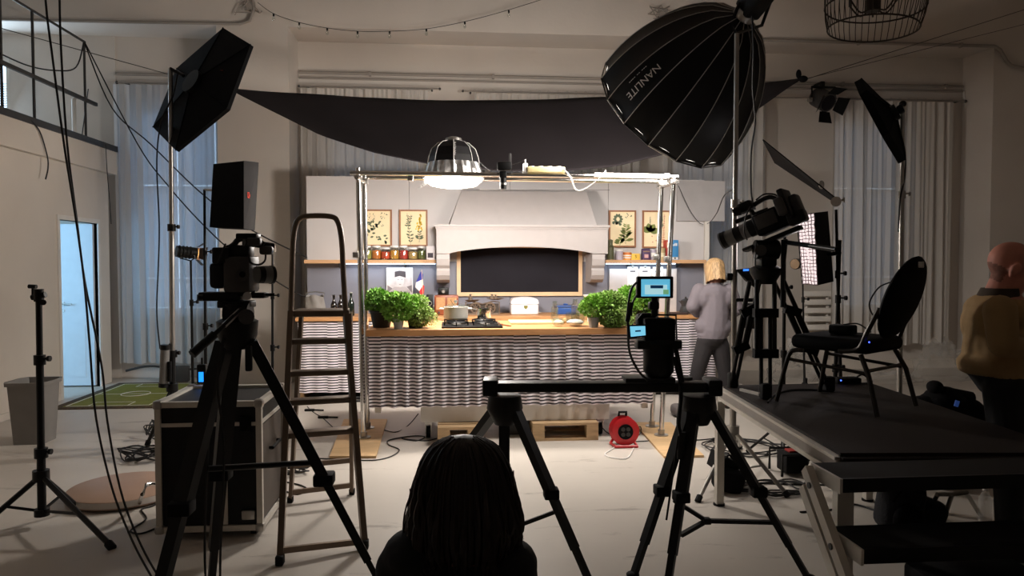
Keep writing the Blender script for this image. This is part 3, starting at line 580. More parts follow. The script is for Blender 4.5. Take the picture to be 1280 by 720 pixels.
# ---------------------------------------------------------------- things on the rear worktop
def ctr(px, y=8.2): q = PY(px, 390, y); q.z = BZ_; return q
K8 = 1 / 112.
def bottle(px, hpx, rgb, label):
    b = ctr(px, 8.15); h = hpx * K8; r_ = .036
    t = thing('swing_top_bottle', label, 'bottle', b); part('glass_body', MB().lathe([(r_ * .9, 0), (r_, .008), (r_, h * .52), (r_ * .75, h * .62), (r_ * .38, h * .74), (r_ * .36, h * .92), (r_ * .46, h * .93), (r_ * .46, h * .96), (0, h * .96)], b, 18), mat('bottle_glass_%d' % px, rgb, .12, var=.1, spec=.7), t)
    part('stopper', MB().lathe([(.012, h * .955), (.016, h * .97), (.014, h), (0, h * 1.01)], b, 12), M['card'] if px > 430 else M['blackm'], t)
    part('wire_bail', MB().tube([b + V(-.02, -.016, h * .86), b + V(-.022, -.016, h * .95), b + V(0, -.016, h * 1.0), b + V(.022, -.016, h * .95), b + V(.02, -.016, h * .86)], .002, 5), M['steel'], t)
bottle(417.5, 26, (24, 18, 14), 'dark brown glass bottle standing nearest the ladder')
bottle(426, 26, (30, 20, 16), 'dark brown glass bottle between two others')
bottle(439, 29, (22, 34, 28), 'dark green swing-top bottle with a white stopper')
b = ctr(394, 8.2)
t = thing('cloth_bag', 'crumpled pale grey bag on the worktop behind the ladder', 'bag', b)
def fn(u, v):
    a = u * 6.2832; r_ = (.11 - .02 * v + .012 * math.sin(5 * a + 4 * v)); return b + V(r_ * math.cos(a), .6 * r_ * math.sin(a), .22 * v + .012 * math.sin(3 * a) * v)
part('body', MB().grid(fn, 28, 8), mat('bag_grey', (136, 132, 128), .8, var=.1), t)
part('handle', MB().tube([b + V(-.09, 0, .2), b + V(-.1, 0, .25), b + V(0, 0, .265), b + V(.1, 0, .25), b + V(.09, 0, .2)], .005), M['steel'], t)
part('red_label', MB().bb(b.x - .06, b.x + .05, b.y - .085, b.y - .075, BZ_, BZ_ + .03), mat('dark_red', (96, 26, 24), .6), t)
# portrait card (plain generic figure)
yq = BYP - .04; x0, x1 = PY(483, 350, yq).x, PY(516, 350, yq).x; z1 = PY(500, 334.5, yq).z; xm = (x0 + x1) / 2
t = thing('portrait_card', 'pale black-and-white portrait of a figure in a peaked cap', 'picture', (xm, yq, BZ_))
part('card', MB().bb(x0, x1, yq, yq + .01, BZ_, z1), M['card'], t, False)
def flat(poly, m, nm, d): part(nm, MB().prism(poly, (xm, yq - d, 0), (1, 0, 0), (0, 0, 1), (0, d - .0002, 0)), m, t, False)
gA, gB, gC = mat('print_grey_dark', (70, 64, 68), .8), mat('print_grey_light', (176, 168, 168), .8), mat('print_grey_mid', (128, 120, 122), .8)
part('print_ground', MB().bb(x0 + .01, x1 - .01, yq - .0006, yq, BZ_, z1 - .01), mat('print_ground', (200, 194, 194), .8, var=.2, scale=12), t, False)
flat([(-.12, BZ_ + .0), (-.12, z1 - .27), (-.06, z1 - .22), (.06, z1 - .22), (.12, z1 - .27), (.12, BZ_ + .0)], gB, 'shoulders', .001)
flat([(.045 * math.cos(a * .4488) + .005, z1 - .15 + .075 * math.sin(a * .4488)) for a in range(14)], mat('print_face', (206, 200, 200), .8), 'face', .002)
flat([(-.055, z1 - .11), (-.055, z1 - .045), (.0, z1 - .035), (.068, z1 - .045), (.07, z1 - .115), (.0, z1 - .095)], gA, 'cap', .003)
flat([(-.14, z1 - .2), (-.14, z1 - .29), (-.08, z1 - .24)], gC, 'shade_patch', .0015); flat([(.14, z1 - .2), (.14, z1 - .29), (.08, z1 - .22)], gC, 'shade_patch', .0015)
for sx in (-1, 1): flat([(sx * .02 + .005 + .008 * math.cos(a), z1 - .135 + .004 * math.sin(a)) for a in range(6)], gA, 'eye', .003)
flat([(-.012, z1 - .19), (.022, z1 - .19), (.005, z1 - .196)], gA, 'mouth', .003)
# tricolour flag
b = ctr(528, 8.3); q = lambda px, py: PY(px, py, 8.3)
t = thing('small_flag', 'small blue, white and red flag on a stick', 'flag', V(q(530, 372).x, 8.3, BZ_))
part('stick', MB().cyl(V(q(530, 390).x, 8.3, BZ_), q(527, 337), .003), M['palewood'], t); part('foot', MB().cyl(V(q(530, 390).x, 8.3, BZ_), V(q(530, 390).x, 8.3, BZ_ + .015), .03, n=16), M['palewood'], t)
for nm, pts, c in (('blue_stripe', [(526, 339), (520, 353), (528.5, 349), (529, 343)], (48, 56, 150)), ('white_stripe', [(520, 353), (519, 359), (524, 364), (529.3, 356), (528.5, 349)], (236, 228, 228)), ('red_stripe', [(524, 364), (526, 369), (530, 367), (530.5, 358), (529.3, 356)], (208, 52, 58))):
    pp = [q(*p) for p in pts]; part(nm, MB().add(pp + [p + V(0, .004, 0) for p in pp], [tuple(range(len(pp))), tuple(reversed(range(len(pp), 2 * len(pp))))] + [(i, i + len(pp), (i + 1) % len(pp) + len(pp), (i + 1) % len(pp)) for i in range(len(pp))]), mat('flag_' + nm, c, .8), t, False)
# radio with a folding camera on top, twin-lens camera
x0, x1 = PY(543, 380, 8.15).x, PY(573, 380, 8.15).x; zr = PY(558, 369, 8.15).z; xm = (x0 + x1) / 2
M['redwood'] = mat('red_brown_wood', (142, 74, 44), .4, var=.15, scale=5, stretch=(1, 6, 6)); M['tan'] = mat('speaker_cloth', (186, 142, 98), .8, var=.12, scale=60)
t = thing('vintage_radio', 'reddish wooden vintage radio with two tan panels', 'radio', (xm, 8.22, BZ_))
part('cabinet', MB().rbox((xm, 8.22, (BZ_ + zr) / 2), (x1 - x0, .14, zr - BZ_), .012), M['redwood'], t)
part('speaker_cloth', MB().bb(x0 + .02, xm - .015, 8.143, 8.151, BZ_ + .06, zr - .025), M['tan'], t, False); part('dial', MB().bb(xm + .01, x1 - .02, 8.143, 8.151, BZ_ + .06, zr - .025), M['tan'], t, False)
part('dial_hand', MB().bar((xm + .045, 8.141, zr - .05), (xm + .09, 8.141, BZ_ + .09), .003, .004), M['blackm'], t, False)
for i in range(3): part('knob', MB().cyl((x0 + .05 + i * .09, 8.15, BZ_ + .03), (x0 + .05 + i * .09, 8.135, BZ_ + .03), .012), M['grey'], t)
x0, x1 = PY(547.5, 365, 8.2).x, PY(561, 365, 8.2).x; xm = (x0 + x1) / 2
t = thing('folding_camera', 'small black vintage camera sitting on top of the radio', 'camera', (xm, 8.22, zr))
part('body', MB().rbox((xm, 8.22, zr + .042), (x1 - x0, .05, .08), .008), M['black'], t); part('lens', MB().cyl((xm, 8.195, zr + .04), (xm, 8.165, zr + .04), .026, .02, 16), M['grey'], t); part('lens_ring', MB().cyl((xm, 8.165, zr + .04), (xm, 8.16, zr + .04), .016, n=16), M['steel'], t); part('viewfinder', MB().rbox((xm, 8.22, zr + .088), (.03, .03, .012), .003), M['black'], t)
x0, x1 = PY(533, 380, 8.12).x, PY(541.3, 380, 8.12).x; xm = (x0 + x1) / 2; zt_ = PY(538, 368, 8.12).z
t = thing('twin_lens_camera', 'black twin-lens box camera standing beside the radio', 'camera', (xm, 8.16, BZ_))
part('body', MB().rbox((xm, 8.16, (BZ_ + zt_) / 2), (x1 - x0, .08, zt_ - BZ_), .006), M['black'], t)
for zz in (BZ_ + .055, BZ_ + .135): part('lens', MB().cyl((xm, 8.12, zz), (xm, 8.10, zz), .026, .024, 16), M['steel'], t); part('lens_glass', MB().cyl((xm, 8.10, zz), (xm, 8.098, zz), .017, n=16), M['blackm'], t)
part('knob', MB().cyl((x1, 8.16, BZ_ + .1), (x1 + .012, 8.16, BZ_ + .1), .015), M['steel'], t)
# scales
M['iron'] = mat('old_cast_iron', (116, 100, 86), .55, .3, var=.15)
b = ctr(604, 8.2); pxm = 1 / 112.5; zz = lambda py: PY(604, py, 8.2).z; xx = lambda px: PY(px, 380, 8.2).x
t = thing('kitchen_scales', 'ornate cast-iron balance scales on the rear worktop', 'scales', (b.x, 8.2, BZ_))
mb = MB().bb(xx(582), xx(624), 8.15, 8.26, BZ_, BZ_ + .02)
part('base', mb, M['iron'], t, False)
mb = MB()
for cx in (594, 612.5):
    c = V(xx(cx), 8.17, BZ_ + .075)
    mb.tube([c + V(.055 * math.cos(a * .524), 0, .055 * math.sin(a * .524)) for a in range(12)], .011, 6, True)
    for a in range(8): mb.cyl(c + V(.012 * math.cos(a * .785), 0, .012 * math.sin(a * .785)), c + V(.052 * math.cos(a * .785), 0, .052 * math.sin(a * .785)), .006, n=6)
    mb.ball(c, .015, 8, 6)
mb.tube([V(xx(582), 8.17, BZ_ + .02), V(xx(582), 8.17, BZ_ + .14), V(xx(590), 8.17, BZ_ + .15), V(xx(603), 8.17, BZ_ + .12), V(xx(616), 8.17, BZ_ + .15), V(xx(624), 8.17, BZ_ + .14), V(xx(624), 8.17, BZ_ + .02)], .007, 6)
part('openwork_frame', mb, M['iron'], t); part('side_plate', MB().bb(xx(583), xx(623), 8.185, 8.195, BZ_ + .02, BZ_ + .125), mat('iron_dark', (62, 52, 44), .6), t, False)
part('pan', MB().lathe([(.06, .15), (.085, .165), (.082, .165), (.058, .155), (0, .155)], (xx(590), 8.2, BZ_), 20), M['iron'], t); part('pan', MB().lathe([(.04, .165), (.10, .18), (.097, .184), (.04, .172), (0, .172)], (xx(619), 8.2, BZ_), 20), M['iron'], t)
for px, r_, h, dz, lb in ((588, .022, .075, .156, 'tall brass-brown weight on the left pan of the scales'), (615, .026, .055, .173, 'squat brown weight with a knob on the right pan of the scales'), (619.5, .02, .05, .173, 'smaller brown weight beside another on the right pan')):
    solo('scale_weight', MB().lathe([(r_, 0), (r_, h * .62), (r_ * .4, h * .7), (r_ * .35, h * .8), (r_ * .6, h * .86), (r_ * .6, h), (0, h)], (xx(px), 8.2, BZ_ + dz), 16), M['iron'], lb, 'weight')
# bread bin
x0, x1 = xx(638), xx(672); xm = (x0 + x1) / 2
t = thing('bread_bin', 'white enamel bread bin with rounded lid and small crest', 'bread bin', (xm, 8.2, BZ_)); W = (x1 - x0) / 2
M['enamel'] = mat('white_enamel', (240, 234, 236), .3, var=.02)
part('body', MB().rbox((xm, 8.2, BZ_ + .06), (2 * W, .2, .12), .02, seg=3), M['enamel'], t)
part('lid', MB().prism([(-W, 0), (-W, .02)] + [(-W * math.cos(math.pi * i / 14) * .98, .02 + .055 * math.sin(math.pi * i / 14) ** .6) for i in range(1, 14)] + [(W, .02), (W, 0)], (xm, 8.1, BZ_ + .122), (1, 0, 0), (0, 0, 1), (0, .2, 0)), M['enamel'], t)
part('crest', MB().prism([(-.022, .02), (.022, .02), (.02, -.005), (0, -.022), (-.02, -.005)], (xm + .01, 8.096, BZ_ + .085), (1, 0, 0), (0, 0, 1), (0, .004, 0)), mat('crest_gold_green', (120, 116, 50), .5), t, False)
part('handle', MB().tube([(x1, 8.17, BZ_ + .02), (x1 + .03, 8.17, BZ_ + .02), (x1 + .03, 8.23, BZ_ + .02), (x1, 8.23, BZ_ + .02)], .005), M['steel'], t)
# blue dish
x0, x1 = xx(694), xx(720); xm = (x0 + x1) / 2; M['blue'] = mat('blue_enamel', (46, 84, 150), .3, var=.05)
t = thing('casserole_dish', 'rectangular blue lidded dish behind the glassware', 'dish', (xm, 8.2, BZ_))
part('body', MB().rbox((xm, 8.2, BZ_ + .04), (x1 - x0 - .02, .15, .08), .012), M['blue'], t); part('lid', MB().rbox((xm, 8.2, BZ_ + .09), (x1 - x0, .17, .02), .006), M['blue'], t); part('knob', MB().ball((xm, 8.2, BZ_ + .11), (.03, .02, .012)), M['blue'], t)
for sx in (-1, 1): part('handle', MB().rbox((xm + sx * (x1 - x0) / 2, 8.2, BZ_ + .075), (.035, .08, .012), .004), M['blue'], t)
# boards with menu cards on the right
x0, x1 = PY(762, 360, 8.44).x, PY(846, 360, 8.44).x; zt_ = PY(800, 336, 8.44).z
t = thing('display_board', 'pale board leaning on the backdrop behind the herbs', 'board', ((x0 + x1) / 2, 8.45, BZ_)); part('panel', MB().bb(x0, x1, 8.45, 8.47, BZ_, zt_), mat('board_pale', (208, 200, 196), .8, var=.04), t, False)
for i, px in enumerate((791, 806.5, 822.5)):
    a, b_ = PY(px - 6.5, 345, 8.43).x, PY(px + 6.5, 345, 8.43).x; z0, z1 = PY(px, 357, 8.43).z, PY(px, 333.5, 8.43).z
    t = thing('menu_card', ('small white card clipped nearest the hood corbel', 'small white card clipped between two other cards', 'small white card clipped behind the chrome poles')[i], 'card', ((a + b_) / 2, 8.44, z0), 'cards clipped to the display board'); part('paper', MB().bb(a, b_, 8.436, 8.442, z0, z1), M['card'], t, False)
    part('printed_lines', MB().bb(a + .03, b_ - .03, 8.4345, 8.436, z1 - .06, z1 - .045), gA, t, False); part('clip', MB().bb((a + b_) / 2 - .012, (a + b_) / 2 + .012, 8.43, 8.447, z1 - .012, z1 + .015), M['steel'], t, False)
# coffee-maker and utensils at the right end
b = ctr(857, 8.15); t = thing('espresso_pot', 'dark metal coffee pot with a pale handle next to the woman', 'coffee pot', b)
part('body', MB().lathe([(.07, 0), (.075, .01), (.06, .08), (.05, .085), (.06, .15), (.045, .16), (.01, .175), (.014, .19), (0, .195)], b, 8), M['grey'], t); part('handle', MB().tube([b + V(.055, 0, .14), b + V(.1, 0, .14), b + V(.095, 0, .06)], .009), M['card'], t); part('spout', MB().prism([(-.055, .14), (-.085, .15), (-.05, .11)], b, (1, 0, 0), (0, 0, 1), (0, .02, 0)), M['grey'], t)
b = ctr(848, 8.02); solo('kitchen_cloth', MB().rbox(b + V(0, 0, .012), (.2, .12, .024), .01), mat('dark_cloth', (64, 48, 44), .9), 'dark folded cloth lying at the right end of the rear worktop', 'cloth')

# ---------------------------------------------------------------- things on the island
def isl_(px, py): return PZ(px, py, IZ)
h0, h1 = isl_(551, 411.5), isl_(629, 402); hx0, hx1 = isl_(552, 410.5).x, isl_(629, 410.5).x; hy0, hy1 = 6.12, 6.62
t = thing('gas_hob', 'black four-burner gas hob set into the island worktop', 'hob', ((hx0 + hx1) / 2, 6.37, IZ))
part('plate', MB().rbox(((hx0 + hx1) / 2, 6.37, IZ + .008), (hx1 - hx0, hy1 - hy0, .016), .005), M['black'], t)
for i in range(4):
    cx = hx0 + (hx1 - hx0) * (.24 if i % 2 == 0 else .72); cy = 6.25 if i < 2 else 6.49
    bu = part('burner', MB().lathe([(.045, 0), (.045, .012), (.03, .016), (.03, .024), (0, .026)], (cx, cy, IZ + .016), 16), M['steel'], t)
    g = MB()
    for a in range(4): g.bar((cx + .015 * math.cos(a * 1.571), cy + .015 * math.sin(a * 1.571), IZ + .045), (cx + .1 * math.cos(a * 1.571), cy + .1 * math.sin(a * 1.571), IZ + .045), .01, .012)
    for a in range(4): g.bar((cx + .1 * math.cos(a * 1.571), cy + .1 * math.sin(a * 1.571), IZ + .014), (cx + .1 * math.cos(a * 1.571), cy + .1 * math.sin(a * 1.571), IZ + .05), .01, .01)
    g.tube([(cx + .1 * math.cos(a * .785), cy + .1 * math.sin(a * .785), IZ + .045) for a in range(8)], .006, 5, True); part('pan_support', g, M['black'], t)
for i in range(4): part('knob', MB().cyl((hx1 - .04, 6.2 + i * .07, IZ + .016), (hx1 - .04, 6.2 + i * .07, IZ + .036), .016), M['steel'], t)
cx, cy = hx0 + (hx1 - hx0) * .24, 6.49; z0 = IZ + .0515; k = 1 / 139.; W = 15 * k
t = thing('stockpot', 'pale grey enamel cooking pot with a glass lid on the hob', 'pot', (cx, cy, z0)); M['potgrey'] = mat('pot_grey_enamel', (178, 174, 166), .35, var=.04)
part('body', MB().lathe([(W * .9, 0), (W, .012), (W, .105), (W * 1.03, .108), (W * .97, .11), (W * .96, .02), (0, .018)], (cx, cy, z0), 28), M['potgrey'], t); part('lid', MB().lathe([(W * .98, .11), (W * .9, .122), (W * .4, .138), (0, .142)], (cx, cy, z0), 28), M['glass'], t); part('lid_knob', MB().lathe([(.008, .14), (.018, .155), (.016, .165), (0, .168)], (cx, cy, z0), 12), M['steel'], t)
for sx in (-1, 1): part('handle', MB().tube([(cx + sx * W, cy - .035, z0 + .09), (cx + sx * (W + .03), cy - .03, z0 + .092), (cx + sx * (W + .03), cy + .03, z0 + .092), (cx + sx * W, cy + .035, z0 + .09)], .007), M['potgrey'], t)
cx = hx0 + (hx1 - hx0) * .72; W = 9 * k
t = thing('saucepan', 'small polished steel saucepan on the hob', 'saucepan', (cx, cy, z0)); part('body', MB().lathe([(W * .97, 0), (W, .006), (W, .092), (W * 1.05, .095), (W * .97, .095), (W * .97, .01), (0, .01)], (cx, cy, z0), 24), M['chrome'], t); part('handle', MB().bar((cx - W, cy + .01, z0 + .08), (cx - W - .08, cy + .1, z0 + .095), .018, .01), M['steel'], t)
q = isl_(633, 408); solo('wooden_spoon', MB().bar(q + V(-.03, .1, .006), q + V(.035, -.03, .006), .014, .010).ball(q + V(-.035, .115, .008), (.02, .028, .007)), M['redwood'], 'wooden spoon lying beside the hob', 'spoon')
x0, x1 = isl_(634, 404).x, isl_(700, 404).x; solo('cutting_board', MB().rbox(((x0 + x1) / 2 + .02, 6.62, IZ + .01), (x1 - x0, .3, .02), .006), M['palewood'], 'pale wooden cutting board beside the hob', 'cutting board')
# glassware
def glassjar(px, py, w_, h, label, prof=None, fill=None, cat_='jar', nm='glass_jar'):
    b = isl_(px, py); r_ = w_ / 2; t = thing(nm, label, cat_, b)
    part('glass', MB().lathe(prof(r_, h) if prof else [(r_ * .9, 0), (r_, .01), (r_, h * .7), (r_ * .6, h * .85), (r_ * .6, h), (r_ * .55, h), (r_ * .55, h * .84), (r_ * .94, h * .69), (r_ * .94, .014), (0, .01)], b, 20), M['glass'], t)
    if fill: part('contents', MB().lathe([(r_ * .6, .015), (r_ * .85, .035), (r_ * .5, .055), (0, .06)], b, 16), mat('contents_%d' % px, fill, .8, var=.2, scale=40, bump=.3), t)
bowl = lambda r_, h: [(r_ * .5, 0), (r_ * .85, h * .2), (r_, h * .55), (r_ * .9, h), (r_ * .86, h), (r_ * .95, h * .55), (r_ * .8, h * .24), (0, .012)]
glassjar(719, 407.5, .18, .12, 'round glass bowl of flour on the island', bowl, (244, 240, 236), 'bowl', 'glass_bowl')
glassjar(698, 408, .11, .07, 'small glass bowl of garlic bulbs', bowl, (216, 214, 190), 'bowl', 'glass_bowl')
glassjar(706, 406, .07, .05, 'little glass bowl of something tan', bowl, (208, 160, 104), 'bowl', 'glass_bowl')
glassjar(693.5, 404, .07, .2, 'tall clear glass bottle in front of the blue dish', None, None, 'bottle', 'glass_bottle')
glassjar(719, 402, .08, .21, 'clear glass carafe beside the herbs', None, None, 'carafe', 'glass_carafe')
solo('paper_flower', MB().lathe([(.004, 0), (.004, .2), (.05, .25), (.0, .22)], isl_(735, 402), 6), M['card'], 'white paper flower standing at the edge of the herbs', 'flower')
# potted herbs
def leaves(mb, c, rx, rz_, n, L, r, droop=0):
    for i in range(n):
        while True:
            p = V(r.uniform(-1, 1), r.uniform(-1, 1), r.uniform(-1, 1))
            if p.length < 1: break
        p = p * (p.length ** -.35) if p.length > .05 else p
        q = c + V(p.x * rx, p.y * rx * .8, p.z * rz_); d = (p + V(r.gauss(0, .5), r.gauss(0, .5), .3 + r.gauss(0, .4) - droop)).normalized()
        s_ = d.cross(V(r.gauss(0, 1), r.gauss(0, 1), r.gauss(0, 1))).normalized(); l = L * r.uniform(.6, 1.25); w_ = l * .42; up = s_.cross(d) * l * .18
        mb.add([q, q + d * l * .45 + s_ * w_ + up, q + d * l, q + d * l * .45 - s_ * w_ + up], [(0, 1, 2), (0, 2, 3)])
def herbmat(nm, a): return mat(nm, a, .55, var=.35, scale=22, spec=.4)
M['potblack'] = mat('black_plastic_pot', (20, 20, 20), .5, var=.1); M['zinc'] = mat('zinc_pot', (150, 148, 144), .45, .5, var=.12)
def herb(px, pyb, rw, hp, fol, rgb, m, label, nm, L=.03, n=420, trail=False, y_=None):
    b = isl_(px, pyb)
    t = thing(nm, label, 'potted herb', b); r_ = rw / 2
    part('pot', MB().lathe([(r_ * .72, 0), (r_ * .98, hp * .9), (r_ * 1.05, hp * .92), (r_ * 1.05, hp), (r_ * .93, hp), (r_ * .9, hp * .85), (0, hp * .85)], b, 20), M[m], t)
    r = random.Random(int(px)); mb = MB(); st = MB()
    for (dx, dy, dz, rx, rz_) in fol:
        c = b + V(dx, dy, dz); leaves(mb, c, rx, rz_, int(n * rx * rz_ / .006), L, r, .6 if trail else 0)
        for i in range(10): st.tube([b + V(r.uniform(-.3, .3) * r_, r.uniform(-.3, .3) * r_, hp * .84), c + V(r.uniform(-.6, .6) * rx, r.uniform(-.6, .6) * rx, r.uniform(-.2, .6) * rz_)], .0018, 4)
    if trail:
        for i in range(70):
            a = r.uniform(-1.2, .7); l = r.uniform(.08, .2); p0 = b + V(r.uniform(-.04, .04), r.uniform(-.04, .04), hp); pts = spline([p0, p0 + V(math.cos(a) * l * .6, math.sin(a) * l * .6 - .02, .05), p0 + V(math.cos(a) * l, math.sin(a) * l - .03, -hp * r.uniform(.2, .9) + .01)], 4); st.tube(pts, .0015, 3)
            for q in pts[1:]:
                for j in range(3): leaves(mb, q, .008, .008, 1, .016, r, .3)
    part('foliage', mb, herbmat('leaf_%d' % px, rgb), t, kind='stuff'); part('stems', st, M['leaf_g'], t, kind='stuff')
herb(477, 409, .2, .145, [(0, 0, .2, .13, .08), (-.03, 0, .25, .1, .07), (.07, -.02, .2, .1, .07)], (110, 156, 62), 'potblack', 'bushy parsley in a black pot by the rig post', 'parsley_pot')
herb(498, 411.5, .095, .09, [(0, -.01, .16, .13, .09), (.06, 0, .22, .11, .07), (-.02, .0, .24, .1, .06)], (126, 170, 68), 'zinc', 'leafy basil in a small zinc pot between two black pots', 'basil_pot')
herb(519, 409.5, .15, .12, [(0, 0, .17, .1, .06), (.03, -.05, .1, .09, .09), (.02, .02, .22, .09, .06)], (138, 166, 82), 'potblack', 'feathery thyme trailing over the island edge', 'thyme_pot', .018, 900, True)
herb(742, 409.5, .10, .09, [(0, 0, .17, .12, .08), (.05, 0, .22, .12, .06)], (126, 170, 66), 'zinc', 'leafy herb in a zinc pot beside the glass carafe', 'basil_pot')
herb(765, 409, .14, .11, [(0, -.02, .10, .13, .10), (0, .03, .2, .14, .09), (-.02, 0, .25, .1, .06)], (120, 152, 70), 'potblack', 'feathery herb bush behind the monitor cable', 'thyme_pot', .02, 900, True)
herb(783, 407, .16, .13, [(0, 0, .2, .14, .1), (.03, .02, .27, .1, .07)], (122, 168, 64), 'potblack', 'tall leafy herb in a black pot behind the monitor', 'parsley_pot')
herb(800, 405, .16, .13, [(0, 0, .17, .13, .09), (.02, 0, .22, .11, .06)], (104, 150, 58), 'potblack', 'bushy herb in a black pot at the right end of the island', 'parsley_pot')
# ---------------------------------------------------------------- overhead rig
def onp(px, py, y): return PY(px, py, y)
bLF, bLB, bRF, bRB = PZ(454.5, 547, .018), PZ(459.5, 535, .018), PZ(826.5, 544, .018), PZ(815, 533, .018)
tLF, tLB, tRF, tRB = onp(447.5, 210, bLF.y), onp(455.5, 219, bLB.y), onp(842, 219, bRF.y), onp(827, 221, bRB.y)
rg = thing('pipe_rig', 'chrome pipe frame standing over the island on four posts', 'rig', ((bLF.x + bRF.x) / 2, bLF.y, .018))
for b_, t_ in ((bLF, tLF), (bLB, tLB), (bRF, tRF), (bRB, tRB)):
    po = part('post', MB().cyl(b_, t_, .021, n=14), M['chrome'], rg); part('base_plate', MB().cyl(b_, b_ + UP * .008, .06, n=18).cyl(b_ + UP * .008, b_ + UP * .05, .028), M['steel'], po)
    part('clamp', MB().rbox(b_.lerp(t_, .68) + V(-.03, -.02, 0), (.05, .05, .05), .01), M['steel'], po); part('clamp', MB().rbox(b_.lerp(t_, .975), (.065, .065, .05), .01), M['steel'], po)
zf = 2.23
fa, fb = V(tLF.x - .06, bLF.y - .03, tLF.z - .045), V(tRF.x + .03, bRF.y - .03, tRF.z - .02)
part('cross_bar', MB().cyl(fa, fb, .02, n=14), M['chrome'], rg); ba, bb2 = V(tLB.x - .03, bLB.y + .03, tLB.z - .015), V(tRB.x + .05, bRB.y + .03, tRB.z - .04)
part('cross_bar', MB().cyl(ba, bb2, .02, n=14), M['chrome'], rg)
part('side_bar', MB().cyl(V(tLF.x, bLF.y - .1, fa.z - .045), V(tLB.x, bLB.y + .1, ba.z - .045), .018), M['chrome'], rg); part('side_bar', MB().cyl(V(tRF.x, bRF.y - .1, fb.z - .045), V(tRB.x, bRB.y + .1, bb2.z - .045), .018), M['chrome'], rg)
part('clamp', MB().rbox(onp(513, 221, fa.y), (.05, .06, .07), .01), M['steel'], rg)
def barz(px): t = (onp(px, 220, fa.y).x - fa.x) / (fb.x - fa.x); return fa.lerp(fb, t)
# lantern softbox resting on the bars
M['domefab'] = mat('dark_translucent_fabric', (26, 24, 26), .5, var=.2, scale=8, spec=.2)
YL = 6.42; kL = 1 / 142.; lc = onp(567, 222, YL); zl = lambda py: onp(567, py, YL).z
ln = thing('lantern_softbox', 'round lantern softbox with dark dome, pale ribs and glowing white underside', 'softbox', (lc.x, YL, zl(235)))
prof = [(.055, zl(176)), (.13, zl(179)), (.185, zl(186)), (.21, zl(196)), (.22, zl(204))]
part('dome', MB().lathe([(r_, z - 0) for r_, z in prof], (lc.x, YL, 0), 8), M['domefab'], ln, False)
for i in range(8):
    a = i * math.pi / 4; part('rib', MB().tube([V(lc.x + (r_ + .004) * math.cos(a), YL + (r_ + .004) * math.sin(a), z) for r_, z in prof], .0035, 6), M['card'], ln)
def fn(u, v):
    a = u * 6.2832; r_ = .22 + .035 * v + .014 * math.sin(9 * a) * v + .008 * math.sin(23 * a); return V(lc.x + r_ * math.cos(a), YL + r_ * math.sin(a), zl(204) + (zl(223) - zl(204)) * v)
part('silver_skirt', MB().grid(fn, 64, 5), M['silver'], ln)
part('diffuser', MB().lathe([(.25, zl(222)), (.25, zl(226)), (.2, zl(232)), (.1, zl(234.5)), (0, zl(235))], (lc.x, YL, 0), 28), M['diff'], ln)
part('lamp_head', MB().lathe([(.06, zl(178)), (.075, zl(176)), (.07, zl(173)), (.03, zl(171)), (0, zl(170.5))], (lc.x, YL, 0), 20), M['steel'], ln)
vs_, fs = textverts('NANLITE', .028)
part('lettering', MB().add([(lc.x + .01 - v.y, YL - .212 - .0, zl(190) + v.x) for v in vs_], fs), M['card'], ln, False)
a_, b_ = onp(520, 238, YL), onp(531, 224, YL); part('corner_flap', MB().add([b_, b_ + V(.03, 0, -.03), a_ + V(.015, 0, .01), a_], [(0, 1, 2, 3)]).add([b_ + V(0, .03, 0), b_ + V(.03, .03, -.03), a_ + V(.015, .03, .01)], [(0, 1, 2)]), M['silver'], ln)
area('lantern_light', (lc.x, YL, zl(237)), (.0, .12, -1), .5, LANTERN_W, (1, .93, .86))
pl_ = bpy.data.lights.new('lantern_globe_light', 'POINT'); pl_.energy = LANTERN_P; pl_.color = (1, .93, .86); pl_.shadow_soft_size = .12
po_ = bpy.data.objects.new('lantern_globe_light', pl_); COL.objects.link(po_); po_.location = (lc.x, YL, zl(235) - .14)
# small things on the bars
q = barz(628) ; t = thing('overhead_camera', 'small black camera hanging from the middle of the rig', 'camera', q - UP * .1)
part('clamp', MB().rbox(q, (.06, .06, .06), .008), M['black'], t); part('body', MB().rbox(q + V(.01, -.02, .07), (.12, .07, .07), .01), M['black'], t); part('lens', MB().cyl(q + V(0, -.02, -.03), q + V(0, -.02, -.12), .028, n=14), M['black'], t); part('lens_ring', MB().cyl(q + V(0, -.02, -.07), q + V(0, -.02, -.085), .03, n=14), M['steel'], t); part('antenna', MB().rbox(q + V(.06, 0, .14), (.02, .015, .08), .004), M['grey'], t)
q = barz(681); t = thing('power_strip', 'pale yellow power strip lying along the rig bar', 'power strip', q + UP * .02); part('body', MB().rbox(q + V(0, 0, .047), (.32, .06, .05), .012), mat('power_strip_cream', (236, 218, 160), .5), t)
for i in range(4): part('socket', MB().cyl(q + V(-.12 + i * .075, 0, .07), q + V(-.12 + i * .075, 0, .076), .022), M['card'], t)
q = barz(660); t = thing('plug_adapter', 'white plug standing at the end of the power strip', 'plug', q + UP * .02); part('body', MB().rbox(q + V(-.03, 0, .06), (.04, .04, .08), .008), M['card'], t); part('pin', MB().cyl(q + V(-.03, 0, .1), q + V(-.03, 0, .13), .006), M['card'], t)
q0, q1 = barz(742), barz(826); t = thing('tube_light', 'bright white tube lamp fixed along the right half of the rig', 'tube light', q0.lerp(q1, .5)); part('tube', MB().cyl(q0 + V(0, -.042, .005), q1 + V(0, -.042, .0), .019, n=14), mat_emit('tube_glow', (255, 250, 244), 1.2), t)
for e_ in (q0, q1): part('end_cap', MB().cyl(e_ + V(-.02, -.042, .004), e_ + V(.02, -.042, .002), .021), M['card'], t)
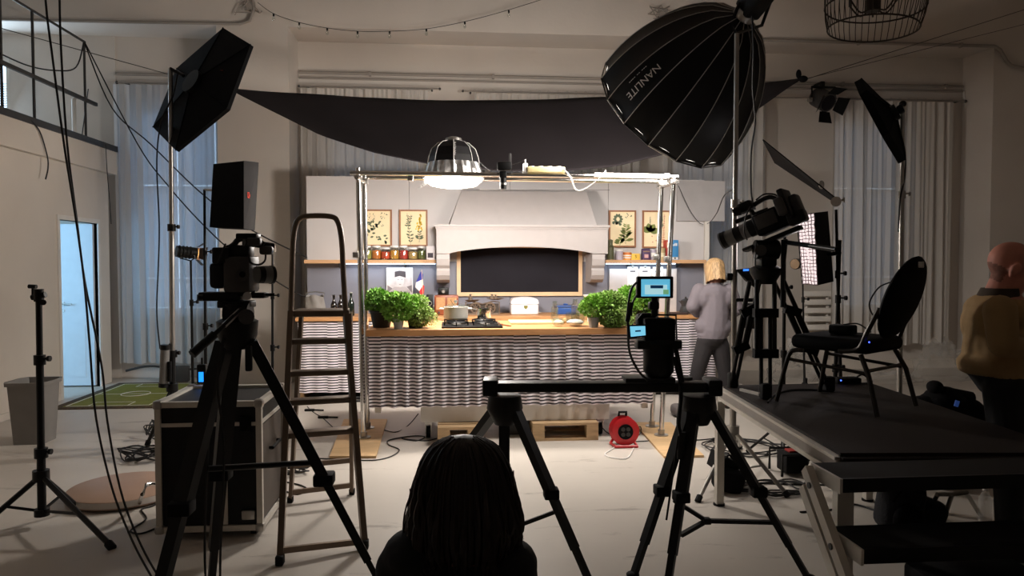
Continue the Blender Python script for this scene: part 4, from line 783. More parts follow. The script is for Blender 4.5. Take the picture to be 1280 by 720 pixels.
solo('white_cable', MB().tube(spline([barz(702) + V(0, -.03, .05), barz(710) + V(0, -.05, -.02), onp(720, 237, fa.y - .06), onp(733, 235, fa.y - .06), barz(748) + V(0, -.06, .0), barz(752) + V(0, -.06, .04)]), .006), M['card'], 'white cable looping under the rig from the power strip', 'cable')
solo('thin_wire', MB().tube([onp(600, 237, bLB.y), onp(762, 237.5, bLB.y)], .002, 5), M['rope'], 'thin wire strung level under the middle of the rig', 'wire')
solo('black_cable', MB().tube(spline([barz(600) + V(0, 0, .1), barz(612) + V(0, 0, .04), barz(622) + V(0, 0, .06), barz(640) + V(0, .02, .09), barz(658) + V(0, .02, .14)]), .004), M['cable'], 'thin black cable looping over the overhead camera', 'cable')
# ---------------------------------------------------------------- black canopy cloth
top = [(290, 111.5), (330, 114.5), (420, 120), (520, 125.5), (620, 126), (700, 124), (780, 120.5), (860, 115), (940, 106), (975, 102), (1001, 98)]
bot = [(290, 113.5), (330, 134), (400, 169), (470, 192), (540, 206), (620, 213.5), (700, 215), (770, 208), (840, 191), (900, 166), (950, 135), (985, 110), (1001, 100)]
def interp(tb, t):
    x = 290 + (1001 - 290) * t
    for a_, b_ in zip(tb, tb[1:]):
        if x <= b_[0] + 1e-6: k = (x - a_[0]) / (b_[0] - a_[0]); return x, a_[1] + (b_[1] - a_[1]) * k
    return tb[-1]
def fn(u, v):
    s_ = math.sin(math.pi * min(max(u, 0), 1)) ** .6
    a_ = PY(*interp(bot, u), 7.55 - .5 * s_); b_ = PY(*interp(top, u), 7.6 + .75 * s_)
    return a_.lerp(b_, v) + V(0, 0, -.16 * s_ * math.sin(math.pi * v) * (1 - v)) + V(0, .012 * math.sin(u * 40 + 5 * v), 0)
cn = thing('canopy_cloth', 'large black cloth stretched like a hammock above the kitchen set', 'cloth', PY(640, 215, 7.05))
cl = part('cloth', MB().grid(fn, 60, 14), M['cloth'], cn); sm = cl.modifiers.new('solid', 'SOLIDIFY'); sm.thickness = .006
eL, eR = fn(0, .5), fn(1, .5)
part('corner_knot', MB().ball(eL + V(-.03, 0, .0), (.06, .04, .03)), M['fabric'], cn); part('corner_knot', MB().ball(eR + V(.02, 0, 0), (.05, .04, .035)).ball(eR + V(-.03, 0, .05), (.03, .02, .05)), M['fabric'], cn)
def rope(pts, r_, label, m='rope', nm='rope', c='rope'): return solo(nm, MB().tube(pts, r_, 6), M[m], label, c)
rope([eL + V(-.06, 0, 0), PX(0, 35, LX + .03)], .004, 'thin rope from the black canopy to the mezzanine railing')
rope([eR + V(.06, 0, 0), PY(1290, 9, PYW - .01)], .004, 'thin rope from the right canopy corner up to the wall')
rope([eR + V(.06, 0, .005), PY(1290, 28, PYW - .01)], .003, 'second, fainter rope from the right canopy corner')
mp = V(X0, rz(106), 4.03)
rope(spline([mp, P(172, 180, 8.4), P(210, 232, 8.2), P(255, 282, 8.0), P(300, 322, 7.9), P(366, 364, 8.1), PY(388, 372, 8.47)]), .008, 'lower black cable slung from the mezzanine to the set', 'cable', 'slung_cable', 'cable')
rope(spline([mp + V(0, 0, -.01), P(140, 135, 8.5), P(188, 180, 8.3), P(250, 240, 8.1), P(310, 285, 8.1), PY(384, 322, 8.47)]), .008, 'upper black cable slung from the mezzanine to the set', 'cable', 'slung_cable', 'cable')
solo('slung_cable', MB().tube(spline([PX(0, 67, X0), PX(35, 82, X0), PX(68, 88, X0), PX(95, 84, X0), mp]), .008), M['cable'], 'black cable sagging along the mezzanine railing', 'cable')
solo('loose_cable', MB().tube(spline([PX(38, 150, LX + .08), PX(50, 165, LX + .09), PX(59, 195, LX + .09), PX(60, 210, LX + .09), PX(57, 224, LX + .09)]), .007), M['cable'], 'short black cable dangling down from the mezzanine edge', 'cable')
solo('loose_cable', MB().tube(spline([PX(132, 180, LX + .1), PX(134, 215, LX + .1), PX(137, 250, LX + .1), PX(139, 280, LX + .1)]), .005), M['cable'], 'thin black cable dangling at the corner beside the curtain', 'cable')
# ---------------------------------------------------------------- floor things in front of the set
b = PZ(780, 557); t = thing('cable_reel', 'red cable reel with black hub standing on the floor', 'cable reel', b); c = b + V(0, 0, .125); k = 1 / 150.
for dy in (-.05, .05):
    part('flange', MB().lathe([(.028, 0), (.10, 0), (.115, .006), (.10, .012), (.028, .012)], c + V(0, dy, 0), 28, Matrix.Rotation(-math.pi / 2, 3, 'X')), M['red'], t)
part('drum', MB().cyl(c + V(0, -.04, 0), c + V(0, .05, 0), .07, n=24), M['rubber'], t); hub = part('socket_plate', MB().cyl(c + V(0, -.058, 0), c + V(0, -.045, 0), .062, n=24), M['blackm'], t)
for i in range(4): part('socket', MB().cyl(c + V(.03 * math.cos(i * 1.57 + .8), -.062, .03 * math.sin(i * 1.57 + .8)), c + V(.03 * math.cos(i * 1.57 + .8), -.058, .03 * math.sin(i * 1.57 + .8)), .017), M['grey'], hub)
part('stand', MB().tube([b + V(-.09, -.08, .012), b + V(.09, -.08, .012), b + V(.1, .05, .012), b + V(.06, .07, .06), c + V(.0, .07, .09), b + V(-.06, .07, .06), b + V(-.1, .05, .012)], .012, 8, True), M['red'], t)
part('handle', MB().tube([c + V(-.03, .07, .09), c + V(-.03, .05, .14), c + V(.03, .05, .14), c + V(.03, .07, .09)], .011), M['blackm'], t)
def fcable(pxs, r_, label, m='cable', z=None, k=6, nm='floor_cable'):
    pts = [(PZ(p[0], p[1], r_ + (p[2] if len(p) > 2 else 0))) for p in pxs]
    return solo(nm, MB().tube(spline(pts, k), r_, 6), M[m], label, 'cable')
fcable([(773, 548), (768, 559), (756, 568), (770, 573), (785, 572), (792, 560)], .005, 'thin white cable lying in front of the cable reel', 'card')
fcable([(748, 528, .1), (758, 540, .02), (770, 546, .0), (764, 547)], .005, 'black cable running from the pallet to the reel')
fcable([(794, 552), (810, 551), (835, 548), (870, 550), (900, 548), (930, 552), (990, 556)], .005, 'black cable running right from the reel over the plywood')
fcable([(792, 540, .04), (800, 533, .05), (801, 541), (792, 549)], .004, 'small loop of black cable beside the reel')
fcable([(400, 573), (440, 575), (470, 575), (490, 570), (499, 562), (486, 556), (487, 550), (515, 545), (531, 546), (520, 551), (502, 548), (530, 551), (546, 548)], .005, 'black cable looping across the floor from the ladder to the pallet')
fcable([(523, 517, .12), (510, 532), (495, 540), (478, 537), (462, 534)], .004, 'thin black cable from the rig foot to the island')
for p, lb in (((387, 514), 'small black plug connector on the floor behind the ladder'), ((404, 523), 'second small black connector further along the floor cable')):
    q = PZ(*p); solo('cable_connector', MB().rbox(q + UP * .012, (.1, .03, .024), .008).cyl(q + V(.05, 0, .012), q + V(.14, -.01, .01), .008), M['rubber'], lb, 'connector')
fcable([(384, 508), (390, 514), (404, 523), (418, 536), (428, 548)], .004, 'thin cable joining the small connectors behind the ladder')
solo('cable_bundle', MB().tube(spline([V(BX0 + .1, 7.93, .022), V(-1.2, 7.94, .05), V(-.9, 7.93, .03), V(-.7, 7.94, .06), V(-.45, 7.93, .022)]), .02).tube(spline([V(-1.3, 7.90, .012), V(-1.0, 7.87, .012), V(-.6, 7.89, .012)]), .012), M['cable'], 'thick black cable bundle under the rear striped curtain', 'cable')

# ---------------------------------------------------------------- light stands and lamps on the left
def stand(name, label, base, ztop, feet, hub=.4, r_=.016, m='black', m2=None, top=None, secs=(.0, .45, .75, 1.0), knob=True):
    base = Vector(base); top = Vector(top) if top else V(base.x, base.y, ztop); m2 = m2 or m; z0 = base.z
    t = thing(name, label, 'light stand', base)
    lo = base + UP * .07; n = len(secs) - 1
    for i in range(n):
        a_ = lo.lerp(top, secs[i]); b_ = lo.lerp(top, secs[i + 1]); rr = r_ * (1.15 - .3 * i / max(1, n - 1)); s_ = part('pole_section', MB().cyl(a_, b_, rr, n=12), M[m if i == 0 else m2], t)
        if i < n - 1:
            co = part('collar', MB().cyl(b_ - UP * .035, b_ + UP * .02, rr * 1.55, n=12), M[m], t)
            if knob: part('knob', MB().cyl(b_, b_ + RGT * .05, .006).cyl(b_ + RGT * .045, b_ + RGT * .06, .016), M[m], co)
    hb = part('leg_hub', MB().cyl(base + UP * (hub - .03), base + UP * (hub + .03), r_ * 2.2, n=12), M[m], t); part('lower_ring', MB().cyl(base + UP * .06, base + UP * .1, r_ * 2, n=12), M[m], t)
    for f in feet:
        f = Vector(f); f.z = z0 + .01; h = base + UP * hub; lg = part('leg', MB().cyl(h, f, r_ * .75, n=8), M[m], t); part('foot', MB().cyl(f + (h - f) * .06, f + V(0, 0, -.004), r_ * 1.1, n=8), M['rubber'], lg)
        part('brace', MB().cyl(base + UP * .085, h.lerp(f, .55), r_ * .45, n=6), M[m], t)
    return t
def feet3(base, r_, az): return [Vector(base) + V(r_ * math.cos(az + i * 2.094), r_ * math.sin(az + i * 2.094), 0) for i in range(3)]
def softbox(t, C, n, R_, dep, lip, ns, rot, front, fab='fabric', upv=UP):
    Rm = frame_R(n, upv); n = Vector(n).normalized()
    def rp(r_, i, off): a = rot + 2 * math.pi * i / ns; return C + Rm @ V(r_ * math.cos(a), r_ * math.sin(a), 0) - n * off
    for i in range(ns):
        part('fabric_panel', MB().add([rp(R_, i, 0), rp(R_, i + 1, 0), rp(R_, i + 1, lip), rp(R_, i, lip), rp(R_ * .13, i + 1, lip + dep), rp(R_ * .13, i, lip + dep)], [(0, 1, 2, 3), (3, 2, 4, 5)]), M[fab], t, False)
        part('edge_rod', MB().cyl(rp(R_ * 1.005, i, lip), rp(R_ * .135, i, lip + dep + .003), .004, n=6), M[fab], t)
    part('diffuser', MB().add([rp(R_ * .98, i, .01) for i in range(ns)], [tuple(range(ns))]), M[front], t, False)
    part('speed_ring', MB().cyl(C - n * (lip + dep - .01), C - n * (lip + dep + .03), R_ * .17, n=16), M['black'], t)
    return C - n * (lip + dep + .03)
def lamp_head(t, a, n, L_, w_, m='black'):
    n = Vector(n).normalized(); R_ = frame_R(n); return part('lamp_head', MB().rbox(a - n * L_ / 2, (w_, w_, L_), .012, R_), M[m], t)
# tall stand with hexagonal softbox
b = PZ(216.5, 562); s1 = stand('light_stand', 'tall chrome stand carrying the large tilted softbox behind the road case', b, 0, feet3(b, .3, .52), .5, .02, 'black', 'steel', top=P(213, 86, (b).dot(FWD)), secs=(0, .24, .58, 1.0))
dd = b.dot(FWD); k = dd / FPX
M['diffoff'] = mat('unlit_diffuser', (200, 198, 196), .8, var=.03)
nn = (RGT * .525 - UP * .394 + FWD * .752).normalized(); C = P(254, 111.5, dd + .1); m_ = RGT * .726 - UP * .53 + FWD * .438; m_ = m_ - nn * m_.dot(nn); fr_ = frame_R(nn); hr0 = math.atan2(m_.dot(fr_.col[1]), m_.dot(fr_.col[0]))
t = thing('hexagonal_softbox', 'large black hexagonal softbox tilted down on the tall chrome stand', 'softbox', C - UP * .3)
e_ = softbox(t, C, nn, 91 * k, .06, .03, 6, hr0, 'diffoff'); part('tilt_bracket', MB().cyl(e_ - nn.normalized() * .06, P(213, 86, dd), .014), M['black'], t)
part('red_badge', MB().rbox(P(277.5, 88, dd - .085), (.02, .004, .022), .002, frame_R(-FWD)), mat('red_badge', (140, 60, 52), .5), t)
solo('lamp_cable', MB().tube(spline([P(222, 92, dd - .03), P(216, 120, dd - .03), P(202, 150, dd - .02), P(196, 200, dd), P(199, 280, dd), P(198, 330, dd), P(196, 390, dd), P(200, 436, dd)]), .006), M['cable'], 'black lamp cable hanging beside the tall chrome stand', 'cable')
t = thing('lamp_ballast', 'grey cylindrical ballast hanging low on the tall chrome stand', 'ballast', P(207, 482, dd - .04)); part('body', MB().cyl(P(206.5, 434, dd - .05), P(204.5, 481, dd - .05), .034, n=18), M['midgrey'], t); part('end_cap', MB().cyl(P(206.6, 431, dd - .05), P(206.4, 437, dd - .05), .037, n=18), M['black'], t); part('end_cap', MB().cyl(P(204.6, 479, dd - .05), P(204.3, 484, dd - .05), .037, n=18), M['black'], t); part('plug', MB().cyl(P(212, 452, dd - .06), P(212, 477, dd - .06), .016), M['blackm'], t); part('strap', MB().cyl(P(207, 436, dd - .05), P(214, 428, dd), .006), M['black'], t)
# square softbox on black stand
b = PZ(258, 555); ds = b.dot(FWD); stand('light_stand', 'thin black stand holding the square softbox behind the left camera', b, 0, feet3(b, .26, -.3), .4, .012, top=P(255.5, 237, ds))
dq = ds - .15
cs_ = [P(262, 284, dq + .12), P(305, 286, dq), P(318.5, 288, dq + .2), P(278, 286, dq + .32), P(266.5, 205, dq + .12), P(305, 201, dq), P(323.5, 203, dq + .2), P(284, 204, dq + .32)]
t = thing('square_softbox', 'black square softbox with a small red logo', 'softbox', cs_[0]); part('shell', MB().hexa(cs_), M['fabric'], t, False); m_ = mat('softbox_grey_side', (40, 38, 38), .8, var=.1, spec=.3)
e1 = [p - FWD * .004 for p in (cs_[1], cs_[2], cs_[6], cs_[5])]; part('side_panel', MB().add(e1, [(0, 1, 2, 3)]), m_, t, False)
part('mounting_rod', MB().cyl(P(256, 237, ds), P(268, 238, ds), .01), M['steel'], t)
u_ = (cs_[2] - cs_[1]).normalized(); q = P(311, 244, dq + .055)
for i, (dx, dz, w_, h_) in enumerate(((-.02, 0, .008, .045), (0, .0, .008, .03), (.0, .02, .025, .008), (0, -.02, .03, .008), (.016, 0, .01, .02))): part('logo_mark', MB().rbox(q + u_ * dx + UP * dz, (w_, .003, h_), .001, Matrix.Rotation(math.atan2(u_.y, u_.x), 3, 'Z')), mat('logo_red_%d' % i, (214, 62, 44), .5), t, False)
# small fresnel with warm glow
b = PZ(242, 540); df = b.dot(FWD); stand('light_stand', 'slim black stand under the small fresnel lamp', b, 0, feet3(b, .4, 1.0), .4, .011, top=P(238.5, 326, df))
t = thing('fresnel_lamp', 'small lit fresnel lamp with barn doors and amber glow', 'lamp', P(237, 324, df)); n_ = (RGT * .75 + FWD * .6 - UP * .1).normalized(); C = P(234, 315.5, df)
part('housing', MB().cyl(C - n_ * .09, C + n_ * .08, .05, n=18), M['black'], t)
for i in range(4): part('cooling_fin', MB().cyl(C - n_ * (.07 - i * .03), C - n_ * (.063 - i * .03), .056, n=18), M['black'], t)
part('lens', MB().cyl(C + n_ * .078, C + n_ * .084, .042, n=18), mat_emit('warm_lens', (255, 196, 110), 4), t); Rf = frame_R(n_)
for i in range(4):
    a = i * math.pi / 2; o1 = C + n_ * .085 + Rf @ V(.055 * math.cos(a), .055 * math.sin(a), 0); o2 = C + n_ * .14 + Rf @ V(.10 * math.cos(a), .10 * math.sin(a), 0); s_ = Rf @ V(-math.sin(a), math.cos(a), 0)
    part('barn_door', MB().add([o1 - s_ * .045, o1 + s_ * .045, o2 + s_ * .06, o2 - s_ * .06], [(0, 1, 2, 3)]), mat('barn_door_brown_%d' % i, (60, 44, 32), .5), t, False)
part('yoke', MB().tube([C + RGT * .06, C + RGT * .065 - UP * .05, P(238.5, 326, df), C - RGT * .065 - UP * .05, C - RGT * .06], .006), M['black'], t)
area('fresnel_light', C + n_ * .09, n_, .08, 3, (1, .7, .4))
# third thin stand between camera and ladder
b = PZ(341, 540); d3 = b.dot(FWD); stand('light_stand', 'thin black stand between the left camera and the ladder', b, 0, feet3(b, .22, .6), .28, .011, top=P(340.5, 315, d3))
t = thing('stand_clamp', 'small grip clamp on top of the stand beside the camera lens', 'clamp', P(340.5, 315, d3)); part('head', MB().cyl(P(337, 311, d3), P(344, 311, d3), .03, n=14), M['steel'], t); part('arm', MB().cyl(P(340, 311, d3), P(330, 308, d3), .01), M['steel'], t)
# foreground stand
b = P(51.5, 600, 4.1); b.z = 0; fg = [PZ(141, 687), PZ(-32, 668), PZ(99, 637)]
stand('light_stand', 'empty black stand with spigot clamp in front of the waste bin', b, 0, fg, .29, .02, top=P(48.5, 372, 4.1), secs=(0, .29, .72, 1.0))
q = P(48.5, 368, 4.1); t = thing('spigot_clamp', 'black spigot clamp with knobs on the empty foreground stand', 'clamp', q - UP * .02); part('cross_arm', MB().cyl(P(40, 372, 4.1), P(57, 368, 4.1), .016), M['black'], t); part('t_screw', MB().cyl(P(41, 370, 4.1), P(41, 360, 4.1), .007).cyl(P(36, 358, 4.1), P(45.5, 358.5, 4.1), .012), M['black'], t); part('knob', MB().cyl(P(54, 378, 4.05), P(54, 378, 4.0), .016), M['black'], t); part('barrel', MB().cyl(q - UP * .04, q + UP * .03, .026, n=14), M['black'], t)

# ---------------------------------------------------------------- floor things on the left
# waste bin
b = PZ(38, 553); y0 = PZ(38, 556).y; x0, x1 = PZ(14, 556).x, PZ(59, 553).x; zt_ = P(36, 476, b.dot(FWD)).z
t = thing('waste_bin', 'grey plastic waste bin against the left wall', 'bin', ((x0 + x1) / 2, y0 + .13, 0)); M['bin'] = mat('bin_grey', (122, 118, 114), .55, var=.05)
def ringp(z, g, y_=0): w_, d_ = (x1 - x0) / 2 + g, .13 + g; cx, cy = (x0 + x1) / 2, y0 + .13; return [V(cx + sx * w_ * .98 ** 0 - (sx * .0), cy + sy * d_, z) for sx, sy in ((-1, -.6), (-.8, -1), (.8, -1), (1, -.6), (1, .6), (.8, 1), (-.8, 1), (-1, .6))]
lay = [ringp(0, 0), ringp(zt_ - .03, .03), ringp(zt_ - .03, .045), ringp(zt_, .047), ringp(zt_, .03), ringp(.02, -.01)]
mb = MB(); vs_ = [p for l in lay for p in l]; fs = [tuple(range(8))] + [(i * 8 + j, i * 8 + (j + 1) % 8, (i + 1) * 8 + (j + 1) % 8, (i + 1) * 8 + j) for i in range(5) for j in range(8)] + [tuple(range(40, 48))]
part('body', mb.add(vs_, fs), M['bin'], t)
# football-pitch rug
def rugmat():
    m = mat('pitch_rug_green', (118, 122, 48), .95, var=.12, scale=12, bump=.4, bscale=120); return m
rx0, rx1, ry0, ry1 = -4.03, -2.98, 7.72, 9.32
t = thing('pitch_rug', 'green rug printed as a football pitch on the floor by the door', 'rug', ((rx0 + rx1) / 2, 8.5, 0)); part('border', MB().rbox(((rx0 + rx1) / 2, (ry0 + ry1) / 2, .006), (rx1 - rx0, ry1 - ry0, .012), .004), mat('rug_crowd_border', (74, 60, 44), .95, var=.6, scale=40), t)
part('pitch', MB().bb(rx0 + .09, rx1 - .09, ry0 + .09, ry1 - .09, .012, .0135), rugmat(), t, False); wl = M['card']; z0, z1 = .0136, .0146; cx, cy = (rx0 + rx1) / 2, (ry0 + ry1) / 2; e0, e1, e2, e3 = rx0 + .11, rx1 - .11, ry0 + .11, ry1 - .11
mb = MB().bb(e0, e1, e2, e2 + .012, z0, z1).bb(e0, e1, e3 - .012, e3, z0, z1).bb(e0, e0 + .012, e2, e3, z0, z1).bb(e1 - .012, e1, e2, e3, z0, z1).bb(e0, e1, cy - .006, cy + .006, z0, z1)
for s_, yq in ((1, e2), (-1, e3)): mb.bb(cx - .2, cx - .19, min(yq, yq + s_ * .2), max(yq, yq + s_ * .2), z0, z1).bb(cx + .19, cx + .2, min(yq, yq + s_ * .2), max(yq, yq + s_ * .2), z0, z1).bb(cx - .2, cx + .2, yq + s_ * .2 - .005, yq + s_ * .2 + .005, z0, z1)
mb.tube([(cx + .15 * math.cos(a * .2618), cy + .15 * math.sin(a * .2618), z0) for a in range(24)], .005, 4, True); part('white_lines', mb, wl, t, False, kind='stuff')
solo('wiring_box', MB().rbox(V(-3.4, 9.42, .1), (.35, .08, .2), .02).tube(spline([V(-4.0, 9.45, .14), V(-3.7, 9.42, .2), V(-3.3, 9.43, .15), V(-2.95, 9.45, .18)]), .015), M['grey'], 'dusty dark cable trunking under the left curtain', 'trunking')
# round tabletop lying on the floor
c = PZ(156, 613, .035); t = thing('round_tabletop', 'round tan tabletop lying on the floor beside the road case', 'tabletop', V(c.x, c.y, 0))
part('top', MB().lathe([(.32, .0), (.33, .006), (.33, .05), (.32, .056), (0, .056)], V(c.x, c.y, .01), 48), mat('tabletop_tan', (164, 134, 114), .5, var=.08, scale=2), t); part('edge_band', MB().lathe([(.3315, .012), (.3315, .048)], V(c.x, c.y, .01), 48), mat('edge_band_white', (206, 198, 190), .5), t)
q0, q1 = PZ(173, 631), P(185, 605, 4.35); part('folded_leg', MB().tube([PZ(173, 632), P(178, 618, 4.2), P(183, 606, 4.25), P(190, 604.5, 4.3), P(207, 607, 4.35)], .012, 8), M['chrome'], t)
# coiled cables on the floor
def coil(px, py, n, rx, ry, label, seed, zmax=.08):
    r = random.Random(seed); c = PZ(px, py); pts = []
    for i in range(n * 8):
        a = i * .785 + r.uniform(-.2, .2); k_ = r.uniform(.55, 1.1); pts.append(c + V(rx * k_ * math.cos(a) + r.uniform(-.04, .04), ry * k_ * math.sin(a), .008 + r.uniform(0, zmax)))
    return solo('cable_coil', MB().tube(spline(pts, 4), .0055, 5), M['cable'], label, 'cable')
coil(186, 573, 8, .2, .16, 'tangled heap of black cable beside the road case', 3)
coil(196, 548, 3, .10, .12, 'small standing coil of black cable behind the road case', 4, .14)
coil(356, 592, 5, .15, .10, 'messy heap of black cable behind the ladder feet', 5, .05)
fcable([(333, 620), (350, 613), (372, 618), (383, 610), (360, 603), (345, 607), (334, 612)], .005, 'loose end of black cable beside the ladder foot')
fcable([(206, 600), (204, 620, .02), (192, 632), (177, 637), (183, 648), (170, 658), (163, 664), (175, 667), (195, 660), (206, 652)], .005, 'thin black cable curling under the round tabletop')
# two long cables hanging down from above
hangA = [P(44, -330, 3.3), P(50, -120, 3.3), P(57, 0, 3.3), P(66, 75, 3.3), P(80, 180, 3.3), P(95, 275, 3.3), P(105, 350, 3.3), P(112, 430, 3.3), P(120, 522, 3.3), P(140, 610, 3.3), P(165, 675, 3.25), P(190, 722, 3.2), PZ(230, 790)]
hangB = [P(73, -330, 3.34), P(74, -120, 3.34), P(74.5, 0, 3.34), P(77, 75, 3.34), P(84, 180, 3.34), P(96, 275, 3.34), P(106, 352, 3.34), P(127, 457, 3.34), P(134, 525, 3.34), P(150, 610, 3.34), P(172, 672, 3.3), P(199, 722, 3.25), PZ(250, 795)]
for h_, lb in ((hangA, 'long black cable hanging from the ceiling to the floor, kinked low down'), (hangB, 'long black cable hanging beside the kinked one from the ceiling')):
    h_[0].z = CZ; solo('hanging_cable', MB().tube(spline(h_, 5), .005, 6), M['cable'], lb, 'cable')
# ---------------------------------------------------------------- road case, ladder
R5 = Matrix.Rotation(-YAW, 3, 'Z')
def cbox(mb, a, b, t, bm, d, dep, r_=.004):
    c = P((a + b) / 2, (t + bm) / 2, d) + FWD * dep / 2; w_ = (b - a) / FPX * d; h = (bm - t) / FPX * d
    mb.rbox(c, (w_, dep, h), min(r_, w_ * .3, h * .3, dep * .3), R5); return mb
cx0, cx1, cy0, cy1, cz0, cz1 = -1.545, -1.02, 4.03, 4.55, .06, .735
t = thing('road_case', 'black flight case with aluminium edges standing behind the tripod', 'road case', ((cx0 + cx1) / 2, 4.3, 0))
M['laminate'] = mat('case_black_laminate', (15, 15, 15), .5, var=.15, bump=.1, bscale=200, spec=.3); M['caseside'] = mat('case_side_brown', (72, 62, 54), .6, var=.25, scale=4)  # side panel is lighter and browner than the black laminate
part('body', MB().bb(cx0, cx1, cy0, cy1, cz0, cz1), M['laminate'], t, False)
g = .024; e = .006
for x in (cx0, cx1):
    for y in (cy0, cy1): part('edge_trim', MB().box((x, y, (cz0 + cz1) / 2), (g + e, g + e, cz1 - cz0)), M['alu'], t, False)
    for z in (cz0, cz1): part('edge_trim', MB().box((x, (cy0 + cy1) / 2, z), (g + e, cy1 - cy0, g + e)), M['alu'], t, False)
for y in (cy0, cy1):
    for z in (cz0, cz1): part('edge_trim', MB().box(((cx0 + cx1) / 2, y, z), (cx1 - cx0, g + e, g + e)), M['alu'], t, False)
    for x in (cx0, cx1):
        for z in (cz0, cz1): part('ball_corner', MB().rbox((x, y, z), (.05, .05, .05), .015), M['steel'], t)
part('centre_strip', MB().bb(-1.215, -1.19, cy0 - .008, cy0, cz0 + .02, cz1 - .15), M['alu'], t, False); part('lid_strip', MB().bb(cx0, cx1 + .006, cy0 - .007, cy1, cz1 - .12, cz1 - .10), M['alu'], t, False)
part('side_panel', MB().bb(cx1, cx1 + .004, cy0 + .03, cy1 - .03, cz0 + .03, cz1 - .13), M['caseside'], t, False)
part('latch', MB().rbox((-1.08, cy0 - .01, cz0 + .07), (.07, .02, .05), .005), M['steel'], t); part('latch', MB().rbox((-1.09, cy0 - .01, cz1 - .11), (.06, .02, .08), .005), M['blackm'], t)
part('handle', MB().tube([(cx1 + .01, 4.2, .45), (cx1 + .03, 4.2, .45), (cx1 + .03, 4.38, .45), (cx1 + .01, 4.38, .45)], .01), M['blackm'], t)
for x in (cx0 + .05, cx1 - .05):
    for y in (cy0 + .07, cy1 - .07): part('wheel', MB().cyl((x - .015, y, .03), (x + .015, y, .03), .03, n=14), M['rubber'], t)
q = P(253, 487, 4.45); q.z = cz1 + .018; t = thing('battery_charger', 'small black device with a glowing blue display on the flight case', 'charger', q); part('body', MB().rbox(q + UP * .06, (.055, .04, .12), .008), M['black'], t); part('display', MB().bb(q.x - .014, q.x + .014, q.y - .0225, q.y - .02, q.z + .015, q.z + .075), mat_emit('display_blue', (30, 140, 255), 1.6), t, False); part('antenna', MB().cyl(q + UP * .12, q + UP * .16, .006), M['black'], t)
# step ladder
A, B, Cc, Dd = PZ(350, 706), PZ(456, 686), PZ(363, 628), PZ(440, 618)
TL, TR = P(363.5, 390, 4.14), P(432, 390, 4.18); TR.z = TL.z
M['ladder'] = mat('ladder_alu_worn', (120, 104, 90), .45, .7, var=.15, scale=6)
t = thing('step_ladder', 'worn aluminium step ladder with a hoop rail in front of the set', 'ladder', ((A + Dd) / 2).xy.to_3d())
for a_, b_ in ((A, TL), (B, TR)):
    ra = part('front_rail', MB().bar(a_, b_, .03, .045), M['ladder'], t); part('foot', MB().rbox(a_ + UP * .025, (.04, .05, .05), .008), M['rubber'], ra)
TLb, TRb = TL + V(.02, .2, -.02), TR + V(0, .2, -.02)
for a_, b_ in ((Cc, TLb), (Dd, TRb)):
    ra = part('rear_rail', MB().bar(a_, b_, .022, .03), M['ladder'], t); part('foot', MB().rbox(a_ + UP * .02, (.035, .04, .04), .006), M['rubber'], ra)
hp = spline([TL, P(365, 340, 4.17), P(366.5, 300, 4.19), P(371, 278, 4.2), P(382, 270.5, 4.2), P(412, 270.5, 4.22), P(422, 277, 4.22), P(427, 300, 4.21), P(429, 340, 4.2), TR], 5)
part('hoop_rail', MB().tube(hp, .0155, 10), M['ladder'], t)
part('platform', MB().rbox((TL + TRb) / 2, ((TR - TL).length, .24, .035), .006, Matrix.Rotation(math.atan2((TR - TL).y, (TR - TL).x), 3, 'Z')), M['ladder'], t)
for pl_, pr_ in (((363, 428), (434, 426)), ((361.5, 467), (436, 465)), ((360, 503), (438.5, 500)), ((358, 545), (443, 539))):
    def onrail(p, a_, b_):
        best = min((abs((lambda w_: 0)(0)) + abs(screen(a_.lerp(b_, k / 200))[1] - p[1]), k) for k in range(201)); return a_.lerp(b_, best[1] / 200)
    def screen(v):
        d_ = v - CAMP; f = d_.dot(FWD); u = d_.z; x = d_.dot(RGT); zf_ = f * math.cos(PIT) - u * math.sin(PIT); yu = f * math.sin(PIT) + u * math.cos(PIT); return 640 + FPX * x / zf_, 360 - FPX * yu / zf_
    a_, b_ = onrail(pl_, A, TL), onrail(pr_, B, TR); m_ = (a_ + b_) / 2; part('step', MB().rbox(m_ + V(0, .03, 0), ((b_ - a_).length, .085, .03), .005, Matrix.Rotation(math.atan2((b_ - a_).y, (b_ - a_).x), 3, 'Z')), M['ladder'], t)
part('bottom_bar', MB().bar(A.lerp(TL, .05), B.lerp(TR, .03), .02, .03), M['ladder'], t)
for k_ in (.055, .2): part('rear_bar', MB().bar(Cc.lerp(TLb, k_), Dd.lerp(TRb, k_), .02, .03), M['ladder'], t)
for a_, b_ in ((A.lerp(TL, .45), Cc.lerp(TLb, .45)), (B.lerp(TR, .45), Dd.lerp(TRb, .45))): part('spreader', MB().bar(a_, b_, .008, .02), M['ladder'], t)

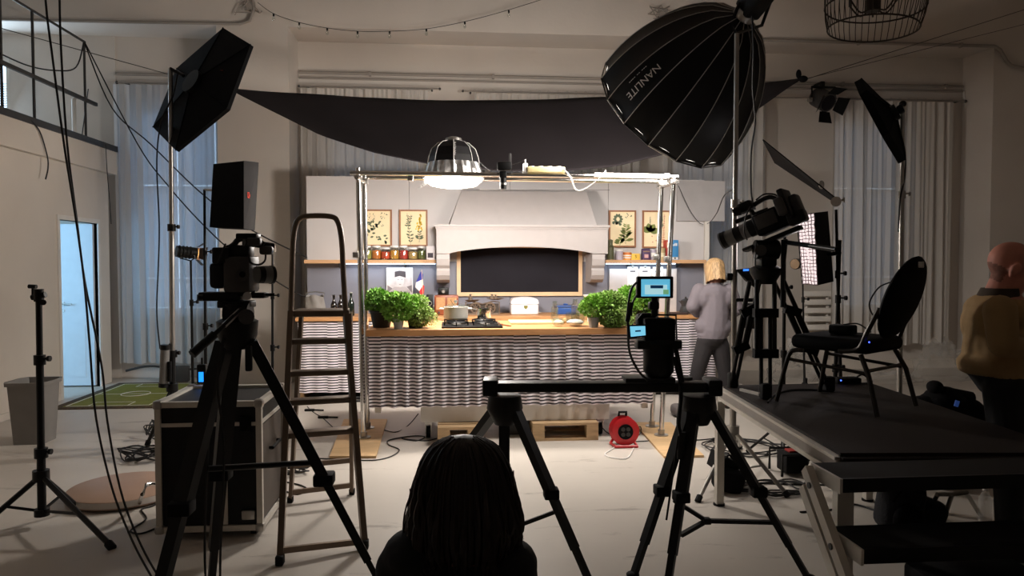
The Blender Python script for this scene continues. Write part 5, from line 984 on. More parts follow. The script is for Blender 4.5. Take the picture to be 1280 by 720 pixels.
# ---------------------------------------------------------------- left camera on tripod
def leg2(t, a_, f, w0, w1, m='black', side=None):
    a_ = Vector(a_); f = Vector(f); lg = part('leg', MB().bar(a_, a_.lerp(f, .5), w0, w0 * .7).bar(a_.lerp(f, .47), a_.lerp(f, .8), w0 * .75, w0 * .55), M[m], t)
    part('lower_section', MB().bar(a_.lerp(f, .78), f, w1, w1 * .8), M[m], lg); part('leg_lock', MB().rbox(a_.lerp(f, .49), (w0 * 1.3, w0 * 1.3, .05), .008), M['blackm'], lg); part('foot', MB().ball(f + UP * .015, (w1, w1, .015)), M['rubber'], lg); return lg
dL = 2.9; ap = P(297, 420, dL); fR, fM, fL = PZ(492, 762), PZ(263, 742), PZ(160, 890)
t = thing('camera_tripod', 'heavy black video tripod under the left camera', 'tripod', V(ap.x, ap.y, 0))
for f, dx in ((fR, 18), (fM, -6), (fL, -16)): leg2(t, P(297 + dx, 428, dL), f, .062, .03)
part('bowl', MB().lathe([(.05, -.05), (.075, .0), (.08, .06), (.06, .07), (0, .07)], ap, 20), M['black'], t)
part('head', MB().cyl(P(297, 405, dL), P(297, 380, dL), .052, n=20).rbox(P(296, 380, dL + .02), (.13, .08, .028), .005, R5).cyl(P(283, 392, dL - .01), P(313, 392, dL - .01), .045, n=18), M['black'], t); part('drag_dial', MB().cyl(P(308, 396, dL - .06), P(308, 396, dL - .075), .03, n=18), M['grey'], t)
part('lock_lever', MB().rbox(P(311, 448, dL - .05), (.025, .025, .1), .006), M['black'], t)
ph = part('pan_handle', MB().cyl(P(301, 387, dL - .06), P(268, 418, dL - .15), .009).cyl(P(268, 418, dL - .15), P(240, 443, dL - .22), .017), M['black'], t); part('arm_sleeve', MB().cyl(P(300, 388, dL - .061), P(280, 407, dL - .116), .0105), M['steel'], ph)
part('spreader_arm', MB().cyl(P(260, 586, 2.78), P(392, 578, 3.05), .012), M['black'], t)
t = thing('video_camera', 'black video camera with a chunky grey lens on the left tripod', 'camera', P(297, 377, dL))
mb = MB(); cbox(mb, 247, 300, 365.5, 376.5, dL - .02, .09, .006); part('base_plate', mb, M['black'], t); part('plate_slot', MB().tube([P(253, 369, dL - .03), P(247, 369, dL - .03), P(247, 375, dL - .03), P(253, 375, dL - .03)], .004), M['grey'], t)
mb = MB(); cbox(mb, 278, 312, 320, 366, dL - .03, .12, .012); part('body', mb, M['grey'], t)
mb = MB(); cbox(mb, 259.5, 280, 328, 361, dL - .02, .1, .02); part('battery', mb, M['black'], t)
mb = MB(); cbox(mb, 264, 286, 309, 330, dL - .03, .11, .008); part('viewfinder', mb, M['black'], t); mb = MB(); cbox(mb, 280, 311, 306, 322, dL - .01, .07, .01); part('top_block', mb, M['black'], t)
part('top_handle', MB().tube(spline([P(283, 312, dL), P(292, 306, dL), P(300, 299, dL), P(320, 300, dL), P(330, 306, dL)]), .011), M['black'], t); mb = MB(); cbox(mb, 294, 320, 291.5, 299, dL - .03, .06, .006); part('top_monitor', mb, M['black'], t)
part('microphone', MB().cyl(P(305, 303, dL - .05), P(341, 308, dL + .05), .014), M['black'], t); part('xlr_clamp', MB().rbox(P(333, 313, dL), (.05, .04, .035), .01), M['grey'], t); part('side_module', MB().rbox(P(318, 302, dL - .04), (.05, .04, .03), .006), M['grey'], t)
la, lb_ = P(303, 343, dL + .01), P(341, 343.5, dL + .10); lx = (lb_ - la).normalized()
for i, (k0, k1, r_, m_) in enumerate(((0, .22, .03, 'blackm'), (.2, .48, .034, 'midgrey'), (.48, .66, .035, 'black'), (.66, .9, .036, 'midgrey'), (.9, 1.0, .038, 'black'))): part('lens_barrel', MB().cyl(la.lerp(lb_, k0), la.lerp(lb_, k1), r_, n=24), M[m_], t)
part('focus_dial', MB().cyl(P(303, 343, dL - .035), P(303, 343, dL - .05), .026, n=20), M['grey'], t); part('dial_hub', MB().cyl(P(303, 343, dL - .05), P(303, 343, dL - .056), .012, n=14), M['blackm'], t)
part('lens_support', MB().cyl(P(316, 354, dL + .04), P(317, 370, dL + .03), .008), M['black'], t)
for dy in (-.02, .05): part('rod', MB().cyl(P(296, 368, dL + dy), P(343, 368.5, dL + dy + .06), .007), M['black'], t)
part('rod_knob', MB().cyl(P(309, 370, dL - .05), P(309, 370, dL - .07), .016, n=16), M['steel'], t); mb = MB(); cbox(mb, 314, 330, 366, 373, dL, .06, .004); part('rod_bracket', mb, M['black'], t)
part('cable', MB().tube(spline([P(311, 318, dL - .03), P(313, 328, dL - .05), P(323, 331, dL - .04), P(331, 326, dL - .01), P(332, 316, dL)]), .004), M['cable'], t); part('cable', MB().tube(spline([P(282, 305, dL - .04), P(276, 318, dL - .07), P(272, 330, dL - .07)]), .004), M['cable'], t)
for a0, a1, lb2 in (((256, 670), (257, 735), 'black cable hanging under the left camera tripod'), ((276, 672), (275, 735), 'second black cable hanging between the tripod legs')):
    solo('camera_cable', MB().tube(spline([P(288, 380, dL - .03), P(272, 470, dL - .1), P(a0[0] + 4, 560, dL - .12), P(*a0, dL - .1), P(*a1, dL - .1), PZ(a1[0], 780)]), .005), M['cable'], lb2, 'cable')

# ---------------------------------------------------------------- slider on two tripods
dS = 3.6; zr_ = P(750, 486, dS).z
t = thing('camera_slider', 'long black camera slider rail spanning two tripods', 'slider', P(752, 494, dS))
mb = MB(); cbox(mb, 606, 900, 479, 491, dS - .05, .1, .006); part('rail', mb, M['black'], t)
for a_, b_ in ((603, 622), (886, 904)): mb = MB(); cbox(mb, a_, b_, 475.5, 496, dS - .07, .14, .008); part('end_block', mb, M['black'], t)
mb = MB(); cbox(mb, 782, 845, 473, 479, dS - .07, .14, .004); part('carriage', mb, M['black'], t); part('wheel_knob', MB().cyl(P(858, 471, dS), P(858, 475, dS), .03, n=18), M['grey'], t)
def stripod(px, feet, label, spread):
    a_ = P(px, 505, dS); t = thing('slider_tripod', label, 'tripod', V(a_.x, a_.y, 0)); part('bowl', MB().lathe([(.05, -.1), (.09, -.02), (.08, .045), (0, .045)], a_, 18), M['black'], t)
    for i, f in enumerate(feet):
        f = Vector(f); o_ = (f - a_); o_.z = 0; leg2(t, a_ + o_.normalized() * .06 - UP * .02, f, .055, .032)
    if spread:
        h = P(*spread[0]); part('spreader_hub', MB().rbox(h, (.04, .04, .03), .006), M['black'], t)
        for s_ in spread[1:]: part('spreader_arm', MB().bar(h, P(*s_), .022, .018), M['black'], t)
    return t
stripod(631, [PZ(739, 732), PZ(524, 640), PZ(630, 690)], 'black tripod holding the left end of the slider behind the seated woman', [(640, 660, 3.55), (693, 640, 3.47), (600, 650, 3.75)])
stripod(873, [PZ(1012, 726), PZ(791, 722), PZ(833, 742)], 'black tripod holding the right end of the slider', [(883, 651, 3.5), (966, 653, 3.5), (842, 625, 3.52), (851, 669, 3.42)])
solo('support_strut', MB().cyl(P(842, 446, dS - .08), P(850, 476, dS - .09), .009).tube(spline([P(850, 476, dS - .09), P(851, 500, dS - .1), P(848, 530, dS - .12), P(853, 548, dS - .12)]), .010).cyl(P(853, 540, dS - .12), P(851, 574, dS - .13), .018).cyl(P(848, 545, dS - .12), P(833, 650, dS - .16), .005), M['black'], 'thin black strut hanging from the slider head', 'strut')
t = thing('slider_camera', 'black camera with monitor and flip-out screen on the slider', 'camera', P(822, 478, dS))
part('head', MB().lathe([(.07, 0), (.055, .02), (.075, .05), (.075, .14), (.085, .19), (.07, .21), (0, .21)], P(823, 476, dS), 20), M['black'], t)
mb = MB(); cbox(mb, 797, 853, 426, 437, dS - .06, .1, .004); part('quick_plate', mb, M['black'], t); part('pan_bar', MB().cyl(P(845, 437, dS - .05), P(853, 478, dS - .1), .011), M['black'], t)
mb = MB(); cbox(mb, 806, 845, 398, 428, dS - .05, .09, .012); part('body', mb, M['blackm'], t); mb = MB(); cbox(mb, 797, 822, 392, 415, dS + .02, .08, .02); part('grip', mb, M['blackm'], t)
part('lens', MB().cyl(P(823, 410, dS + .04), P(821, 409, dS + .2), .045, n=20), M['blackm'], t); part('cage_rail', MB().tube([P(797, 400, dS), P(802, 393, dS), P(845, 394, dS), P(846, 428, dS)], .005), M['black'], t)
fs_ = part('flip_screen', MB().hexa([P(785, 406, dS - .03), P(808, 405.5, dS - .05), P(809, 421, dS - .05), P(787, 423, dS - .03), P(785, 406, dS - .018), P(808, 405.5, dS - .038), P(809, 421, dS - .038), P(787, 423, dS - .018)]), M['black'], t, False)
part('screen', MB().add([P(787.5, 408, dS - .036), P(806.5, 407.5, dS - .052), P(807, 419, dS - .052), P(788.5, 421, dS - .036)], [(0, 1, 2, 3)]), M['screen'], fs_, False); part('screen_image', MB().add([P(794, 413, dS - .046), P(801, 412.5, dS - .051), P(801, 414.5, dS - .051), P(794, 415, dS - .046)], [(0, 1, 2, 3)]), mat_emit('screen_dark', (30, 70, 100), .4), fs_, False)
part('monitor_mount', MB().cyl(P(818, 395, dS), P(818, 372, dS), .016).rbox(P(817, 382, dS), (.05, .04, .04), .008), M['black'], t)
mb = MB(); cbox(mb, 796, 842, 345.5, 373, dS - .03, .035, .006); mo = part('monitor', mb, M['black'], t)
def mq(a_, b_, c_, d_, m_, off, nm): part(nm, MB().add([P(a_, c_, dS - off), P(b_, c_, dS - off), P(b_, d_, dS - off), P(a_, d_, dS - off)], [(0, 1, 2, 3)]), m_, mo, False)
mq(801.5, 837.5, 349, 370.5, mat_emit('screen_sky', (96, 182, 216), .9), .0315, 'screen'); mq(806, 834, 356, 368, mat_emit('screen_pale', (170, 214, 222), .9), .0325, 'screen_image'); mq(813, 829, 356.5, 360.5, mat_emit('screen_navy', (20, 60, 96), .5), .0335, 'screen_image'); mq(829, 836, 362, 368, mat_emit('screen_green', (120, 178, 130), .7), .0335, 'screen_image')
solo('monitor_cable', MB().tube(spline([P(796, 353, dS - .03), P(789, 362, dS - .04), P(785, 385, dS - .05), P(785, 410, dS - .06), P(787, 440, dS - .08), P(797, 462, dS - .1), P(810, 476, dS - .09)]), .006).tube(spline([P(797, 368, dS - .03), P(791, 378, dS - .04), P(789, 395, dS - .05)]), .005).cyl(P(789, 378, dS - .05), P(784, 402, dS - .05), .012), M['cable'], 'black cable looping from the monitor down to the slider', 'cable')

# ---------------------------------------------------------------- stage deck with stairs
SZ_ = .73; c0, c1, c2, c3 = V(1.564, 2.78, 0), V(2.545, 2.70, 0), V(2.68, 4.44, 0), V(1.695, 4.40, 0)
t = thing('stage_deck', 'low dark stage deck on aluminium legs carrying chair and camera', 'stage deck', ((c0 + c2) / 2))
def ins(k, z): m_ = (c0 + c2) / 2; return [V((p - m_).x * k + m_.x, (p - m_).y * k + m_.y, z) for p in (c0, c1, c2, c3)]
part('deck_top', MB().hexa(ins(.985, SZ_ - .03) + ins(.985, SZ_)), M['stagetop'], t, False)
cs4 = [c0, c1, c2, c3]
for i in range(4):
    a_, b_ = cs4[i], cs4[(i + 1) % 4]; part('rail_web', MB().bar(a_ + UP * (SZ_ - .05), b_ + UP * (SZ_ - .05), .03, .07), M['stagetop'] if i == 0 else M['pipegrey'], t, False); part('frame_rail', MB().bar(a_ + UP * (SZ_ - .02), b_ + UP * (SZ_ - .02), .045, .014).bar(a_ + UP * (SZ_ - .08), b_ + UP * (SZ_ - .08), .045, .02), M['stagetop'] if i == 0 else M['alu'], t, False)  # groove's shade put into the darker grey of the rail web
for p in (PZ(889, 626), PZ(1130, 660).lerp(c1, .0), None, None):
    pass
for p in (V(1.66, 4.33, 0), V(2.62, 4.33, 0), V(1.66, 2.9, 0), V(2.46, 2.83, 0)):
    lg = part('leg', MB().bar(p, p + UP * (SZ_ - .085), .045, .045, (0, 1, 0)), M['alu'], t, False); part('foot', MB().cyl(p, p + UP * .012, .035), M['rubber'], lg)
t = thing('stage_stairs', 'black-treaded aluminium stair unit leaning against the stage deck', 'stairs', V(1.9, 2.3, 0)); SX0, SX1 = 1.40, 2.42
hd_ = V(.0, 1, 0)
for i, (z, ya, yb) in enumerate(((.725, 2.48, 2.68), (.525, 2.34, 2.55), (.35, 2.15, 2.36), (.175, 1.96, 2.17))):
    xo = SX0 + .0; part('tread', MB().bb(xo, SX1, ya, yb, z - .05, z), M['stairtop'], t, False); part('nosing', MB().bb(xo, SX1, ya - .012, ya, z - .05, z), M['black'], t, False)
    part('end_plate', MB().bb(xo - .01, xo, ya - .012, yb, z - .055, z), M['alu'], t, False)
for xs_ in (SX0 - .035, SX1 + .035):
    for dy in (0, .085): part('stringer', MB().bar((xs_, 2.66 + dy * .2, .71 - dy * .9), (xs_, 2.0 + dy * .9, .03), .03, .045), M['alu'], t, False)
    for z, y in ((.66, 2.61), (.49, 2.45), (.315, 2.28), (.14, 2.11)): part('bolt', MB().cyl((xs_ - .02, y, z), (xs_ + .02, y, z), .012), M['grey'], t)
part('rear_leg', MB().bar((SX0 + .08, 2.62, 0), (SX0 + .08, 2.62, .65), .045, .045), M['alu'], t, False); part('rear_leg', MB().bar((SX1 - .08, 2.62, 0), (SX1 - .08, 2.62, .65), .045, .045), M['alu'], t, False)
# things under the deck
b = PZ(1010, 575); M['redglow'] = mat_emit('red_switch', (220, 70, 40), .6)
b = PZ(990, 592); t = thing('power_box', 'black power distribution box with a red lid under the stage', 'power box', b); part('body', MB().rbox(b + UP * .09, (.16, .16, .14), .012), M['blackm'], t); part('red_lid', MB().rbox(b + UP * .165, (.08, .08, .016), .006), mat('dull_red', (150, 40, 34), .5), t)
part('frame', MB().tube([b + V(-.12, -.1, .01), b + V(-.12, -.1, .16), b + V(.12, -.1, .16), b + V(.12, -.1, .01)], .01).tube([b + V(-.12, .1, .01), b + V(-.12, .1, .16), b + V(.12, .1, .16), b + V(.12, .1, .01)], .01), M['black'], t)
b = PZ(908, 616); t = thing('sandbag', 'black sandbag draped over the octabox stand base', 'sandbag', b)
part('bag_half', MB().rbox(b + V(.02, .02, .08), (.2, .14, .16), .05, Matrix.Rotation(.3, 3, 'Y'), 3), M['fabric'], t); part('flap', MB().prism([(-.09, .16), (-.06, .26), (.1, .18), (.1, .15)], b, (1, 0, 0), (0, 0, 1), (0, .12, 0)), M['fabric'], t); part('strap', MB().tube([b + V(-.05, -.02, .2), b + V(0, -.04, .26), b + V(.06, -.02, .2)], .01), M['fabric'], t)
coil(968, 612, 5, .26, .16, 'heap of black cable loops on the floor under the stage', 11, .02); coil(930, 560, 4, .3, .3, 'wide loops of black cable on the floor behind the stage corner', 12, .02)
fcable([(940, 603), (975, 605), (1024, 606), (1060, 607)], .006, 'straight black cable running under the stage'); fcable([(1000, 640), (1040, 637), (1065, 630), (1100, 640)], .006, 'black cable curving towards the stairs')
b = PZ(1131, 668); t = thing('backpack', 'dark backpack slumped on the floor under the stairs', 'backpack', b)
part('body', MB().rbox(b + V(0, .05, .15), (.24, .18, .3), .07, Matrix.Rotation(.15, 3, 'Y'), 4).rbox(b + V(.14, .07, .1), (.26, .16, .18), .06, Matrix.Rotation(.35, 3, 'Y'), 4), mat('dark_blue_fabric', (20, 21, 26), .9, var=.2, scale=20, bump=.3), t); part('front_pocket', MB().ball(b + V(-.01, -.05, .1), (.09, .05, .09)), M['fabric'], t); part('strap', MB().tube(spline([b + V(-.1, -.04, .2), b + V(-.03, -.06, .29), b + V(.08, -.04, .24)]), .012), M['fabric'], t)
b = PZ(1231, 656); t = thing('water_bottle', 'clear plastic water bottle standing on the floor under the stage', 'bottle', b); part('bottle', MB().lathe([(.03, 0), (.034, .01), (.034, .07), (.031, .075), (.034, .08), (.034, .15), (.015, .19), (.015, .2), (0, .2)], b, 16), M['film'], t); part('cap', MB().cyl(b + UP * .2, b + UP * .22, .016), M['card'], t)
b = PZ(1165, 632); t = thing('folded_chair_frame', 'tubular grey chair frame standing on the floor under the stage', 'chair', b)
for a_, c_ in (((1160, 640), (1172, 618)), ((1178, 655), (1190, 618)), ((1226, 645), (1208, 616))): part('leg', MB().cyl(PZ(*a_), P(c_[0], c_[1], 3.9), .012), M['steel'], t)
part('crossbar', MB().tube([P(1172, 618, 3.9), P(1190, 618, 3.9), P(1208, 616, 3.9)], .012), M['steel'], t)
solo('black_crate', MB().rbox(V(1.98, 2.56, .19), (.45, .2, .3), .02), M['blackm'], 'black crate pushed in below the lower stair tread', 'crate')

# ---------------------------------------------------------------- chair on the deck
F1, R1, R2, F2 = PZ(1001, 508, SZ_), PZ(1100, 526, SZ_), PZ(1135, 501, SZ_), PZ(1042, 489, SZ_)
ax = ((F1 + F2) / 2 - (R1 + R2) / 2).normalized(); sd = ((F2 + R2) / 2 - (F1 + R1) / 2); sd = (sd - ax * sd.dot(ax)).normalized()
sc = P(1058, 427, 3.92); mid = V(sc.x, sc.y, SZ_); hs = sc.z - SZ_
t = thing('banquet_chair', 'black padded banquet chair with oval back standing on the stage deck', 'chair', mid)
Rc = Matrix((ax, sd, UP)).transposed(); rd = part('seat', MB().rbox(sc + UP * .0, (.43, .40, .075), .03, Rc, 3), M['fabric'], t)
mt = mat('chair_tube_bronze', (46, 40, 34), .4, .6, var=.1)
def at_(a, s_, z): return mid + ax * a + sd * s_ + UP * z
for s_ in (-1, 1):
    part('leg', MB().tube(spline([at_(.14, s_ * .19, hs - .045), at_(.2, s_ * .2, hs - .055), at_(.225, s_ * .21, hs - .12), at_(.27, s_ * .23, .006)]), .0125, 8), mt, t); part('leg', MB().tube([at_(-.17, s_ * .19, hs - .04), at_(-.22, s_ * .21, .2), at_(-.27, s_ * .22, .006)], .0125, 8), mt, t)
    part('back_tube', MB().tube(spline([at_(-.06, s_ * .2, hs - .03), at_(-.16, s_ * .2, hs - .01), at_(-.205, s_ * .2, hs + .08), at_(-.25, s_ * .17, hs + .2)]), .0125, 8), mt, t); part('side_rail', MB().cyl(at_(.21, s_ * .2, hs - .1), at_(-.2, s_ * .2, hs - .13), .009), mt, t)
part('stretcher', MB().cyl(at_(-.2, -.2, hs - .12), at_(-.2, .2, hs - .12), .009), mt, t)
bu = (UP + ax * -.34).normalized(); bn = sd.cross(bu); bc = at_(-.285, 0, hs + .245)
po = MB()
def fn(u, v): a = u * 6.2832; r_ = math.sin(v * math.pi); return bc + sd * .205 * r_ * math.cos(a) + bu * .225 * r_ * math.sin(a) + bn * .038 * math.cos(v * math.pi)
part('backrest', MB().grid(fn, 28, 12), M['fabric'], t); part('metal_badge', MB().rbox(bc + bu * .19 + bn * .03 - ax * .02 - sd * .06, (.025, .012, .03), .003, Rc), M['steel'], t)
b = at_(.02, 0, hs + .04); t = thing('battery_pack', 'small black box lying on the banquet chair seat', 'box', b); part('body', MB().rbox(b + UP * .025, (.12, .09, .05), .01, Rc), M['blackm'], t); part('lead', MB().tube(spline([b + UP * .05, b - ax * .08 + UP * .06, b - ax * .15 + UP * .02]), .004), M['cable'], t); part('indicator', MB().ball(at_(-.22, -.21, hs + .03), .004, 8, 6), mat_emit('blue_led', (60, 80, 255), 5), t)
solo('headset_cable', MB().tube(spline([P(1112, 353, 3.85), P(1098, 360, 3.83), P(1087, 378, 3.82), P(1090, 392, 3.82), P(1100, 400, 3.84)]), .004), M['cable'], 'thin cable looping out from the chair back', 'cable')
# ---------------------------------------------------------------- camcorder and tripod on the deck
dC = 4.2; ap = P(957, 342, dC)
t = thing('deck_tripod', 'tall black twin-tube tripod standing on the stage deck', 'tripod', V(ap.x, ap.y, SZ_))
def twin(a_, f, w_, side):
    a_ = Vector(a_); f = Vector(f); side = Vector(side).normalized() * w_ / 2; m_ = a_.lerp(f, .62)
    lg = part('leg', MB().cyl(a_ + side, m_ + side, .013, n=10).cyl(a_ - side, m_ - side, .013, n=10), M['black'], t)
    s2 = side * .5; part('lower_tubes', MB().cyl(a_.lerp(f, .3) + s2, f.lerp(a_, .06) + s2, .011, n=10).cyl(a_.lerp(f, .3) - s2, f.lerp(a_, .06) - s2, .011, n=10), M['black'], lg)
    for k_ in (.28, .62): part('leg_lock', MB().bar(a_.lerp(f, k_) - side * 1.35, a_.lerp(f, k_) + side * 1.35, .045, .05), M['blackm'], lg)
    part('foot', MB().rbox(f + UP * .045, (.06, .05, .09), .012), M['rubber'], lg)
fC, fLf, fRt = PZ(957, 499, SZ_), PZ(916, 484, SZ_), PZ(1036, 489, SZ_)
twin(P(957, 350, dC - .03), fC, .1, RGT); twin(P(944, 348, dC), fLf, .07, RGT + UP * .5); twin(P(972, 348, dC), fRt, .07, RGT - UP * .3)
part('bowl', MB().lathe([(.05, -.06), (.085, .0), (.09, .03), (.05, .05), (.05, .09), (0, .09)], ap, 20), M['black'], t)
part('head', MB().rbox(P(957, 322, dC), (.1, .11, .12), .02).cyl(P(944, 312, dC - .02), P(972, 312, dC - .02), .055, n=20), M['black'], t); part('drag_dial', MB().cyl(P(951, 313, dC - .07), P(951, 313, dC - .09), .032, n=20), M['grey'], t)
part('pan_handle', MB().cyl(P(983, 303, dC - .04), P(1046, 312, dC - .5), .013), M['black'], t); part('pan_handle', MB().cyl(P(983, 300, dC), P(980, 330, dC - .1), .009).cyl(P(979, 300, dC - .04), P(978, 384, dC - .1), .012), M['black'], t)
rear, front = P(992, 256, dC - .08), P(909, 292, dC + .14); av = (front - rear).normalized(); sv = av.cross(UP).normalized(); uv_ = sv.cross(av).normalized(); RC = Matrix((av, sv, uv_)).transposed(); mid_ = P(962, 277, dC)
def cb(a, s_, u, da, ds_, du, r_=.008): return MB().rbox(mid_ + av * a + sv * s_ + uv_ * u, (da, ds_, du), r_, RC)
t = thing('camcorder', 'shoulder camcorder with a long grey zoom lens tilted down on the deck tripod', 'camera', P(960, 306, dC))
part('body', cb(-.02, 0, .0, .2, .12, .13, .02), M['blackm'], t); part('cooling_vent', cb(.0, -.062, .01, .12, .006, .08, .003), M['grey'], t)
part('base_plate', cb(.02, 0, -.10, .34, .07, .025, .005), M['black'], t); part('plate_lever', cb(.16, -.03, -.10, .06, .05, .02, .005), M['grey'], t)
for k_, (a0, a1, r_, m_) in enumerate(((.07, .12, .05, 'black'), (.12, .165, .046, 'midgrey'), (.165, .21, .044, 'black'), (.21, .262, .047, 'midgrey'), (.262, .29, .05, 'black'), (.29, .30, .052, 'midgrey'))): part('lens_barrel', MB().cyl(mid_ + av * a0 + uv_ * .005, mid_ + av * a1 + uv_ * .005, r_, n=24), M[m_], t)
part('front_glass', MB().cyl(mid_ + av * .297 + uv_ * .005, mid_ + av * .301 + uv_ * .005, .042, n=24), M['board'], t)
part('top_handle', MB().tube(spline([mid_ + av * .07 + uv_ * .07, mid_ + av * .06 + uv_ * .12, mid_ + av * -.05 + uv_ * .13, mid_ + av * -.1 + uv_ * .07]), .014), M['black'], t)
part('viewfinder', cb(.09, -.02, .13, .09, .07, .06, .015), M['black'], t); part('eyecup', MB().cyl(P(925, 263, dC + .02), P(916, 266, dC + .03), .03, .022, 14), M['black'], t); part('viewfinder_cable', MB().tube(spline([P(945, 250, dC), P(955, 243, dC), P(968, 243, dC), P(975, 248, dC)]), .005), M['cable'], t)
part('battery', cb(-.16, 0, .02, .07, .1, .13, .012), M['grey'], t); mb = MB(); part('rear_monitor', MB().rbox(P(985, 255, dC - .1), (.035, .17, .17), .008, RC), M['black'], t); part('rear_block', MB().rbox(P(997, 272, dC - .12), (.1, .08, .07), .012, RC), M['black'], t)
part('eye_block', MB().rbox(P(976, 258, dC - .16), (.05, .06, .1), .01, RC), M['grey'], t)
part('microphone', MB().cyl(mid_ + av * .0 + sv * .07 + uv_ * .08, mid_ + av * .2 + sv * .07 + uv_ * .09, .014), M['black'], t)
part('cable', MB().tube(spline([P(938, 258, dC - .05), P(932, 272, dC - .08), P(930, 288, dC - .06), P(934, 300, dC - .04)]), .004), M['cable'], t); part('cable', MB().tube(spline([P(946, 300, dC - .05), P(944, 330, dC - .08), P(948, 337, dC - .09)]), .004), M['cable'], t)
solo('deck_cable', MB().tube(spline([PZ(1040, 489, SZ_ + .006), PZ(1010, 487, SZ_ + .006), PZ(985, 488, SZ_ + .006), PZ(968, 494, SZ_ + .006), PZ(960, 503, SZ_ + .006)]), .006), M['cable'], 'black cable lying across the stage deck by the tripod foot', 'cable')
solo('deck_board', MB().bar(PZ(926, 487, SZ_ + .008), PZ(950, 493, SZ_ + .008), .02, .015), M['alu'], 'short pale rod lying on the far corner of the deck', 'rod')
q = PZ(1058, 479, SZ_); t = thing('wireless_receiver', 'small dark receiver box with leads at the back of the deck', 'receiver', q); part('body', MB().rbox(q + UP * .02, (.16, .08, .035), .008), M['blackm'], t); part('lead', MB().tube(spline([q + V(.06, 0, .03), q + V(.12, .02, .05), q + V(.16, -.02, .01)]), .006), M['cable'], t); part('indicator', MB().ball(q + V(-.06, -.042, .025), .005, 8, 6), mat_emit('blue_led_small', (70, 110, 255), 3), t)

# ---------------------------------------------------------------- parabolic softbox
b = PZ(915.5, 603); dO = b.dot(FWD); tp = P(921, 42, dO)
stand('light_stand', 'tall steel stand with base legs carrying the parabolic softbox', b, 0, [PZ(985, 622), PZ(872, 628), PZ(925, 560)], .36, .019, 'steel', 'steel', top=tp, secs=(0, .2, .62, 1.0))
nO = (RGT * -.427 - UP * .575 + FWD * .70).normalized(); CO = P(836, 136, dO + .92); RO = 96 / FPX * (dO + .92); DO = .90; Rm = frame_R(nO); NG = 16
t = thing('parabolic_softbox', 'huge black parabolic softbox with pale ribs and white brand lettering', 'softbox', CO - UP * .6)
def op(a, s_, off=0.0):
    r_ = RO * (.10 + .90 * (1 - (1 - s_) ** 1.9) ** .62); ss = s_
    return CO + Rm @ V((r_ + off) * math.cos(a), (r_ + off) * math.sin(a), -DO * (1 - ss))
for i in range(NG):
    a0, a1 = 2 * math.pi * i / NG, 2 * math.pi * (i + 1) / NG
    part('fabric_panel', MB().grid(lambda u, v: op(a0, v).lerp(op(a1, v), u) - (op((a0 + a1) / 2, v) - (CO - nO * DO * (1 - v))) * .02 * math.sin(math.pi * u), 4, 14), M['pfab'] if 'pfab' in M else M.setdefault('pfab', mat('softbox_glossy_fabric', (11, 11, 13), .45, var=.2, scale=8, spec=.22)), t)
    part('rib', MB().tube([op(a0, k_ / 14, .003) for k_ in range(15)], .0032, 5), M.setdefault('ribgrey', mat('rib_grey', (176, 173, 170), .4, .2, var=.05)), t)
    part('rim_rod', MB().cyl(op(a0, 1, .003), op(a1, 1, .003), .006, n=6), M['ribgrey'] if i % 2 else M['black'], t)
part('diffuser', MB().add([op(2 * math.pi * i / NG, .97, -.01) for i in range(NG)], [tuple(range(NG))]), mat_emit('parabolic_diffuser', (255, 246, 236), 3), t, False)
ac = CO - nO * DO; part('speed_ring', MB().cyl(ac + nO * .03, ac - nO * .05, RO * .13, n=20), M['steel'], t)
part('lamp_body', MB().rbox(ac - nO * .17, (.14, .16, .28), .02, Rm), M['black'], t); part('lamp_vent', MB().rbox(ac - nO * .17 - Rm @ V(0, .0, 0) - FWD * .085, (.05, .01, .16), .003, Rm), M['grey'], t)
part('yoke', MB().tube([ac - nO * .12 + RGT * .11, ac - nO * .02 + RGT * .12 - UP * .08, tp, ac - nO * .02 - RGT * .1 - UP * .08, ac - nO * .12 - RGT * .1], .012), M['black'], t); part('handle', MB().tube([ac - nO * .3 + UP * .05, ac - nO * .38 + UP * .04, ac - nO * .38 - UP * .06, ac - nO * .3 - UP * .08], .01), M['black'], t)
area('parabolic_softbox_light', CO + nO * .03, nO, RO * 1.75, OCTA_W, (1, .94, .87))
# lettering on one gore, reading upside down along the panel
def pxof(v):
    d_ = v - CAMP; f = d_.dot(FWD); return (640 + FPX * d_.dot(RGT) / (f * math.cos(PIT) - d_.z * math.sin(PIT)), 360 - FPX * (f * math.sin(PIT) + d_.z * math.cos(PIT)) / (f * math.cos(PIT) - d_.z * math.sin(PIT)))
best = min(range(NG), key=lambda i: sum((c_ - e_) ** 2 for c_, e_ in zip(pxof(op(2 * math.pi * (i + .5) / NG, .72)), (801, 92))))
am = 2 * math.pi * (best + .5) / NG
for txt, sz, s0, da in (('NANLITE', .078, .66, .02), ('--- -- ----', .05, .66, -.10)):
    vs_, fs = textverts(txt, sz); L_ = DO * 1.25
    e1 = op(am + .1, s0) - op(am - .1, s0); k_ = .2 / e1.length
    s1 = (op(am, s0 + .05) - op(am, s0 - .05)); ks = .1 / s1.length
    a_ = pxof(op(am + .05, s0)); c_ = pxof(op(am - .05, s0)); flip = 1
    # text x runs towards the apex, its top towards the lower neighbour
    sgn = 1 if (c_[1] > a_[1]) else -1
    part('lettering', MB().add([op(am + sgn * (-v.y * k_ - da), s0 + v.x * ks, .004) for v in vs_], fs), M['card'], t, False)
solo('lamp_cable', MB().tube(spline([P(940, 20, dO - .5), P(942, 60, dO - .5), P(941, 110, dO - .4), P(944, 150, dO - .3), P(939, 190, dO - .2), P(939, 240, dO - .1), P(944, 262, dO - .1)]), .006), M['cable'], 'black lamp cable hanging beside the parabolic softbox', 'cable')
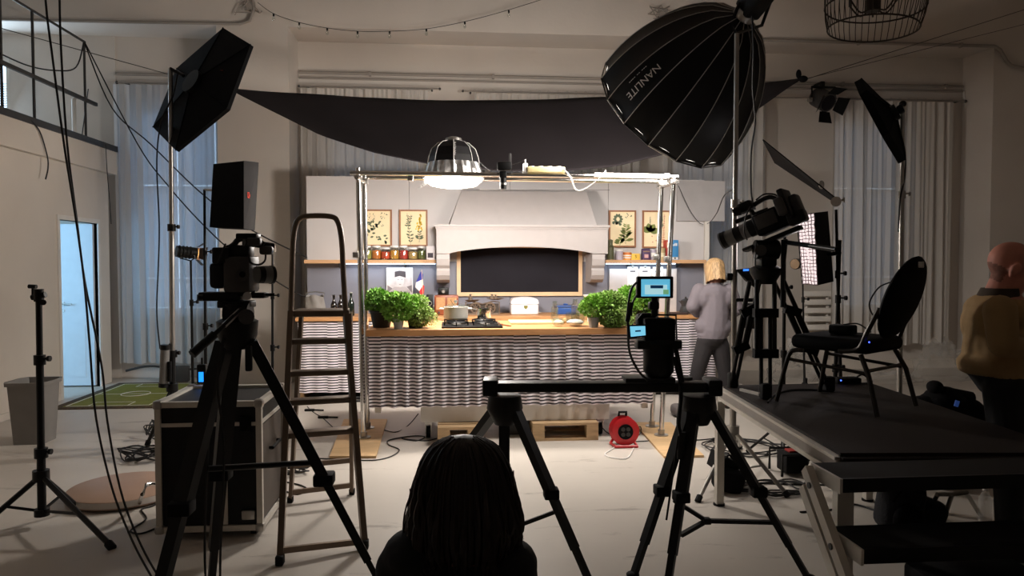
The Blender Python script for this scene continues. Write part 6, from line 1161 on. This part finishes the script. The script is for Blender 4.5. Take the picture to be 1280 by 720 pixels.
solo('white_wire', MB().tube(spline([PY(848, 232, 8.4), PY(862, 262, 8.4), PY(875, 279, 8.4), PY(885, 279, 8.4), P(895, 268, 6), P(905, 245, dO + .2), P(918, 236, dO)]), .004), M['cable'], 'thin wire drooping from the rig to the softbox stand', 'wire')
# field monitor clamped to that stand
q = P(933, 346, dO - .1); t = thing('field_monitor', 'small black field monitor with a painted blue highlight beside the stand', 'monitor', q - UP * .06); part('housing', MB().hexa([P(920, 337, dO - .06), P(944, 334, dO - .12), P(946, 362, dO - .12), P(930, 350, dO - .06), P(920, 337, dO + .02), P(944, 334, dO - .04), P(946, 362, dO - .04), P(930, 350, dO + .02)]), M['black'], t, False); part('clamp', MB().cyl(P(921, 343, dO), P(913, 344, dO), .014).rbox(P(911, 346, dO), (.04, .04, .05), .008), M['black'], t); part('blue_highlight', MB().add([P(929, 336.5, dO - .11), P(936, 336, dO - .125), P(936, 338.5, dO - .125), P(929, 339, dO - .11)], [(0, 1, 2, 3)]), mat_emit('highlight_blue', (60, 130, 255), 1.5), t, False)  # blue highlight on the housing drawn as a small glowing patch
t = thing('battery_plate', 'black battery pack clamped lower on the softbox stand', 'battery', P(938, 412, dO)); part('body', MB().rbox(P(938, 395, dO - .05), (.07, .06, .17), .01), M['black'], t); part('clamp', MB().cyl(P(916, 375, dO), P(944, 375, dO - .04), .013), M['black'], t)

# ---------------------------------------------------------------- other lamps on the right
b = PZ(1123, 585); dR = b.dot(FWD); stand('light_stand', 'steel stand carrying the slanted hexagonal softbox behind the chair', b, 0, feet3(b, .4, -.26), .4, .017, 'steel', 'steel', top=P(1128.5, 130, dR))
nR = (RGT * -.80 - UP * .46 + FWD * .52).normalized(); CR = P(1095, 153, dR - .05); t = thing('hexagonal_softbox', 'small black hexagonal softbox slanted down on the stand behind the chair', 'softbox', CR - UP * .3); k = dR / FPX
e_ = softbox(t, CR, nR, 58 * k, .07, .05, 6, .52, 'diffoff'); lamp_head(t, e_, nR, .04, .06); part('tilt_bracket', MB().cyl(e_, P(1128.5, 130, dR), .013).ball(P(1128.5, 130, dR), .025), M['black'], t)
solo('lamp_cable', MB().tube(spline([P(1082, 110, dR), P(1100, 122, dR), P(1118, 138, dR), P(1124, 160, dR), P(1131, 190, dR - .05), P(1131, 220, dR), P(1125, 250, dR - .04), P(1123, 290, dR - .04)]), .006), M['cable'], 'black cable trailing down from the hexagonal softbox', 'cable')
# flag panel
b = PZ(1053, 590); dF = b.dot(FWD); stand('light_stand', 'thin black stand with a steel grip head holding the flag panel', b, 0, feet3(b, .4, .9), .4, .012, top=P(1045, 262, dF))
t = thing('flag_panel', 'thin black flag panel slanting down to its grip head', 'flag panel', P(1040, 252, dF)); fp = [P(953, 175, dF - .1), P(1044, 248, dF), P(1039, 251, dF + .35), P(968, 204, dF + .3)]; nz_ = (fp[1] - fp[0]).cross(fp[3] - fp[0]).normalized() * .008
part('panel', MB().hexa(fp + [p + nz_ for p in fp]), M['fabric'], t, False); part('handle_slot', MB().ball(P(1027, 231, dF - .01), (.022, .008, .03)), M['card'], t)
t = thing('grip_head', 'shiny steel grip head with a wing screw on the thin stand', 'grip head', P(1045, 256, dF)); part('disc', MB().cyl(P(1045, 252, dF - .02), P(1045, 252, dF - .06), .035, n=18), M['chrome'], t); part('body', MB().rbox(P(1045, 252, dF + .01), (.05, .05, .06), .012), M['chrome'], t); part('wing_screw', MB().cyl(P(1047, 251, dF - .03), P(1054, 250, dF - .03), .007).rbox(P(1055, 250, dF - .03), (.012, .01, .035), .004), M['steel'], t)
# strip softbox with glowing grid
b = PZ(1040, 600); dG = b.dot(FWD); stand('light_stand', 'black stand with side knobs carrying the lit strip softbox', b, 0, feet3(b, .35, 1.6), .4, .013, top=P(1050, 300, dG - .0))
gb = [P(1002, 355, dG + .1), P(1021, 357, dG - .1), P(1042, 352, dG + .15), P(1023, 350, dG + .33), P(995, 269, dG + .1), P(1017, 266, dG - .1), P(1035, 264, dG + .15), P(1013, 267, dG + .33)]
t = thing('strip_softbox', 'tall strip softbox with a glowing fabric grid on its front', 'softbox', gb[0]); part('shell', MB().hexa(gb), M['fabric'], t, False)
o_ = lambda u, v: gb[4].lerp(gb[5], u).lerp(gb[0].lerp(gb[1], u), v) - FWD * .012
part('diffuser', MB().add([o_(.03, .01), o_(.97, .01), o_(.97, .99), o_(.03, .99)], [(0, 1, 2, 3)]), mat_emit('strip_diffuser', (255, 236, 240), .62), t, False)
mb = MB()
for i in range(6): mb.tube([o_(.03 + .94 * i / 5 + .03 * math.sin(v * 3 + i), v / 12) - FWD * .008 for v in range(13)], .0035, 4)
for j in range(21): mb.tube([o_(.03 + .94 * u / 5, .01 + .98 * j / 20 + .006 * math.sin(u * 2 + j)) - FWD * .008 for u in range(6)], .0035, 4)
part('fabric_grid', mb, mat('grid_grey', (120, 108, 112), .8), t, kind='stuff')
part('mounting_arm', MB().cyl(P(1036, 318, dG + .1), P(1050, 316, dG), .014), M['black'], t)
sx = (gb[0] + gb[1] + gb[4] + gb[5]) / 4; area('strip_softbox_light', sx - FWD * .05, (gb[1] - gb[0]).cross(gb[4] - gb[0]) * (1 if (gb[1] - gb[0]).cross(gb[4] - gb[0]).dot(FWD) < 0 else -1), .12, 2.5, (1, .92, .92), 'RECTANGLE', .45)
b = PZ(978.5, 575); stand('light_stand', 'plain black stand directly behind the camcorder tripod', b, 0, feet3(b, .3, 2.2), .3, .013, top=P(981, 290, b.dot(FWD)))
q = P(997, 329, 7.5); stand('light_stand', 'distant thin stand under the small round lamp', PZ(1006, 513), 0, feet3(PZ(1006, 513), .25, .3), .3, .01, top=P(1003, 330, PZ(1006, 513).dot(FWD)))
dq = PZ(1006, 513).dot(FWD); t = thing('small_lamp', 'small dark round lamp with amber reflector on a distant stand', 'lamp', P(998, 334, dq)); part('housing', MB().cyl(P(1002, 329, dq + .05), P(994, 330, dq - .06), .045, .055, 18), M['black'], t); part('reflector', MB().cyl(P(994, 330, dq - .06), P(993.5, 330, dq - .066), .048, n=18), mat('amber_reflector', (84, 62, 36), .4, .4), t); part('mounting_arm', MB().cyl(P(1000, 330, dq), P(1003, 331, dq), .012), M['black'], t)
# pipe-hung fresnel by the curtain rail
yq_ = 9.45; C = PY(1029, 125, yq_); t = thing('hanging_fresnel', 'black theatre spotlight with barn doors hanging from the curtain pipe', 'spotlight', C - UP * .2)
nf = V(.25, -.75, -.5).normalized(); Rf = frame_R(nf); part('housing', MB().cyl(C - nf * .13, C + nf * .1, .13, n=20), M['grey'], t); part('lens', MB().cyl(C + nf * .1, C + nf * .107, .105, n=20), M['board'], t)
part('yoke', MB().tube([C + V(-.16, 0, 0), C + V(-.16, 0, .17), C + V(.16, 0, .17), C + V(.16, 0, 0)], .018), M['black'], t); part('hook_clamp', MB().rbox(C + V(0, .03, .21), (.05, .06, .08), .01).bar(C + V(0, .03, .24), V(C.x, yp, 3.9), .03, .03), M['black'], t); part('side_knob', MB().cyl(C + V(-.16, 0, 0), C + V(-.21, 0, 0), .03), M['midgrey'], t)
for i in range(4):
    a = i * math.pi / 2; o1 = C + nf * .11 + Rf @ V(.12 * math.cos(a), .12 * math.sin(a), 0); o2 = C + nf * .2 + Rf @ V(.24 * math.cos(a), .24 * math.sin(a), 0); s_ = Rf @ V(-math.sin(a), math.cos(a), 0); part('barn_door', MB().add([o1 - s_ * .09, o1 + s_ * .09, o2 + s_ * .12, o2 - s_ * .12], [(0, 1, 2, 3)]), M['blackm'], t, False)
# chandelier
dc = 5.2; k = dc / FPX; C = P(1091, 36, dc); zb_ = C.z; t = thing('cage_chandelier', 'round wire-cage chandelier with candle lamps hanging from the ceiling', 'chandelier', C)
tl = V(-.10, 0, 0); RT = Matrix.Rotation(.08, 3, 'Y'); cage = lambda a, s_: C + RT @ V(k * (52 + 12 * s_ ** .7 - 4 * s_ * s_) * math.cos(a), k * (52 + 12 * s_ ** .7 - 4 * s_ * s_) * math.sin(a), .0 + .42 * s_)
mw = mat('rusty_wire', (52, 42, 34), .6, .4, var=.2)
for s_ in (0, .36, 1): part('hoop', MB().tube([cage(i * math.pi / 18, s_) for i in range(36)], .006, 6, True), mw, t)
for i in range(44): part('wire', MB().tube([cage(i * math.pi / 22, s_ / 5) for s_ in range(6)], .003, 5), mw, t)
part('hub', MB().cyl(C + UP * .12, C + UP * .2, .05, n=16).cyl(C + UP * .2, C + UP * .5, .014), mw, t)
for i in range(6):
    a = i * math.pi / 3; p0 = C + UP * .16; p1 = p0 + V(.17 * math.cos(a), .17 * math.sin(a), .04); ar = part('arm', MB().tube(spline([p0, p0 + V(.09 * math.cos(a), .09 * math.sin(a), -.05), p1]), .006), mw, t); part('candle', MB().cyl(p1, p1 + UP * .1, .012), M['grey'], ar)
part('chain', MB().cyl(C + UP * .5, V(C.x, C.y, CZ), .008), mw, t)
for i in range(8): a = i * math.pi / 4; part('top_spoke', MB().cyl(cage(a, 1), C + UP * .5, .004), mw, t)

# plastic wrap heaps, backpack behind the deck
def heap(px, py, rx, ry, h, label, seed):
    c = PZ(px, py); r = random.Random(seed)
    def fn(u, v): a = u * 6.2832; s_ = math.sin(v * math.pi / 2); n_ = noise.noise(V(math.cos(a) * 2.2 + seed, math.sin(a) * 2.2, v * 5)) ; k_ = 1 + .45 * n_; return c + V(rx * s_ * k_ * math.cos(a), ry * s_ * k_ * math.sin(a), max(.004, h * math.cos(v * math.pi / 2) * (1 + .6 * n_)))
    solo('plastic_wrap', MB().grid(fn, 40, 16), M['film'], label, 'plastic wrap', smooth=True)
heap(1178, 474, .38, .2, .42, 'crumpled clear plastic wrap heaped by the wall behind the backpack', 3); heap(990, 476, .3, .2, .4, 'crumpled clear plastic wrap by the wall behind the tripod', 9); heap(1100, 478, .5, .2, .12, 'flat spread of clear plastic sheeting along the wall', 5)
b = PZ(1185, 560); b = P(1183, 522, 4.9); b.z = 0; t = thing('camera_backpack', 'black camera backpack with a small blue tag beside the stage', 'backpack', b); zb2 = P(1183, 480, 4.9).z
part('body', MB().rbox(b + UP * .3, (.42, .28, .6), .1, Matrix.Rotation(.1, 3, 'Y'), 4).ball(b + V(-.02, 0, .56), (.14, .13, .1), 16, 10).ball(b + V(-.16, 0, .45), (.18, .14, .15), 16, 10), M['fabric'], t); part('lid_roll', MB().ball(b + V(-.1, -.02, .66), (.05, .06, .045)).cyl(b + V(-.06, -.04, .62), b + V(.14, -.04, .58), .05), M['fabric'], t)
part('strap', MB().tube(spline([b + V(.1, -.12, .55), b + V(.2, -.16, .45), b + V(.26, -.12, .32)]), .02), M['fabric'], t); q = P(1196, 504.5, 4.72); part('blue_tag', MB().rbox(q, (.03, .006, .04), .002, Matrix.Rotation(.3, 3, 'Y')), mat('tag_blue_glow', (70, 110, 200), .6, emit=.12), t)  # tag material has a faint added glow, though it is no lamp
b = PZ(858, 520); t = thing('tool_bag', 'small grey bag with a red tag on the floor behind the slider', 'bag', b)
part('body', MB().rbox(b + UP * .06, (.28, .2, .11), .04, seg=3), mat('bag_grey2', (120, 112, 110), .9), t); part('red_tag', MB().rbox(b + V(-.05, -.102, .08), (.07, .006, .05), .002), M['red'], t); part('handle', MB().tube(spline([b + V(-.08, 0, .11), b + V(0, 0, .18), b + V(.08, 0, .11)]), .008), M['cable'], t)
q = P(910, 500, 4.5); t = thing('spring_clamp', 'black spring clamp with orange tip gripping the deck corner', 'clamp', q - UP * .04); part('jaw', MB().prism([(-.05, -.03), (.06, .0), (.02, .03)], q, RGT, UP, FWD * .04), M['grey'], t, False); part('tip', MB().rbox(q + RGT * -.03 - UP * .02, (.03, .03, .03), .006), mat('orange_tip', (220, 110, 80), .5), t); part('handle', MB().cyl(q, P(905, 488, 4.5), .01), M['black'], t)
# ---------------------------------------------------------------- people
def organic(name, mb, parent, mats, fn, voxel=.012, smooth=4):
    off = OFF[parent.name]; me = bpy.data.meshes.new('tmp'); me.from_pydata([v - off for v in mb.v], [], mb.f)
    o = bpy.data.objects.new('tmp', me); COL.objects.link(o)
    r = o.modifiers.new('r', 'REMESH'); r.mode = 'VOXEL'; r.voxel_size = voxel; r.use_smooth_shade = True
    s_ = o.modifiers.new('s', 'SMOOTH'); s_.iterations = smooth; s_.factor = .5
    dg = bpy.context.evaluated_depsgraph_get(); m2 = bpy.data.meshes.new_from_object(o.evaluated_get(dg)); m2.name = name
    bpy.data.objects.remove(o); bpy.data.meshes.remove(me); m2.materials.clear()
    for m_ in mats: m2.materials.append(m_)
    for p in m2.polygons: p.material_index = fn(p.center + off); p.use_smooth = True
    o = bpy.data.objects.new(name, m2); COL.objects.link(o); o.parent = parent; OFF[o.name] = off; return o
def hand(mb, wr, d, nrm, s_=1.0, curl=.5, mirror=1):
    wr = Vector(wr); d = Vector(d).normalized(); n = Vector(nrm); n = (n - d * n.dot(d)).normalized(); x = d.cross(n) * mirror
    for i in range(4):
        f0 = wr + x * (.033 - .022 * i) * s_ + d * .085 * s_; L_ = (.070, .080, .074, .058)[i] * s_
        mb.limb([wr + x * (.016 - .011 * i) * s_ + d * .01, f0], [.014 * s_, .0105 * s_], 8)
        d1 = (d * math.cos(curl * .8) + n * math.sin(curl * .8)); d2 = (d * math.cos(curl * 2) + n * math.sin(curl * 2)); d3 = (d * math.cos(curl * 2.8) + n * math.sin(curl * 2.8))
        p1 = f0 + d1 * L_ * .45; p2 = p1 + d2 * L_ * .32; mb.limb([f0, p1, p2, p2 + d3 * L_ * .25], [.0095 * s_, .009 * s_, .0085 * s_, .0075 * s_], 8)
    t0 = wr + x * .025 * s_ + d * .02 * s_; mb.limb([t0, t0 + (x * .8 + d * .6 + n * .2) * .04 * s_, t0 + (x * .75 + d + n * .5) * .062 * s_], [.013 * s_, .0105 * s_, .0085 * s_], 8)
def head(mb, c, f, up, s_=1.0):
    f = Vector(f).normalized(); up = Vector(up); up = (up - f * up.dot(f)).normalized(); x = f.cross(up); R_ = Matrix((x, f, up)).transposed(); q = lambda a, b_, c_: c + (x * a + f * b_ + up * c_) * s_
    mb.ball(q(0, -.012, .03), (.076 * s_, .095 * s_, .088 * s_), 18, 12, R_); mb.ball(q(0, .03, -.045), (.056 * s_, .062 * s_, .07 * s_), 16, 10, R_); mb.ball(q(0, .055, -.085), (.03 * s_, .03 * s_, .024 * s_), 12, 8, R_)
    mb.limb([q(0, .088, .005), q(0, .106, -.03)], [.009 * s_, .014 * s_], 8); mb.ball(q(0, .085, .022), (.05 * s_, .014 * s_, .010 * s_), 12, 8, R_)
    for e in (-1, 1):
        mb.ball(q(e * .081, -.008, -.012), (.011 * s_, .022 * s_, .035 * s_), 10, 8, R_); mb.ball(q(e * .014, .098, -.034), .009 * s_, 8, 6); mb.ball(q(e * .036, .062, -.028), (.022 * s_, .02 * s_, .018 * s_), 10, 8, R_)
    mb.ball(q(0, .084, -.058), (.022 * s_, .01 * s_, .006 * s_), 10, 6, R_); mb.ball(q(0, .083, -.068), (.02 * s_, .01 * s_, .007 * s_), 10, 6, R_)
    return q, R_
def eyes(t, q, R_, s_=1.0):
    for e in (-1, 1):
        ey = part('eye', MB().ball(q(e * .031, .074, -.002), .0125 * s_, 12, 8), M['card'], t); part('iris', MB().ball(q(e * .031, .083, -.002), .0055 * s_, 8, 6), M['blackm'], ey)
M['skin'] = mat('skin', (196, 142, 122), .6, var=.08, scale=20); M['skin2'] = mat('skin_ruddy', (192, 126, 108), .6, var=.12, scale=14)
# --- woman at the rear counter, seen from behind
dw = 7.46; g0 = P(890, 510, dw); g0.z = 0
t = thing('person', 'person with a blond bob in a grey sweatshirt working at the rear worktop', 'person', g0)
W_ = lambda px, py, o_=0: P(px, py, dw + o_)
mb = MB(); hc = W_(893, 338.5, .03); q, RH = head(mb, hc, FWD * 1 - UP * .35 - RGT * .1, UP, 1.0)
mb.limb([hc - UP * .06 - FWD * .02, W_(893, 358)], [.055, .06])
mb.limb([W_(893, 368), W_(893, 392), W_(891, 412), W_(890.5, 418)], [.13, .145, .155, .15]); mb.ball(W_(893, 366), (.2, .12, .09)); mb.ball(W_(879, 372), (.09, .11, .12)); mb.ball(W_(907, 372), (.09, .11, .12)); mb.ball(W_(882, 408), (.115, .12, .1)); mb.ball(W_(901, 408), (.115, .12, .1)); mb.ball(W_(891, 418.5), (.175, .13, .025))
mb.limb([W_(874, 363), W_(866, 383, -.02), W_(872, 392, .24)], [.075, .07, .05]); hand(mb, W_(872, 392, .26), FWD + RGT * .2 - UP * .1, -UP, .9, .4, -1)
mb.limb([W_(912, 363), W_(921, 386, .0), W_(909, 397, .24)], [.075, .07, .05]); hand(mb, W_(909, 397, .26), FWD - RGT * .3, -UP, .9, .4, 1)
mb.ball(W_(890, 426), (.165, .12, .09)); mb.limb([W_(881, 432), W_(871, 468), W_(862, 501)], [.095, .07, .055]); mb.limb([W_(900, 432), W_(906, 468), W_(908, 502)], [.095, .07, .055])
for px in (861, 908): f_ = W_(px, 506); f_.z = .04; mb.limb([f_ - FWD * .03, f_ + FWD * .12], [.045, .038])
zh, zn = W_(890, 422).z, W_(893, 353).z; hz = lambda p: (p - W_(872, 392, .33)).length < .13 or (p - W_(909, 397, .33)).length < .13
organic('body', mb, t, [mat('sweatshirt_grey', (122, 114, 120), .9, var=.06, scale=6, bump=.2, bscale=40), mat('trousers_dark', (38, 34, 36), .85, var=.1), M['skin'], mat('shoes_dark', (30, 28, 28), .6)], lambda p: 2 if (p.z > zn or hz(p)) else 0 if p.z > zh else 1 if p.z > .09 else 3, .011, 3)
eyes(t, q, RH)
def fn(u, v):
    a = u * 6.2832; up_ = math.cos(v * 2.0); r_ = 1.06 * (math.sin(min(v * 2.0, 1.57)) if v < .785 else 1.0 - .10 * (v - .785)); x_ = .094 * r_ * math.cos(a); y_ = -.014 + .108 * r_ * math.sin(a); z_ = .03 + .1 * up_ if v < .785 else .03 - (v - .785) * .72
    if math.sin(a) > .35 and v > .45: y_ = min(y_, .045); x_ = math.copysign(max(abs(x_), .086), x_)
    k_ = 1 + .03 * math.sin(a * 9 + v * 3); return q(x_ * k_, y_ * k_, z_ + .006 * math.sin(a * 14) * (v > .9))
part('hair', MB().grid(fn, 48, 16), mat('blond_hair', (180, 146, 104), .55, var=.45, scale=6, stretch=(14, 14, 1)), t)
# --- man at the right edge
dm = 3.68; W_ = lambda px, py, o_=0: P(px, py, dm + o_)
g0 = W_(1262, 700); g0.z = 0; t = thing('person', 'bald person in a tan jacket and dark trousers looking down beside the stage', 'person', g0)
fd = (RGT * .85 - FWD * .22 - UP * .52).normalized(); hc = W_(1263, 337); mb = MB(); q, RH = head(mb, hc, fd, UP, 1.16)
mb.limb([W_(1254, 350), W_(1246, 376)], [.06, .072]); [mb.ball(q(e * .092, -.012, -.006), (.014, .025, .037), 12, 8, RH) for e in (-1, 1)]
mb.ball(W_(1252, 392), (.12, .21, .1), 18, 12, R5); mb.limb([W_(1250, 400), W_(1250, 430), W_(1252, 455)], [.155, .165, .16]); mb.ball(W_(1232, 405), (.09, .16, .13), 16, 10, R5); mb.ball(W_(1232, 440), (.085, .15, .13), 16, 10, R5); mb.ball(W_(1240, 463), (.15, .17, .03), 18, 10, R5); mb.ball(W_(1226, 455), (.09, .15, .07), 16, 10, R5); mb.ball(W_(1236, 388), (.085, .17, .09), 16, 10, R5)
for sy, hx2, px2 in ((-1, 1284, 1258), (1, 1290, 1262)):
    mb.limb([W_(1250, 388, sy * .19), W_(px2 - 4, 430, sy * .22), W_(hx2, 437, sy * .13)], [.075, .066, .045]); hand(mb, W_(hx2 + 3, 437, sy * .12), RGT * 1 + FWD * -.1 * sy, UP * .3 - FWD * sy, 1.0, .6, sy)
mb.ball(W_(1256, 474), (.13, .16, .11), 16, 10, R5)
for sy, kx in ((-1, 1262), (1, 1266)):
    fo = W_(kx - 2, 700, sy * .1); fo.z = .05; mb.limb([W_(1257, 482, sy * .08), W_(kx, 590, sy * .09), fo + UP * .04], [.105, .075, .055]); mb.limb([fo - RGT * .04, fo + RGT * .15], [.05, .04])
zc_, zj = W_(1246, 370).z, W_(1240, 467).z
wrs = [W_(1287, 437, -.12), W_(1293, 437, .12)]; RHt = RH.transposed()
def mm(p):
    r_ = (p - W_(1250, 400)).dot(RGT)
    for w_ in wrs:
        a_ = (p - w_).dot(RGT)
        if -.005 < a_ < .25 and (p - w_ - RGT * a_).length < .075: return 2
    l_ = (RHt @ (p - hc)) / 1.16
    if l_.length < .17 and (p.z > W_(1246, 365).z or l_.y > .02):
        return 5 if (l_.y < -.02 and -.075 < l_.z < -.015 and abs(l_.x) < .078) else 2
    if p.z < zj: return 1 if p.z > .1 else 3
    return 4 if r_ > .13 and p.z > W_(1250, 425).z and abs((p - W_(1250, 400)).dot(FWD)) < .1 else 0
organic('body', mb, t, [mat('tan_jacket', (160, 130, 88), .85, var=.10, scale=5, bump=.25, bscale=25), mat('dark_trousers', (20, 19, 22), .9), M['skin2'], mat('black_shoes', (18, 17, 17), .6), mat('black_shirt', (24, 22, 22), .9), mat('short_grey_hair', (140, 94, 80), .8, var=.15, scale=60)], mm, .009, 4)
eyes(t, q, RH, 1.16)
def fn(u, v): a = 3.34 + u * 2.75; return W_(1247 + 10 * (v - .5), 366) * 0 + W_(1247, 371 - 11 * v) + R5 @ V(.092 * math.cos(u * 6.2832) * (1 - .14 * v) + .01 * v, .10 * math.sin(u * 6.2832) * (1 - .14 * v), 0)
part('collar', MB().grid(fn, 28, 3), mat('brown_collar', (60, 46, 34), .85), t)
# --- seated person in the foreground, seen from behind
df_ = 1.65; W_ = lambda px, py, o_=0: P(px, py, df_ + o_)
g0 = W_(578, 720); g0.z = 0; zs = .27
t = thing('person', 'dark-haired person in black sitting low with their back turned', 'person', g0)
hc = W_(581, 622, .03); mb = MB(); q, RH = head(mb, hc, FWD - UP * .12 + RGT * .12, UP, .95)
mb.limb([hc - UP * .07 - FWD * .01, W_(578, 690)], [.055, .062]); sh = W_(574, 706); mb.ball(sh - UP * .02, (.165, .10, .075), 18, 10, R5); mb.ball(W_(517, 690), (.07, .09, .05), 14, 9, R5); mb.ball(W_(640, 704), (.06, .09, .05), 14, 9, R5)
mb.limb([sh - UP * .09, sh - UP * .25, sh - UP * .4 + FWD * .02], [.14, .135, .145]); hipz = zs + .11; hip = V(sh.x, sh.y, hipz) + FWD * .03; mb.ball(hip, (.18, .15, .11), 16, 10, R5)
for sx, ex in ((-1, 0), (1, 0)):
    s0 = sh + RGT * (sx * .125 - .005) - UP * (.012 if sx < 0 else .04); mb.ball(s0, .064)
    el = s0 + RGT * sx * .04 - UP * .24 + FWD * .1; wr_ = (sh + RGT * .02 * sx - UP * .22 + FWD * .32) if sx < 0 else W_(632, 676, .12)
    mb.limb([s0, el, wr_], [.058, .05, .033]); hand(mb, wr_, (UP * .9 + FWD * .2 - RGT * .15) if sx > 0 else (RGT + FWD * .2), (-RGT if sx > 0 else UP), .9, .35, 1)
    kn = hip + RGT * sx * .22 + FWD * .42 + UP * .06; an = hip + RGT * sx * .16 + FWD * .58; an.z = .09; mb.limb([hip + RGT * sx * .09, kn, an], [.095, .07, .05]); mb.limb([an - UP * .04, an - UP * .045 + FWD * .14], [.045, .036])
zk = W_(578, 694).z; hr = W_(632, 662, .12)
organic('body', mb, t, [mat('black_top', (16, 15, 17), .9, var=.15, scale=10, bump=.15), M['skin'], mat('dark_jeans', (24, 25, 32), .9), M['rubber']], lambda p: 1 if (p.z > zk + .005 and ((p - W_(578, 690)).xy.length < .075 or (p - hc).length < .15)) or (p - hr).length < .07 else 2 if p.z < zs + .14 and p.z > .1 else 3 if p.z <= .1 else 0, .010, 3)
eyes(t, q, RH)
M['darkhair'] = mat('dark_brown_hair', (34, 23, 19), .5, var=.4, scale=5, stretch=(16, 16, 1.5), spec=.35)
prof = [(0, 544), (16, 546), (30, 551), (41, 560), (49, 573), (55, 590), (58, 608), (60, 626), (62, 645), (62, 662), (57, 680), (50, 694)]
def fn(u, v):
    a = u * 6.2832; i = v * (len(prof) - 1); j = min(int(i), len(prof) - 2); f_ = i - j; w_ = prof[j][0] + (prof[j + 1][0] - prof[j][0]) * f_; y_ = prof[j][1] + (prof[j + 1][1] - prof[j][1]) * f_
    k_ = w_ * df_ / FPX * (1 + .035 * math.sin(a * 11 + v * 5) * v + .02 * math.sin(a * 23 + 2)); c_ = P(579 + 2 * v, y_, df_ + .02); fz = .95
    if math.sin(a) > .4 and v > .4: fz = .55
    return c_ + RGT * k_ * math.cos(a) + FWD * k_ * fz * math.sin(a)
hr_ = part('hair', MB().grid(fn, 56, 26), M['darkhair'], t)
mb = MB(); r = random.Random(4)
for i in range(420):
    a = r.choice([r.uniform(math.pi * .9, math.pi * 2.1), r.gauss(math.pi, .25), r.gauss(0, .25)]); u = (a % 6.2832) / 6.2832; v0 = r.uniform(.06, .6); pts = [fn(u, min(1, v0 + (1 - v0) * k_ / 6)) for k_ in range(7)]; o_ = RGT * math.cos(a) + FWD * math.sin(a); am = r.uniform(.003, .02); ph_ = r.uniform(0, 6)
    pts = [p + o_ * (.002 + am * (k_ / 6) * (1 + .6 * math.sin(k_ * 1.4 + ph_))) + UP * (.0 if k_ < 6 else r.uniform(-.02, .02)) for k_, p in enumerate(pts)]; e_ = pts[-1]; pts.append(e_ + o_ * r.uniform(.0, .03) - UP * r.uniform(-.014, .012)); mb.tube(spline(pts, 3), [.0026] * 15 + [.0022, .002, .0016, .0013, .001, .0006, .0004], 4)
for i in range(46):
    a = r.choice([r.gauss(math.pi, .45), r.gauss(0, .45), r.uniform(math.pi, 6.28)]); u = (a % 6.2832) / 6.2832; v0 = r.uniform(.42, .7); o_ = RGT * math.cos(a) + FWD * math.sin(a); ph_ = r.uniform(0, 6)
    pts = [fn(u, min(.97, v0 + (.97 - v0) * k_ / 5)) + o_ * (.004 + .007 * (1 + math.sin(k_ * 1.7 + ph_))) for k_ in range(6)]; e_ = pts[-1]; fl = r.uniform(.008, .03); pts += [e_ + o_ * fl * .7 - UP * .012, e_ + o_ * fl * 1.5 + UP * r.uniform(-.008, .014)]
    sp_ = spline(pts, 3); mb.tube(sp_, [.009 * (1 - (k_ / len(sp_)) ** 3) * min(1, .05 + k_ * .16) + .0006 for k_ in range(len(sp_))], 6)
part('loose_strands', mb, M['darkhair'], hr_, kind='stuff')
q = W_(625, 664, .1); t2 = thing('phone', 'small lit phone held beside the seated person\'s cheek', 'phone', q - UP * .03); part('case', MB().rbox(q, (.01, .05, .06), .003, R5), M['black'], t2); part('screen', MB().rbox(q + V(0, -.0265, .005), (.007, .002, .035), .001, R5), mat_emit('phone_glow', (90, 120, 220), .5), t2)
b = V(hip.x, hip.y, 0); t3 = thing('low_stool', 'low black stool under the seated person', 'stool', b); part('seat', MB().rbox(b + UP * (zs - .03), (.36, .3, .06), .02), M['fabric'], t3)
for sx in (-1, 1):
    for sy in (-1, 1): part('leg', MB().cyl(b + V(sx * .14, sy * .11, 0), b + V(sx * .12, sy * .1, zs - .06), .014), M['black'], t3)
